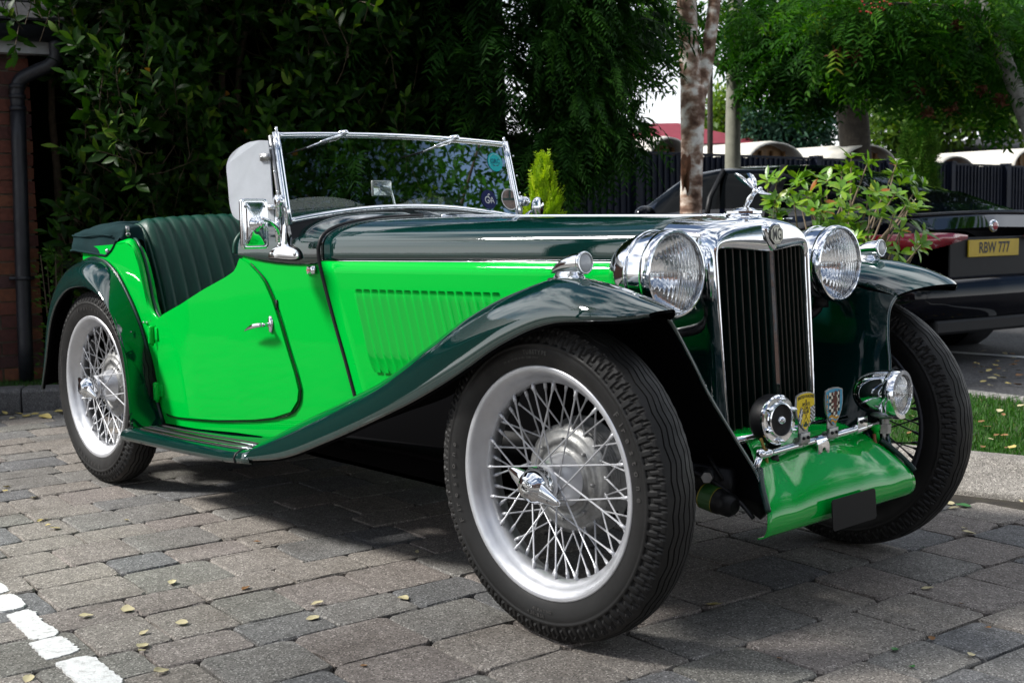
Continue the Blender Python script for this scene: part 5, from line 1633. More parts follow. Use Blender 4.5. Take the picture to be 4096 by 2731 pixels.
pipe = obj('downpipe', tube(crv([wp(.02, .09, .065), wp(.03, .6, .065), wp(.045, 1.2, .065), wp(.055, 1.60, .065)], 8), .040, 16), UPVC, hut)
obj('pipe_bend', tube(crv([wp(.055, 1.60, .065), wp(.056, 1.70, .067), wp(.075, 1.755, .075), wp(.15, 1.80, .11), wp(.225, 1.835, .15), wp(.255, 1.87, .165), wp(.256, 1.97, .168)], 22), .038, 16), UPVC, pipe)
for z, s in ((1.60, .055), (1.72, .058), (1.665, .0555)):
    obj('pipe_collar', tube([wp(s, z - .012, .066), wp(s, z + .012, .066)], .0445, 16), UPVC, pipe)
obj('pipe_clip', join(tube([wp(.036, .655, .065), wp(.036, .675, .065)], .0445, 16), quadbox(-.035, .1, .0, .03, .657, .675)), UPVC, pipe)
# roof: rows of tiles climbing away from the eaves
sl_ = math.tan(R(32))
tiles = {}
for r_ in range(12):
    for c_ in range(9):
        s0 = .31 - c_ * .30 - (.15 if r_ % 2 else 0)
        o0 = .16 - r_ * .20
        z0 = 2.055 + r_ * .20 * sl_
        if 'm' not in tiles:
            V = []
            for (a, b) in ((0, .0), (-.292, .0), (-.292, -.27), (0, -.27)):
                for t_ in (0, .014): V.append(np.array(wp(a, -b * sl_ + t_ + (.014 if b == 0 else 0), b)) - W0)
            tiles['m'] = mesh_np('roof_tile', np.array(V), box((0, 0, 0), (1, 1, 1))[1] and [(0, 2, 3, 1), (2, 4, 5, 3), (4, 6, 7, 5), (6, 0, 1, 7), (1, 3, 5, 7), (0, 6, 4, 2)], TILE, smooth=False)
        o = put('roof_tile', tiles['m'], hut)
        o.location = Vector(wp(s0, z0, o0)) - hut.location
V = [wp(.32, 2.03, .16), wp(-4.5, 2.03, .16), wp(-4.5, 2.03 + 2.5 * sl_, -2.34), wp(.32, 2.03 + 2.5 * sl_, -2.34), wp(-4.5, 2.0, -3.2), wp(.32, 2.0, -3.2)]
obj('roof_deck', (np.array(V), [(0, 1, 2, 3), (2, 4, 5, 3), (0, 3, 5)]), TILE, hut, smooth=False)

# ------------------------------------------------------------------ hedge plants
def cam_pt(u, v, d):
    """plan helper used while laying plants out: display pixel and depth to a world point"""
    q = fw + rt * ((u - 1176) / 2779.4) - up * ((v - 784) / 2779.4)
    return CAM_POS + q * d
def cloud(cs, n, rad, zs=.75):
    """points in overlapping clumps"""
    cs = np.array(cs); k = nrg.integers(0, len(cs), n)
    d = rdir(n) * (nrg.uniform(0, 1, n) ** .45)[:, None] * np.array([1, 1, zs])
    return cs[k] + d * rad, d
BARK = varied(mat('brown twig bark', (.07, .05, .03), .85), 30, .6, 1.4, None, None, (90, .6, .006))
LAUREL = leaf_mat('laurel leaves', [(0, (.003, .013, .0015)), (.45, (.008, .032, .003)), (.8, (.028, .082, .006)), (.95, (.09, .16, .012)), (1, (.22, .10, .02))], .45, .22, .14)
CONIF = leaf_mat('cypress sprays', [(0, (.004, .018, .003)), (.5, (.011, .046, .005)), (.85, (.030, .098, .008)), (1, (.07, .14, .02))], .6, .25, .10)
SHADE_CORE = varied(mat('near-black hedge shade', (.0025, .005, .0015), .95, spec=.02), 8, .5, 1.4)  # near-black body painting the deep shade between the leaves
def hp(t, off, z): 
    p = KA + KD * t + KN * off
    return np.array([p[0], p[1], z])
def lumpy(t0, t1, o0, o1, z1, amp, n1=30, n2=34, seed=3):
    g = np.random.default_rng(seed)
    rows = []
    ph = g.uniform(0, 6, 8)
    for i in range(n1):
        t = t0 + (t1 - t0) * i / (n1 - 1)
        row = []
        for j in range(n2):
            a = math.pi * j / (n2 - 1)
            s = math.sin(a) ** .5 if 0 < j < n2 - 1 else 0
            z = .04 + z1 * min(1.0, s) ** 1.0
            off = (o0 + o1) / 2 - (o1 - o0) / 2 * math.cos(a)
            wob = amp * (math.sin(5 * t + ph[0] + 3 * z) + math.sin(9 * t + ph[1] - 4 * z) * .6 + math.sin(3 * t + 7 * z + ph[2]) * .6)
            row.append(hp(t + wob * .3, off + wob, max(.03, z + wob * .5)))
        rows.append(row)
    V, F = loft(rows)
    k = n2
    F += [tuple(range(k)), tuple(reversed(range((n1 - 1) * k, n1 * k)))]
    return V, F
laurel = empty('laurel_bush', tuple(hp(.6, .5, .085)), 'large dark glossy laurel bush behind the seats of the roadster', 'bush')
n = 3000
t = nrg.uniform(-.62, 1.95, n); z = nrg.uniform(.15, 4.2, n)
dep = nrg.uniform(0, 1, n) ** 1.6 * .75
wav = .16 * np.sin(4.3 * t + 2.1 * z) + .12 * np.sin(7 * t - 3.7 * z + 1) + .10 * np.sin(2.2 * t + 6.5 * z)
o_ = .42 + wav + dep + .22 * np.clip((.9 - z) / .9, 0, 1) + np.where(t < -.1, .12, 0)
# the left end of the bush overhangs the outbuilding's end, higher up
keep = ~((t < -.02) & (z < 1.95)) & ~((t < -.25) & (z < 2.3)) & (t > -.45)
t, z, o_ = t[keep], z[keep], o_[keep]; n = len(t)
sb = (KA[None] + KD[None] * t[:, None] + KN[None] * o_[:, None])
sb = np.c_[sb, z]
outw = np.array([-KN[0], -KN[1], .0])
sd_ = norm_(outw[None] * .55 + np.array([0, 0, .75]) + nrg.normal(0, .42, (n, 3)))
parts, tints = [], []
NL = 9
for k in range(NL):
    f = k / (NL - 1)
    ln = nrg.uniform(.16, .27, n)
    b_ = sb + sd_ * (ln * (.25 + .75 * f))[:, None]
    az = 2.4 * k + nrg.uniform(0, .8, n)
    u = norm_(np.cross(sd_, np.array([.3, .2, .9]))); v = np.cross(sd_, u)
    rad = u * np.cos(az)[:, None] + v * np.sin(az)[:, None]
    spread_ = 1.15 - .75 * f
    d = norm_(sd_ * (1 - .35 * (1 - f)) + rad * spread_)
    nn_ = norm_(sd_ * spread_ - rad * .8 + nrg.normal(0, .2, (n, 3)))
    L_ = nrg.uniform(.080, .135, n) * (1 - .25 * f)
    parts.append(blades(b_, d, nn_, L_, L_ * nrg.uniform(.34, .44, n), .22, nrg.uniform(.0, .35, n)))
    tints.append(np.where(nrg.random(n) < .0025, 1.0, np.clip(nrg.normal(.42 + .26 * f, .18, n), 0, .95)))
tag(put('foliage', leaf_mesh('foliage', parts, LAUREL, tints), laurel), kind='stuff').location = -laurel.location
st_ = []
for i in range(0, n, 2):
    st_.append(tube(crv([tuple(sb[i] - sd_[i] * .10 + nrg.normal(0, .02, 3)), tuple(sb[i] + nrg.normal(0, .008, 3)), tuple(sb[i] + sd_[i] * .22)], 4), [.0035, .003, .0025, .0015], 4, cap=False))
tag(obj('twigs', join(*st_), BARK, laurel), kind='stuff')
for k in range(7):
    t0 = -.3 + .3 * k
    obj('stem', tube(crv([hp(t0, .95, .05), hp(t0 + rng.uniform(-.15, .15), .9, .9), hp(t0 + rng.uniform(-.35, .35), .9, 1.9), hp(t0 + rng.uniform(-.4, .4), .85, 2.8)], 10), [.03, .03, .028, .026, .024, .021, .018, .014, .01, .006], 8), BARK, laurel)
obj('shade_mass', lumpy(-.62, 2.0, 1.0, 1.7, 4.1, .05, seed=4), SHADE_CORE, laurel)

def frond_parts(base, dr, nrm, ln, droop, nlf=11, w0=.009):
    """flat drooping spray: axis plus side leaflets in its plane"""
    n = len(base)
    dr = norm_(dr); side = norm_(np.cross(dr, nrm)); nn_ = np.cross(side, dr)
    ps = []
    for k in range(nlf):
        f = (k + .6) / nlf
        c_ = base + dr * (ln * f)[:, None] - np.array([0, 0, 1.0]) * (droop * ln * f * f)[:, None]
        ax_ = norm_(dr - np.array([0, 0, 1.0]) * (2 * droop * f)[:, None])
        for s in (-1, 1):
            d = norm_(ax_ * .8 + side * s * (.75) + nrg.normal(0, .12, (n, 3)))
            l_ = ln * (.34 * (1 - .65 * f) + .05) * nrg.uniform(.8, 1.2, n)
            ps.append(blades(c_, d, nn_ + nrg.normal(0, .25, (n, 3)), l_, l_ * .16 + w0 * .4, .1, .15, (.5, 1, 0)))
    ps.append(blades(base, dr - np.array([0, 0, 1.0]) * (droop * .8)[:, None], nn_, ln, w0, .1, .2, (1, .8, 0)))
    return ps
def conifer(root, pos, outd, lnr, droop, m, tmean, name='foliage', nlf=11):
    n = len(pos)
    d = norm_(outd + nrg.normal(0, .30, (n, 3)))
    ps = frond_parts(pos, d, np.tile(np.array([0, 0, 1.0]), (n, 1)) + nrg.normal(0, .35, (n, 3)), nrg.uniform(*lnr, n), nrg.uniform(*droop, n), nlf)
    tb = np.clip(nrg.normal(tmean, .18, n), 0, 1)
    o = put(name, leaf_mesh(name, ps, m, [np.clip(tb + nrg.normal(0, .05), 0, 1) for _ in ps]), root)
    o.location = -root.location
    return tag(o, kind='stuff')
cyp = empty('cypress_tree', tuple(hp(2.45, .75, .085)), 'tall dark cypress with drooping sprays in front of the fence', 'tree')
n = 4200
t = nrg.uniform(1.5, 3.9, n); z = nrg.uniform(.25, 4.2, n)
edge = np.clip((t - 2.9) / .5, 0, 1)
o_ = .45 + .14 * np.sin(5 * t + 3 * z) + .12 * np.sin(9 * t - 2 * z) + nrg.uniform(0, 1, n) ** 1.5 * .7 + edge * .1
lim = 3.06 + .22 * np.sin(3.1 * z + .5) + .14 * np.sin(7.3 * z) + .15 * np.clip(z - 1.5, 0, 1)
k_ = (t < lim) & ~((z < 1.42) & (t > 2.22 + .75 * np.clip(z - .95, 0, .5) / .5 + .14 * np.sin(11 * z)))
t, z, o_ = t[k_], z[k_], o_[k_]
pos = np.c_[KA[None] + KD[None] * t[:, None] + KN[None] * o_[:, None], z]
outd = np.tile(np.array([-KN[0], -KN[1], -.15]) * .8, (len(t), 1)) + np.c_[KD[0] * (t - 2.3)[:, None], KD[1] * (t - 2.3)[:, None], np.zeros((len(t), 1))] * .9
conifer(cyp, pos, outd, (.18, .36), (.35, .9), CONIF, .42)
cc_ = [tuple(cam_pt(u, v, 6.9 + .25 * math.sin(u * .05 + v * .03))) for u in range(1270, 1420, 30) for v in range(-40, 290, 40) if u < 1430 - .12 * max(0, v - 150)]
cc_ += [tuple(cam_pt(u, v, 6.7)) for u, v in ((1330, 300), (1370, 310), (1410, 300), (1440, 290), (1290, 330), (1255, 360), (1300, 360), (1280, 390), (1300, 300), (1250, 320))]
pos, dd = cloud(cc_, 1700, .13)
conifer(cyp, pos, dd * .8 + np.array([.12, .12, -.45]), (.12, .22), (.4, 1.0), CONIF, .58)
obj('shade_mass', lumpy(1.45, 2.40, .85, 1.7, 4.3, .06, seed=9), SHADE_CORE, cyp)
obj('trunk', tube(crv([hp(2.4, .95, .05), hp(2.42, .95, 1.5), hp(2.4, .95, 3.0)], 8), .07, 10), BARK, cyp)

GOLDC = leaf_mat('golden conifer sprays', [(0, (.10, .22, .008)), (.5, (.30, .46, .010)), (.85, (.50, .62, .02)), (1, (.60, .66, .04))], .55, .3, .3)
gc = Vector((-2.49, 1.74, .085))
gcon = empty('golden_conifer', tuple(gc), 'small bright yellow-green conifer beyond the far windscreen post', 'shrub')
n = 1500
zz_ = nrg.uniform(.0, 1, n) ** .95
rad = .24 * (1 - zz_) ** .62 + .004
az = nrg.uniform(0, 6.28, n)
pos = np.c_[gc.x + rad * np.sqrt(nrg.random(n)) * .9 * np.cos(az), gc.y + rad * np.sqrt(nrg.random(n)) * .9 * np.sin(az), .12 + zz_ * 1.08]
conifer(gcon, pos, np.c_[np.cos(az) * (1 - zz_), np.sin(az) * (1 - zz_), np.full(n, 1.5)], (.05, .09), (-.1, .1), GOLDC, .55, nlf=6)
obj('trunk', tube([(gc.x, gc.y, .06), (gc.x, gc.y, 1.1)], [.02, .006], 8), BARK, gcon)

# small plant by the wall behind the rear wing
sp0 = Vector((-4.62, .10, .085))
sh_ = empty('small_shrub', tuple(sp0), 'small light green shrub growing between the brick wall and the rear wing', 'shrub')
BOX = leaf_mat('box leaves', [(0, (.02, .07, .008)), (.6, (.05, .15, .012)), (1, (.12, .24, .03))], .45, .3)
n = 420
zz_ = nrg.uniform(.0, .72, n); az = nrg.uniform(0, 6.28, n); rad = nrg.uniform(0, .10, n)
pos = np.c_[sp0.x + rad * np.cos(az), sp0.y + rad * np.sin(az), .10 + zz_]
pt = blades(pos, norm_(np.c_[np.cos(az), np.sin(az), nrg.uniform(0, 1.2, n)]), rdir(n) * .4 + [0, 0, 1], nrg.uniform(.025, .04, n), nrg.uniform(.014, .022, n), .2, .2)
tag(put('foliage', leaf_mesh('foliage', [pt], BOX, [np.clip(nrg.normal(.5, .2, n), 0, 1)]), sh_), kind='stuff').location = -sh_.location
for k in range(4):
    a = 1.6 * k
    obj('stem', tube([tuple(sp0), (sp0.x + .04 * math.cos(a), sp0.y + .04 * math.sin(a), .5), (sp0.x + .06 * math.cos(a), sp0.y + .06 * math.sin(a), .8)], [.006, .004, .002], 6), BARK, sh_)

# rhododendron in front of the black car
RHO = leaf_mat('rhododendron leaves', [(0, (.045, .13, .010)), (.5, (.12, .27, .012)), (.85, (.26, .40, .022)), (.96, (.42, .36, .03)), (1, (.36, .12, .02))], .33, .3, .55)
rc = Vector((-1.55, 2.70, .085))
rho = empty('rhododendron_bush', tuple(rc), 'leafy lime-green rhododendron bush behind the far headlamp', 'bush')
tips = []
br2 = random.Random(12)
spots = [(1790, 470, 5.7), (1760, 440, 5.7), (1800, 430, 5.8), (1840, 470, 5.6), (1830, 420, 5.9), (1880, 405, 5.8), (1920, 395, 6.0), (1960, 385, 5.9), (2000, 380, 6.0), (2040, 395, 5.9), (2080, 410, 5.9), (2110, 440, 5.8), (2100, 480, 5.7), (2060, 470, 5.6), (2060, 440, 5.8), (2010, 430, 5.6), (1960, 425, 5.6), (1910, 440, 5.7), (1870, 450, 5.8), (1930, 480, 5.5), (1990, 490, 5.5), (2040, 510, 5.6), (1950, 520, 5.5), (1900, 510, 5.6), (1980, 540, 5.5), (1930, 560, 5.5), (2030, 545, 5.6), (1990, 570, 5.5), (1780, 505, 5.7), (1860, 495, 5.6), (2090, 548, 5.5), (2135, 552, 5.5), (1970, 455, 6.1), (1890, 470, 6.1), (2020, 460, 6.1), (1840, 445, 6.2), (2090, 455, 6.1), (1950, 400, 6.2), (2060, 420, 6.2)]
for s_ in spots:
    c0 = cam_pt(*s_)
    for k in range(2):
        tips.append(np.array(c0) + nrg.normal(0, .038, 3))
tips = np.array(tips); n = len(tips)
ctr_ = np.array([rc.x, rc.y, .62])
sd_ = norm_((tips - ctr_) * [1, 1, .5] + np.array([0, 0, .35]) + nrg.normal(0, .18, (n, 3)))
parts, tints = [], []
for k in range(9):
    az = 2 * math.pi * k / 9 * 1.0 + nrg.uniform(0, .5, n)
    u = norm_(np.cross(sd_, np.array([.31, .17, .93]))); v = np.cross(sd_, u)
    rad = u * np.cos(az)[:, None] + v * np.sin(az)[:, None]
    d = norm_(rad + sd_ * nrg.uniform(.15, .9, n)[:, None])
    L_ = nrg.uniform(.050, .085, n)
    parts.append(blades(tips - sd_ * nrg.uniform(0, .025, n)[:, None], d, sd_, L_, L_ * nrg.uniform(.30, .38, n), .15, nrg.uniform(.0, .3, n), (.0, .55, .95, .9, 0)))
    tints.append(np.clip(nrg.normal(.5, .2, n) + np.where(nrg.random(n) < .02, .4, 0), 0, 1))
tag(put('foliage', leaf_mesh('foliage', parts, RHO, tints), rho), kind='stuff').location = -rho.location
RB = varied(mat('pale brown stem bark', (.20, .15, .10), .8), 30, .7, 1.2)
hubs = [np.array(rc) + np.array(v) for v in ((-.12, -.05, .42), (.10, .06, .45), (.02, -.1, .36), (.22, .05, .38), (-.25, .05, .45), (0, .15, .5))]
for h_ in hubs:
    obj('main_stem', tube(crv([tuple(rc), tuple((np.array(rc) + h_) / 2 + nrg.normal(0, .02, 3)), tuple(h_)], 8), [.018, .017, .016, .015, .014, .013, .012, .011], 8), RB, rho)
tw = []
for p_ in tips[::2]:
    h_ = min(hubs, key=lambda q: np.linalg.norm(q - p_))
    mid_ = (h_ + p_) / 2 + np.array([0, 0, -.05]) + nrg.normal(0, .025, 3)
    tw.append(tube(crv([tuple(h_), tuple(mid_), tuple(p_)], 7), [.008, .007, .0065, .006, .005, .0042, .003], 5, cap=False))
tag(obj('branches', join(*tw), RB, rho), kind='stuff')

# ------------------------------------------------------------------ trees, right background
BIRCH = mat('birch bark', (.35, .30, .26), .8)
_g = world_noise(BIRCH, 7, 6, .7, .6)
_tc = N(BIRCH, 'ShaderNodeTexCoord'); _mp = N(BIRCH, 'ShaderNodeMapping'); _mp.inputs['Scale'].default_value = (7, 7, 9)
_nz = N(BIRCH, 'ShaderNodeTexNoise'); _nz.inputs['Scale'].default_value = 1.6; _nz.inputs['Detail'].default_value = 6
L(BIRCH, _tc.outputs['Object'], _mp.inputs[0]); L(BIRCH, _mp.outputs[0], _nz.inputs['Vector'])
_c1 = ramp(BIRCH, _nz.outputs['Fac'], [(.36, (.14, .075, .05)), (.47, (.34, .22, .16)), (.54, (.58, .48, .41)), (.62, (.82, .79, .74))])
_c2 = ramp(BIRCH, _g, [(.38, (.50, .40, .34)), (.52, (1, 1, 1)), (.70, (1.3, 1.3, 1.28))])
L(BIRCH, mixc(BIRCH, 1.0, _c1, _c2, 'MULTIPLY'), bsdf(BIRCH).inputs['Base Color'])
L(BIRCH, bump(BIRCH, _nz.outputs['Fac'], .6, .01), bsdf(BIRCH).inputs['Normal'])
PEEL = varied(mat('peeled brown bark', (.15, .062, .030), .85), 26, .5, 1.5, None, None, (60, .6, .01))
GREYB = varied(mat('smooth grey-green bark', (.20, .20, .155), .8), 9, .75, 1.2, None, None, (40, .4, .01))
DKB = varied(mat('dark bark', (.035, .028, .02), .9), 12, .6, 1.5, None, None, (30, .6, .02))
TREE = leaf_mat('tree leaves', [(0, (.006, .032, .003)), (.5, (.020, .084, .006)), (.85, (.055, .155, .010)), (.97, (.14, .22, .014)), (1, (.20, .09, .03))], .6, .42, .10)
TREE2 = leaf_mat('pale tree leaves', [(0, (.03, .08, .01)), (.5, (.09, .18, .015)), (.85, (.20, .30, .03)), (1, (.30, .36, .05))], .5, .4, .4)
BLUEG = leaf_mat('blue green conifer', [(0, (.008, .035, .022)), (.6, (.022, .075, .045)), (1, (.05, .13, .07))], .6, .2, .3)

def pinnate(root, pos, dr, m, ln, tmean=.45, nl=5, name='foliage'):
    """compound leaves: pairs of leaflets on a drooping rachis"""
    n = len(pos)
    dr = norm_(dr); up_ = np.tile(np.array([0, 0, 1.0]), (n, 1)) + nrg.normal(0, .4, (n, 3))
    side = norm_(np.cross(dr, up_)); nn_ = np.cross(side, dr)
    lnv = nrg.uniform(ln * .7, ln * 1.2, n)
    ps, ts = [], []
    tb = np.minimum(nrg.normal(tmean, .2, n), .88)
    for k in range(nl):
        f = (k + .8) / nl
        c_ = pos + dr * (lnv * f)[:, None] - np.array([0, 0, 1.0]) * (lnv * .35 * f * f)[:, None]
        for s in (-1, 1):
            d = norm_(dr * .45 + side * s - np.array([0, 0, .25]) + nrg.normal(0, .15, (n, 3)))
            l_ = lnv * nrg.uniform(.32, .45, n)
            ps.append(blades(c_, d, nn_, l_, l_ * .34, .12, .2, (.3, 1, 0))); ts.append(np.clip(tb + nrg.normal(0, .06, n), 0, 1))
    o = put(name, leaf_mesh(name, ps, m, ts), root)
    o.location = -root.location
    return tag(o, kind='stuff')
def base_of(u, d, z=-.06):
    p = cam_pt(u, 500, d); return Vector((p.x, p.y, z))
def tree_at(name, label, u, d, z=-.06): return empty(name, tuple(base_of(u, d, z)), label, 'tree')
def cpts(uvd): return [tuple(cam_pt(*q)) for q in uvd]

bt = tree_at('birch_tree', 'peeling birch with forked trunk rising behind the bonnet', 1585, 8.6, .08)
b0 = bt.location
tr_ = [tuple(b0), tuple(cam_pt(1587, 490, 8.6)), tuple(cam_pt(1590, 330, 8.6)), tuple(cam_pt(1592, 200, 8.6))]
obj('trunk', tube(crv(tr_, 16), [.092, .088, .085, .083, .081, .080, .079, .078, .078, .078, .079, .081, .084, .088, .090, .090], 18), BIRCH, bt)
obj('fork_limb', tube(crv(cpts([(1590, 215, 8.6), (1583, 120, 8.6), (1578, 40, 8.6), (1575, -60, 8.6), (1570, -400, 8.6)]), 14), [.080, .078, .076, .074, .073, .072, .070, .068, .065, .060, .055, .05, .04, .03], 16), BIRCH, bt)
obj('fork_limb', tube(crv(cpts([(1600, 235, 8.6), (1618, 170, 8.6), (1630, 90, 8.6), (1642, 0, 8.6), (1660, -200, 8.6), (1700, -400, 8.6)]), 14), [.060, .055, .052, .050, .048, .046, .044, .042, .040, .036, .032, .028, .02, .015], 12), BIRCH, bt)
pk = [(-.045, 0), (-.03, .035), (-.012, -.015), (.002, .04), (-.002, .12), (.012, .17), (.004, .26), (-.012, .235), (-.03, .265), (-.05, .25), (-.055, .13), (-.052, .05)]
pc_ = np.array(cam_pt(1583, 440, 8.51))
tocam = np.array(CAM_POS) - pc_; tocam[2] = 0; tocam /= np.linalg.norm(tocam)
pr3 = np.array([-tocam[1], tocam[0], 0])
V = [pc_ + pr3 * a + np.array([0, 0, b]) + tocam * (.004 - 6.0 * a * a) for a, b in crv(pk + [pk[0]], 30)[:-1]]
obj('peeled_patch', (np.array(V), [tuple(range(29))]), PEEL, bt, solid=.01)
pos, dd = cloud(cpts([(1500, 50, 8.4), (1440, 140, 8.3), (1530, 90, 8.8), (1420, 30, 8.4), (1670, 10, 9.0), (1470, 60, 8.4), (1530, 0, 8.8), (1620, -120, 8.6), (1480, -120, 8.4), (1700, -100, 9)]), 420, .22)
pinnate(bt, pos, dd + [0, 0, -.4], TREE, .17, .5)

t2 = tree_at('smooth_trunk_tree', 'smooth grey trunked tree standing just behind the birch', 1683, 12.0)
obj('trunk', tube(crv([tuple(t2.location)] + cpts([(1683, 380, 12.0), (1684, 250, 12.0), (1687, 120, 12), (1690, -50, 12), (1700, -300, 12)]), 14), [.085, .083, .08, .078, .076, .074, .072, .072, .074, .076, .078, .07, .06, .05], 14), GREYB, t2)
obj('limb', tube(crv(cpts([(1686, 165, 12), (1640, 140, 12), (1610, 100, 12.1), (1590, 60, 12.2)]), 8), [.045, .04, .036, .03, .026, .02, .016, .01], 8), DKB, t2)
cs = cpts([(u, v, d) for u, v, d in [(1720, 60, 11.5), (1760, 130, 11.6), (1820, 150, 11.2), (1790, 150, 11.8), (1720, 20, 11.8), (1790, 30, 11.4), (1870, 90, 11), (1760, 90, 12.0), (1850, 160, 11.5), (1880, 150, 11.5), (1850, 20, 11.4), (1930, 130, 11.6), (1920, 30, 11.5), (1950, 150, 11.8)]])
pos, dd = cloud(cs, 1700, .42)
pinnate(t2, pos, dd + [0, 0, -.3], TREE, .19, .36)

t3 = tree_at('rowan_tree', 'leaning pale trunked tree with red berries at the top right', 2420, 10.5)
obj('trunk', tube(crv([tuple(t3.location)] + cpts([(2400, 420, 10.5), (2345, 240, 10.5), (2300, 120, 10.5), (2265, 40, 10.5), (2220, -120, 10.5)]), 16), [.085, .083, .082, .08, .078, .076, .074, .072, .07, .068, .066, .062, .056, .05, .04, .03], 14), varied(mat('pale mottled bark', (.30, .29, .26), .8), 16, .5, 1.3, None, None, (40, .4, .01)), t3)
for q in ([(2290, 100, 10.5), (2200, 120, 10.4), (2100, 130, 10.2), (2000, 120, 10)], [(2270, 50, 10.5), (2180, 20, 10.3), (2080, 10, 10), (1980, 10, 9.8)], [(2240, -40, 10.5), (2150, 190, 10.3), (2080, 230, 10.2), (2030, 240, 10)]):
    obj('limb', tube(crv(cpts(q), 8), [.035, .03, .026, .022, .018, .014, .01, .006], 8), DKB, t3)
cs = cpts([(1980, 40, 9.8), (2050, 90, 10), (2120, 40, 10.2), (2180, 100, 10.3), (2060, 140, 10), (2150, 150, 10.4), (2230, 140, 10.6), (2000, 120, 10), (2260, 40, 10.5), (2330, 30, 10.6), (2330, 200, 10.8), (2230, 190, 10.8), (2100, 170, 10.6), (1930, 90, 10), (1900, 20, 10), (2340, 120, 11), (2260, 100, 11), (2190, 10, 10), (2020, 5, 9.9)])
pos, dd = cloud(cs, 2100, .36)
pinnate(t3, pos, dd + [0, 0, -.3], TREE, .18, .50)
BERRY = mat('red berries', (.40, .015, .015), .3)
bp_ = []
for q in [(2010, 12, 9.6), (2030, 20, 9.6), (1990, 30, 9.6), (2045, 6, 9.6), (1975, 8, 9.6)]:
    c0 = np.array(cam_pt(*q))
    for _ in range(7): bp_.append(sphere(tuple(c0 + nrg.normal(0, .022, 3)), .0075, 8, 6))
tag(obj('berries', join(*bp_), BERRY, t3), kind='stuff')
DEADL = leaf_mat('withered brown clusters', [(0, (.05, .016, .008)), (1, (.12, .045, .02))], .8, .1, .2)
pos, dd = cloud(cpts([(1960, 130, 9.7), (1925, 125, 9.7), (2070, 110, 9.8), (2110, 210, 9.9), (2130, 260, 10), (2185, 250, 10.2), (2255, 205, 10.3), (2090, 190, 10), (2190, 60, 10), (2300, 230, 10.4)]), 420, .07)
tag(put('seed_clusters', leaf_mesh('seed_clusters', [blades(pos, rdir(len(pos)), rdir(len(pos)), .05, .02, .2, .3, (.3, 1, 0))], DEADL, [nrg.uniform(0, 1, len(pos))]), t3), kind='stuff').location = -t3.location

t4 = tree_at('dark_trunk_tree', 'dark wide trunked tree rising beyond the middle of the fence', 1965, 19.0, -.09)
obj('trunk', tube(crv([tuple(t4.location)] + cpts([(1965, 330, 19), (1955, 250, 19), (1940, 150, 19), (1930, 0, 19), (1920, -300, 19)]), 10), [.28, .26, .24, .24, .25, .24, .22, .2, .16, .1], 12), DKB, t4)
for q in ([(1960, 270, 19), (1990, 200, 19), (2040, 130, 19)], [(1950, 230, 19), (1900, 160, 19), (1850, 100, 19)]):
    obj('limb', tube(crv(cpts(q), 6), [.14, .12, .10, .08, .06, .03], 8), DKB, t4)
def leafcloud(root, cs, n, rad, m, l0, l1, tm, zs=.75, name='foliage'):
    pos, dd = cloud(cs, n, rad, zs)
    o = put(name, leaf_mesh(name, [blades(pos, dd * .6 + rdir(n) + [0, 0, -.3], rdir(n) + [0, 0, .8], nrg.uniform(l0, l1, n), nrg.uniform(l0 * .45, l1 * .45, n), .2, .2, (.3, 1, 0))], m, [np.clip(nrg.normal(tm, .22, n), 0, 1)]), root)
    o.location = -root.location
    return tag(o, kind='stuff')
leafcloud(t4, cpts([(u, v, 18.5 + .5 * math.sin(u)) for u in range(1790, 2400, 60) for v in (20, 80, 130, 165)]), 6000, .65, TREE, .12, .22, .35)
def simple_tree(name, label, u, d, cs, n, rad, m, tm, l0=.14, l1=.26, bark=DKB, zb=-.09, h_=.1):
    r_ = tree_at(name, label, u, d, zb)
    tp = cam_pt(u, 250, d)
    obj('trunk', tube(crv([tuple(r_.location), tuple((r_.location + tp) / 2 + Vector((.05, .03, 0))), tuple(tp)], 8), [h_ * 1.3, h_ * 1.2, h_ * 1.1, h_, h_ * .9, h_ * .8, h_ * .6, h_ * .4], 10), bark, r_)
    leafcloud(r_, cs, n, rad, m, l0, l1, tm)
    return r_
simple_tree('blue_conifer', 'rounded blue-green conifer beyond the fence', 1830, 23, cpts([(1760, 310, 23), (1800, 270, 23), (1850, 260, 23), (1880, 290, 23), (1810, 320, 23), (1740, 270, 23), (1850, 320, 23)]), 5200, .55, BLUEG, .5, .08, .16)
simple_tree('lit_tree', 'sunlit yellow-green tree far behind the two trunks', 1670, 34, cpts([(1665, 240, 34), (1650, 280, 34), (1690, 290, 34)]), 1500, .8, TREE2, .6, .15, .3)
simple_tree('lit_tree', 'sunlit yellow-green tree seen under the rowan at the right', 2110, 26, cpts([(2040, 260, 26), (2090, 270, 26), (2150, 250, 26), (2210, 280, 26), (2270, 250, 26), (2060, 310, 26), (2130, 305, 26), (2200, 220, 26), (2320, 270, 26)]), 4200, .8, TREE2, .30, .14, .26)
simple_tree('backdrop_tree', 'dark broad tree at the far right beyond the sheds', 2330, 30, cpts([(u, v, 30) for u in (2150, 2230, 2310, 2390) for v in (40, 110, 170, 210)]), 5200, 1.0, TREE, .35, .18, .34)
simple_tree('backdrop_tree', 'dark broad tree in the middle distance beyond the fence', 1900, 30, cpts([(u, v, 30) for u in (1860, 1900, 1960, 2040) for v in (-20, 60, 130, 200)]), 5600, 1.0, TREE, .30, .18, .34)

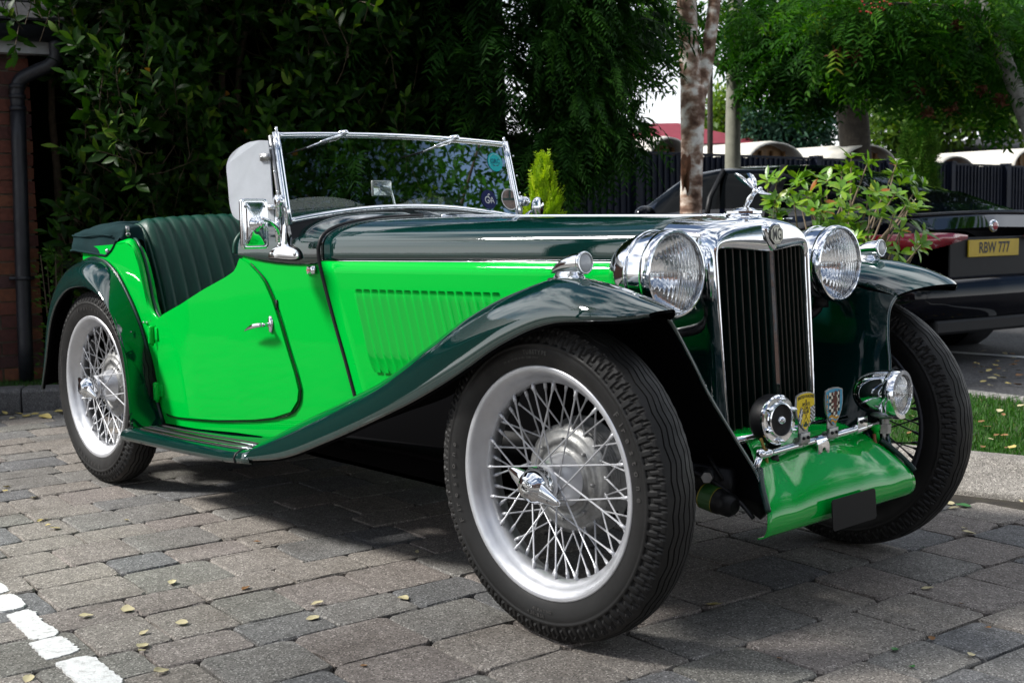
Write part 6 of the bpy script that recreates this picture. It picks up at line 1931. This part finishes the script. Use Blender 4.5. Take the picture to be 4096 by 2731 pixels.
colc = tree_at('columnar_cypress', 'slim upright cypress standing in front of the fence panels', 2108, 15.2)
n = 2200
zz_ = nrg.uniform(0, 1, n); rad = .21 * np.sin(np.pi * np.clip(zz_ * .92 + .12, 0, 1)) ** .7 + .03
az = nrg.uniform(0, 6.28, n)
pos = np.c_[colc.location.x + rad * np.cos(az) * .8, colc.location.y + rad * np.sin(az) * .8, .0 + zz_ * 2.25]
conifer(colc, pos, np.c_[np.cos(az) * .5, np.sin(az) * .5, np.full(n, 1.6)], (.14, .26), (-.1, .1), CONIF, .92, nlf=5)
obj('trunk', tube([tuple(colc.location), (colc.location.x, colc.location.y, 2.0)], [.04, .01], 8), DKB, colc)

# ------------------------------------------------------------------ fence, shelters and roofs beyond it
FEN = varied(mat('blue-black fence paint', (.0055, .0085, .019), .6, spec=.2), 5, .7, 1.5)
fence = empty('timber_fence', (-7.85, 12.5, -.09), 'tall blue-black boarded fence behind the parked black car', 'fence')
FX, FH = -7.85, 1.66
bme = mesh_np('fence_board', *box((0, 0, (FH) / 2), (.022, .104, FH + .1)), FEN, smooth=False)
bme2 = mesh_np('fence_strip', *box((.022, 0, (FH) / 2), (.022, .03, FH + .1)), FEN, smooth=False)
y = 4.0; i = 0
while y < 24:
    o = put('fence_board', bme, fence, (rng.uniform(-.004, .004), y - 12.5, .09 + rng.uniform(-.008, .008)))
    o2 = put('cover_strip', bme2, fence, (.0, y + .055 - 12.5, .09 + rng.uniform(-.005, .005)))
    y += .11
pme = mesh_np('fence_post', *join(box((.03, 0, .90), (.11, .11, 1.86)), box((.03, 0, 1.845), (.14, .14, .03))), FEN, smooth=False)
for k in range(11):
    put('fence_post', pme, fence, (0, 4.6 + 1.83 * k - 12.5, 0))
obj('top_rail', box((FX + .0, 14, FH + .115 - .09 + .045), (.05, 20, .03)), FEN, fence, smooth=False)

CANV = varied(mat('cream canvas roof', (.66, .63, .56), .8), 6, .85, 1.08)
WOOD = varied(mat('warm timber lining', (.22, .12, .045), .6), 14, .7, 1.2)
def shelter(label, u, vtop, d, wpx):
    tp = cam_pt(u, vtop, d)
    wd = wpx / 2779.4 * d * 1.05
    r3 = Vector((rt.x, rt.y, 0)).normalized(); f3 = Vector((fw.x, fw.y, 0)).normalized()
    A = (r3 * .62 - f3 * .78).normalized(); B = Vector((-A.y, A.x, 0))
    root = empty('arched_shelter', (tp.x, tp.y, -.09), label, 'shelter', 'arched canvas shelters beyond the fence')
    rise = .36
    def arc(s, da, dz): 
        return [tuple(Vector((tp.x, tp.y, 0)) + A * da + B * (s * wd / 2 * math.sin(a)) + Vector((0, 0, tp.z - rise + dz + rise * math.cos(a)))) for a in np.linspace(-math.pi / 2, math.pi / 2, 17)]
    obj('canvas_roof', loft([arc(1.05, .12, -.02), arc(1.0, 0, 0), arc(1, -1.7, 0)]), CANV, root, solid=.025)
    obj('timber_end', (np.array(arc(.96, -.12, -.03)), [tuple(range(17))]), WOOD, root, smooth=False, solid=.03)
    for q in (-.6, -.2, .2, .6):
        p = Vector((tp.x, tp.y, 0)) + A * (-.07) + B * (q * wd / 2)
        obj('timber_rib', box((p.x, p.y, tp.z - rise * .72), (.04, .04, rise * .75)), WOOD, root)
    for s_ in (-1, 1):
        for da in (-.1, -1.6):
            p = Vector((tp.x, tp.y, 0)) + A * da + B * (s_ * wd / 2 * .96)
            obj('post', box((p.x, p.y, (tp.z - rise) / 2), (.09, .09, tp.z - rise + .1)), WOOD, root)
    return root
shelter('arched cream shelter peeping over the fence left of the birch trunk', 1525, 315, 15.5, 130)
shelter('widest arched cream shelter over the fence, right of the smooth trunk', 1770, 326, 17.5, 190)
shelter('arched cream shelter over the fence, left of the slim cypress', 1985, 332, 19.0, 190)
shelter('arched cream shelter over the fence, right of the slim cypress', 2185, 358, 21.0, 150)
shelter('last arched cream shelter over the fence at the right edge', 2360, 342, 22.5, 150)
MAROON = varied(mat('maroon canopy cloth', (.20, .018, .035), .75), 5, .8, 1.15)
mr = empty('maroon_canopy', tuple(base_of(1560, 24, -.09)), 'maroon hipped canopy roof glimpsed left of the birch trunk', 'canopy')
cx_, cy_ = mr.location.x, mr.location.y
zt_ = cam_pt(1540, 284, 24).z; ze = cam_pt(1540, 342, 24).z
def mq(a, b, z): 
    r3 = Vector((rt.x, rt.y, 0)).normalized(); f3 = Vector((fw.x, fw.y, 0)).normalized()
    p = Vector((cx_, cy_, 0)) + r3 * a + f3 * b
    return (p.x, p.y, z)
V = [mq(-1.5, -1.2, ze), mq(1.5, -1.2, ze), mq(1.5, 1.6, ze), mq(-1.5, 1.6, ze), mq(-.5, .2, zt_), mq(.0, .2, zt_)]
obj('canopy_roof', (np.array(V), [(0, 1, 5, 4), (1, 2, 5), (2, 3, 4, 5), (3, 0, 4)]), MAROON, mr, smooth=False, solid=.02)
V2 = [mq(a, b, z) for a, b in ((-1.5, -1.2), (1.5, -1.2), (1.5, 1.6), (-1.5, 1.6)) for z in (ze - .22, ze - .01)]
obj('valance', (np.array(V2), [(0, 2, 3, 1), (2, 4, 5, 3), (4, 6, 7, 5), (6, 0, 1, 7)]), CANV, mr, smooth=False)
for a, b in ((-1.45, -1.15), (1.45, -1.15), (1.45, 1.55), (-1.45, 1.55)):
    p = mq(a, b, 0); obj('post', box((p[0], p[1], (ze - .1) / 2 - .05), (.08, .08, ze)), WOOD, mr)
lp = empty('lamp_post', tuple(base_of(1631, 16.5, -.09)), 'thin dark lamp post between the birch and the smooth trunk', 'lamp post')
obj('pole', tube([tuple(lp.location), tuple(cam_pt(1631, 250, 16.5)), tuple(cam_pt(1632, -250, 16.5))], [.045, .04, .035], 10), DKB, lp)
hp_ = cam_pt(1632, -250, 16.5)
obj('lantern', join(box((hp_.x + .15, hp_.y, hp_.z), (.5, .14, .08)), sphere((hp_.x + .3, hp_.y, hp_.z - .04), .07, 10, 6)), DKB, lp, bevel=.02)
hs = empty('far_house', tuple(base_of(1745, 44, -.09)), 'pale rendered house with brown roof far behind the smooth trunk', 'house')
hx, hy = hs.location.x, hs.location.y
hm = Matrix.Rotation(yaw, 3, 'Z')
REND = varied(mat('pale render', (.55, .50, .44), .85), 4, .85, 1.05)
ROOFB = varied(mat('brown roof tiles', (.12, .06, .04), .8), 6, .7, 1.3)
HWIN = mat('dark window glass', (.02, .025, .03), .08, spec=.6)
zev = cam_pt(1720, 320, 44).z; zri = cam_pt(1720, 280, 44).z
obj('wall', box((hx, hy, zev / 2), (3, 2.2, zev + .1), hm), REND, hs, smooth=False)
V = np.array([(-1.7, -1.3, zev), (1.7, -1.3, zev), (1.7, 1.3, zev), (-1.7, 1.3, zev), (0, -1.3, zri + .1), (0, 1.3, zri + .1)])
V[:, :2] = V[:, :2] @ np.array(hm)[:2, :2].T + [hx, hy]
obj('roof', (V, [(0, 1, 4), (1, 2, 5, 4), (2, 3, 5), (3, 0, 4, 5), (0, 3, 2, 1)]), ROOFB, hs, smooth=False)
for k in (-.5, .5):
    c_ = np.array(hm) @ np.array([-1.52, k, 0])
    obj('window', box((hx + c_[0], hy + c_[1], zev * .62), (.08, .6, .9), hm), HWIN, hs)

# dark gable roof over the fence at the far right
gr = empty('shed', tuple(base_of(2250, 27, -.09)), 'low dark pitched shed roof beyond the fence at the far right', 'shed')
pA, pB, pC, pD = cam_pt(2040, 352, 26), cam_pt(2400, 352, 26), cam_pt(2400, 305, 29), cam_pt(2060, 342, 29)
q_ = [tuple(pA), tuple(pB), tuple(pC), tuple(pD)]
obj('roof', (np.array(q_), [(0, 1, 2, 3)]), TILE, gr, solid=.06)
low = [(p[0], p[1], -.1) for p in q_]
obj('wall', (np.array([(p[0], p[1], p[2] - .05) for p in q_] + low), [(0, 1, 5, 4), (1, 2, 6, 5), (2, 3, 7, 6), (3, 0, 4, 7)]), DKB, gr, smooth=False)

# ------------------------------------------------------------------ the black saloon
HD = R(170)
SF = Vector((math.cos(HD), math.sin(HD), 0)); SL_ = Vector((-SF.y, SF.x, 0))
SO = Vector((-2.01, 5.385, -.06))
sal = empty('black_saloon', tuple(SO), 'shiny black modern saloon with yellow rear plate parked beyond the grass', 'car')
def sv(a, l, z):        # a metres forward of the tail, l to its left, z up
    p = SO + SF * a + SL_ * l
    return (p.x, p.y, SO.z + z)
ST = [0, .06, .18, .45, .80, 1.0, 1.25, 1.55, 1.8, 2.05, 2.3, 2.5, 2.75, 3.1, 3.6, 4.0, 4.2, 4.3]
SHL = [.90, .965, .985, .985, .98, .975, .97, .96, .955, .95, .945, .94, .93, .90, .85, .76, .66, .60]    # belt height
RF = [.905, .985, 1.005, 1.075, 1.19, 1.25, 1.32, 1.385, 1.40, 1.405, 1.385, 1.34, 1.22, 1.02, .95, .87, .78, .68]   # roof height
RW = [.55, .60, .62, .64, .63, .60, .56, .55, .55, .56, .56, .56, .58, .64, .66, .62, .5, .42]
BW = [.72, .82, .88, .915, .93, .93, .93, .93, .925, .925, .925, .925, .925, .925, .91, .86, .74, .60]
rows = []
stations = np.linspace(0, 4.3, 70)
for a in stations:
    f_ = lambda T: itp(a, ST, T)
    bw, sh_z, rf_, rw = f_(BW), f_(SHL), f_(RF), f_(RW)
    low_ = .22 if .3 < a < 4.0 else .28
    half = [(bw * .90, low_), (bw * .985, .34), (bw, .52), (bw * .995, .66), (bw * .97, sh_z - .10), (bw * .93, sh_z - .02), (bw * .88, sh_z), ]
    for k in range(1, 7):
        t_ = k / 6
        half.append((bw * .88 + (rw - bw * .88) * t_ ** .9, sh_z + (rf_ - .03 - sh_z) * math.sin(t_ * math.pi / 2) ** 1.0 if rf_ - sh_z > .2 else sh_z + (rf_ - .012 - sh_z) * t_))
    for k in range(1, 6):
        t_ = k / 5
        half.append((rw * (1 - t_), rf_ - .03 * (1 - t_) ** 2 if rf_ - sh_z > .2 else rf_ - .012 * (1 - t_)))
    row = [sv(a, l, z) for l, z in half] + [sv(a, -l, z) for l, z in reversed(half[:-1])]
    rows.append(row)
V, F = loft(rows)
m_n = len(rows[0])
mi = []
SGLASS = mat('dark saloon glass', (.0015, .002, .0025), .03, spec=.03)
for i in range(len(rows) - 1):
    a = (stations[i] + stations[i + 1]) / 2
    for j in range(m_n - 1):
        jj = min(j, m_n - 2 - j)
        side_glass = 7 <= jj <= 10 and 1.05 < a < 2.70
        rear_glass = jj >= 9 and .42 < a < 1.42
        front_glass = jj >= 9 and 2.45 < a < 3.05
        mi.append(1 if side_glass or rear_glass or front_glass else 0)
F2 = F + [tuple(range(m_n)), tuple(reversed(range((len(rows) - 1) * m_n, len(rows) * m_n)))]
obj('body', (V, F2), [BLACK_PAINT, SGLASS], sal, midx=mi + [0, 0])
def sbox(a, l, z, s, m_, nm, par=sal, bev=None, rz=0):
    return obj(nm, box(sv(a, l, z), s, Matrix.Rotation(HD + rz, 3, 'Z')), m_, par, smooth=False, bevel=bev)
for a in (1.25, 1.90):
    obj('door_pillar', tube([sv(a - .05, .885, .97), sv(a, .80, 1.15), sv(a + .05, .62, 1.36)], .022, 6), BLACK, sal)
obj('window_trim', tube([sv(a, itp(a, ST, BW) * .885 + .004, itp(a, ST, SHL) + .004) for a in np.linspace(1.0, 2.7, 16)], .009, 6), CHROME, sal)
TAIL = mat('red tail lamp', (.34, .006, .020), .15, coat=1.0, coat_r=.02)
for s in (1, -1):
    V = []
    for a, l, z0, z1 in ((-.03, .30, .83, .855), (-.03, .45, .80, .87), (-.02, .60, .775, .875), (.0, .72, .765, .875), (.06, .84, .77, .872), (.16, .915, .785, .868), (.34, .955, .81, .86), (.50, .965, .835, .852)):
        bw = itp(max(a, 0), ST, BW)
        V += [sv(a - .012, s * l, z0), sv(a - .016, s * (l + .004), z1)]
    obj('tail_lamp', (np.array(V), [(2 * i, 2 * i + 2, 2 * i + 3, 2 * i + 1) if s > 0 else (2 * i, 2 * i + 1, 2 * i + 3, 2 * i + 2) for i in range(7)]), TAIL, sal, solid=.012)
    sbox(.0, s * .62, .42, (.03, .26, .035), TAIL, 'bumper_reflector')
    ex_ = obj('exhaust', lathe([(.030, 0), (.045, .0), (.047, .01), (.047, .12)], sv(.0, s * .56, .295), SF, 16), CHROME, sal)
PLATEY = varied(mat('yellow number plate', (.62, .42, .012), .4, coat=.5), 10, .92, 1.05)
sbox(-.002, 0, .70, (.02, .86, .28), BLACK, 'plate_recess', bev=.008)
npl = sbox(-.022, 0, .765, (.012, .52, .112), PLATEY, 'number_plate', bev=.003)
pu = -SL_
obj('plate_lettering', text_on('RBW 777', np.array(sv(-.0295, 0, .765)), pu, (0, 0, 1), .100, .022, .80), BLACKINK, npl, smooth=False)
obj('boot_emblem', lathe([(.001, .020), (.034, .018), (.042, .010), (.043, 0)], sv(-.012, 0, .91), -SF, 24), CHROME, sal)
obj('emblem_centre', lathe([(.001, .023), (.026, .0215)], sv(-.012, 0, .91), -SF, 20), TAIL, sal)
ra = lambda l: itp(abs(l), [0, .5, .72, .82, .88, .915, .935], [-.03, -.02, 0, .06, .18, .40, .62])
obj('rear_bumper', loft([[sv(ra(l) + da, l * (1 + .012 * (da < 0)), z) for da, z in ((.06, .60), (-.015, .575), (-.05, .53), (-.06, .46), (-.055, .38), (-.02, .31), (.05, .27))] for l in np.linspace(-.935, .935, 41)]), BLACK_PAINT, sal)
sbox(.02, 0, .262, (.14, 1.2, .10), BLACK, 'rear_diffuser', bev=.02)
obj('spoiler_lip', tube([sv(.03 + .03 * (l / .8) ** 2, l, 1.0 - .02 * (l / .8) ** 2) for l in np.linspace(-.78, .78, 13)], .016, 8), BLACK_PAINT, sal)
for a in (.95, 3.50):
    for s in (1, -1):
        wc = sv(a, s * .79, .33)
        w_ = obj('wheel', lathe([(.20, -.11), (.30, -.115), (.328, -.09), (.33, 0), (.328, .09), (.30, .115), (.235, .115), (.225, .09)], wc, SL_, 32), RUBBER, sal)
        obj('alloy', lathe([(.228, .09 * s), (.20, .06 * s), (.06, .085 * s), (.001, .09 * s)], wc, SL_, 10), STEEL, w_, smooth=False)
        obj('wheel_arch', lathe([(.36, -.13), (.365, .148), (.345, .150), (.345, -.13), (.0, -.13)], wc, SL_ * s, 28), BLACK, sal)
for s in (1, -1):
    wm = obj('door_mirror', join(sphere(sv(2.42, s * 1.02, 1.03), .10, 16, 10, (.75, 1.0, .72)), tube([sv(2.44, s * .88, .97), sv(2.44, s * .98, .99)], .02, 8)), BLACK_PAINT, sal)

# ------------------------------------------------------------------ fallen leaves
FL = [mat('dry yellow leaf', (.50, .40, .13), .6), mat('pale buff leaf', (.50, .44, .26), .65), mat('brown leaf', (.22, .11, .04), .7), mat('green fallen leaf', (.03, .16, .03), .5)]
FLM = []
for i, m_ in enumerate(FL):
    for k in range(3):
        n1, n2 = 7, 5
        rows = []
        lr = random.Random(10 * i + k)
        c1, c2 = lr.uniform(.4, 1.2), lr.uniform(.5, 1.6)
        for a in range(n1):
            t_ = a / (n1 - 1)
            wdl = math.sin(math.pi * t_ ** .8) ** .75 * (.30 + .1 * (k == 1)) + .012
            rows.append([(t_ - .5, s * wdl, .10 * c1 * (s * s) * (wdl / .3) + .16 * c2 * (t_ - .45) ** 2 + .03 * math.sin(9 * t_ + 4 * s) + .01) for s in np.linspace(-1, 1, n2)])
        FLM.append(mesh_np('fallen_leaf', *loft(rows), m_))
LEAVES = [(78, 1142, 1, .045, 'curled yellow leaf on the paving behind the rear tyre, near the left edge'), (15, 1118, 0, .028, None), (12, 1126, 0, .022, None), (100, 1192, 1, .026, None), (91, 1195, 0, .022, None), (127, 1212, 0, .034, 'yellow leaf on the paving left of the rear tyre, below the curled one'), (110, 1205, 0, .018, None),
 (290, 1193, 0, .018, None), (395, 1337, 1, .036, None), (293, 1399, 1, .034, 'buff leaf between the white line and the front tyre, alone on a brown paver'), (197, 1413, 1, .034, None), (417, 1429, 1, .030, None), (331, 1452, 1, .026, None), (328, 1482, 1, .042, 'pair of buff leaf scraps low on the left paving'), (327, 1493, 1, .022, None), (370, 1540, 1, .040, 'pale leaf standing on the paving at the bottom, right of the white line'), (65, 1558, 1, .030, None),
 (728, 1385, 1, .032, 'pale leaf left of the front tyre, upper of two'), (718, 1419, 1, .034, 'pale leaf left of the front tyre, lower of two'), (927, 1373, 1, .034, 'buff leaf closest to the front tyre on its left'), (590, 1243, 2, .022, None), (835, 1527, 2, .016, None), (958, 1266, 1, .018, None), (565, 1350, 2, .03, None),
 (1640, 1388, 0, .050, 'yellow leaf with a stalk on the shaded paving right of the front tyre'), (2055, 1490, 3, .030, 'small green leaf on the paving at the lower right'), (2225, 1223, 1, .040, 'buff leaf on the paving right of the far tyre'), (2215, 1212, 1, .022, None), (2130, 1350, 1, .032, None), (2230, 1503, 1, .028, None), (2212, 1160, 3, .050, 'dark green leaf lying near the far tyre by the kerb'), (2180, 1155, 1, .044, None), (2190, 1166, 1, .034, None), (2345, 1150, 1, .02, None), (2140, 1465, 2, .018, None), (2095, 1530, 3, .02, None), (1790, 1510, 2, .014, None), (2120, 1256, 3, .018, None), (2270, 1440, 2, .016, None), (2208, 1385, 2, .014, None),
 (45, 950, 0, .05, None), (60, 955, 0, .06, 'yellow leaf lying against the kerb foot at the left'), (105, 958, 0, .09, 'large yellow leaf on the paving below the left kerb, beside the rear tyre'), (10, 948, 0, .05, None), (30, 960, 1, .04, None), (80, 950, 0, .04, None), (135, 945, 0, .05, None)]
lr = random.Random(3)
def ground_pt(u, v, z=0.0):
    q = fw + rt * ((u - 1176) / 2779.4) - up * ((v - 784) / 2779.4)
    return CAM_POS + q * ((z - CAM_POS.z) / q.z)
def add_leaf(p, ci, size, label, group):
    o = put('fallen_leaf', FLM[ci * 3 + lr.randrange(3)])
    o.location = p
    o.rotation_euler = (lr.uniform(-.25, .25), lr.uniform(-.25, .25), lr.uniform(0, 6.28))
    o.scale = (size * 1.0, size * lr.uniform(.85, 1.1), size * lr.uniform(.6, 1.2))
    tag(o, label, 'leaf', group)
CN = ('dry yellow', 'pale buff', 'brown', 'green')
def where(u, v):
    if v < 970: return 'at the foot of the left kerb'
    if u < 140 and v < 1230: return 'at the left edge below the rear tyre'
    if u < 140: return 'beside the painted white dashes'
    if u < 520 and v > 1380: return 'just right of the painted white dashes'
    if u < 520: return 'on the open paving below the rear tyre'
    if u < 1050: return 'on the paving left of the front tyre'
    if u < 1900: return 'on the shaded paving in front of the apron'
    if v < 1280: return 'on the paving between the far tyre and the kerb'
    return 'on the paving at the lower right corner'
for (u, v, ci, size, lab) in LEAVES:
    p = ground_pt(u, v, .004)
    add_leaf(p, ci, size, lab or ('%s %s leaf lying %s' % ('tiny' if size < .023 else 'small', CN[ci], where(u, v))), 'fallen leaves on the paving')
for k in range(34):
    u, v = lr.uniform(2075, 2350), lr.uniform(915, 1040)
    p = ground_pt(u, v, .112)
    if (np.array([p.x, p.y]) - SA) @ SN < .22: continue
    ci, sz = lr.choice((0, 1, 2, 2)), lr.uniform(.018, .04)
    add_leaf(p, ci, sz, '%s %s leaf on the grass %s' % ('small' if sz < .028 else 'larger', CN[ci], 'seen through the far wheel' if u < 2200 else 'close to the pale kerb' if v > 995 else 'towards the road' if v < 950 else 'in the middle of the strip'), 'leaves on the grass')
for k in range(26):
    u, v = lr.uniform(2235, 2350), lr.uniform(800, 885)
    p = ground_pt(u, v, -.045)
    ci, sz = lr.choice((0, 1, 1, 2)), lr.uniform(.035, .06)
    add_leaf(p, ci, sz, '%s %s leaf on the road %s' % ('small' if sz < .048 else 'larger', CN[ci], 'beside the low far kerb' if v > 855 else 'below the tail of the black car' if v < 825 else 'halfway to the black car'), 'leaves on the road')

# ------------------------------------------------------------------ what the chrome and glass reflect: the car park around the camera
BARKR = DKB
def round_tree(name, label, x, y, h, r, n, m, tm, l0=.12, l1=.22):
    root = empty(name, (x, y, -.09), label, 'tree')
    obj('trunk', tube(crv([(x, y, -.09), (x + .1, y, h * .3), (x - .05, y + .1, h * .75)], 8), [.16, .15, .14, .13, .12, .1, .07, .04], 10), BARKR, root)
    cs = [(x + r * .7 * math.cos(a) * f, y + r * .7 * math.sin(a) * f, h * (.45 + .5 * q)) for a in np.linspace(0, 6.28, 9)[:-1] for f, q in ((.9, .25), (.6, .7), (.3, 1.0), (1.0, .05))]
    leafcloud(root, cs, n, r * .42, m, l0, l1, tm)
    for a in np.linspace(0, 6.28, 7)[:-1]:
        obj('limb', tube(crv([(x, y, h * .35), (x + r * .35 * math.cos(a), y + r * .35 * math.sin(a), h * .55), (x + r * .75 * math.cos(a), y + r * .75 * math.sin(a), h * .72)], 6), [.06, .05, .04, .03, .02, .01], 6), BARKR, root)
    return root
round_tree('reflected_tree', 'leafy tree mirrored in the windscreen glass', 10.5, 8.6, 9.5, 5.6, 26000, TREE, .15, .10, .19)
round_tree('car_park_tree', 'broad tree mirrored in the left half of the chrome', -3.5, -15, 6.5, 3.0, 3600, TREE, .4)
round_tree('car_park_tree', 'broad tree mirrored in the right half of the chrome', 14, 1.5, 6.5, 3.0, 3600, TREE, .4)
sh_t = round_tree('shade_tree', 'overhanging tree whose dappled shade falls in front of the roadster', -1.9, -4.1, 6.4, 1.15, 1500, TREE, .4, .08, .15)
rh = empty('brick_house', (13.0, -11.0, -.09), 'orange brick house mirrored in the headlamps and radiator chrome', 'house')
BRKW = mat('orange brickwork', (.30, .10, .05), .9)
_b = N(BRKW, 'ShaderNodeTexBrick'); _b.inputs['Scale'].default_value = 3
_b.inputs['Color1'].default_value = (.20, .12, .09, 1); _b.inputs['Color2'].default_value = (.15, .09, .07, 1); _b.inputs['Mortar'].default_value = (.3, .27, .22, 1)
L(BRKW, _b.outputs[0], bsdf(BRKW).inputs['Base Color'])
hr = Matrix.Rotation(R(-42), 3, 'Z')
def hb(c, s): 
    cc = np.array(hr) @ np.array(c) + np.array([13.0, -11.0, 0]); return box(cc, s, hr)
obj('wall', hb((0, 0, 2.3), (7, 14, 4.8)), BRKW, rh, smooth=False)
V = np.array([(-4, -7.5, 4.7), (4, -7.5, 4.7), (4, 7.5, 4.7), (-4, 7.5, 4.7), (0, -7.5, 7.6), (0, 7.5, 7.6)]) @ np.array(hr).T + [13.0, -11.0, 0]
obj('roof', (V, [(0, 1, 4), (1, 2, 5, 4), (2, 3, 5), (3, 0, 4, 5), (0, 3, 2, 1)]), ROOFB, rh, smooth=False)
for k in range(5):
    for z in (1.4, 3.6):
        if k == 2 and z < 2: continue
        wdw = obj('window', hb((-3.5, -5.2 + 2.6 * k, z), (.10, 1.2, 1.2)), HWIN, rh, smooth=False)
        obj('window_frame', hb((-3.53, -5.2 + 2.6 * k, z), (.12, .06, 1.2)), WHITE, wdw, smooth=False)
obj('door', hb((-3.5, 0, 1.0), (.10, 1.0, 2.1)), WHITE, rh, smooth=False)
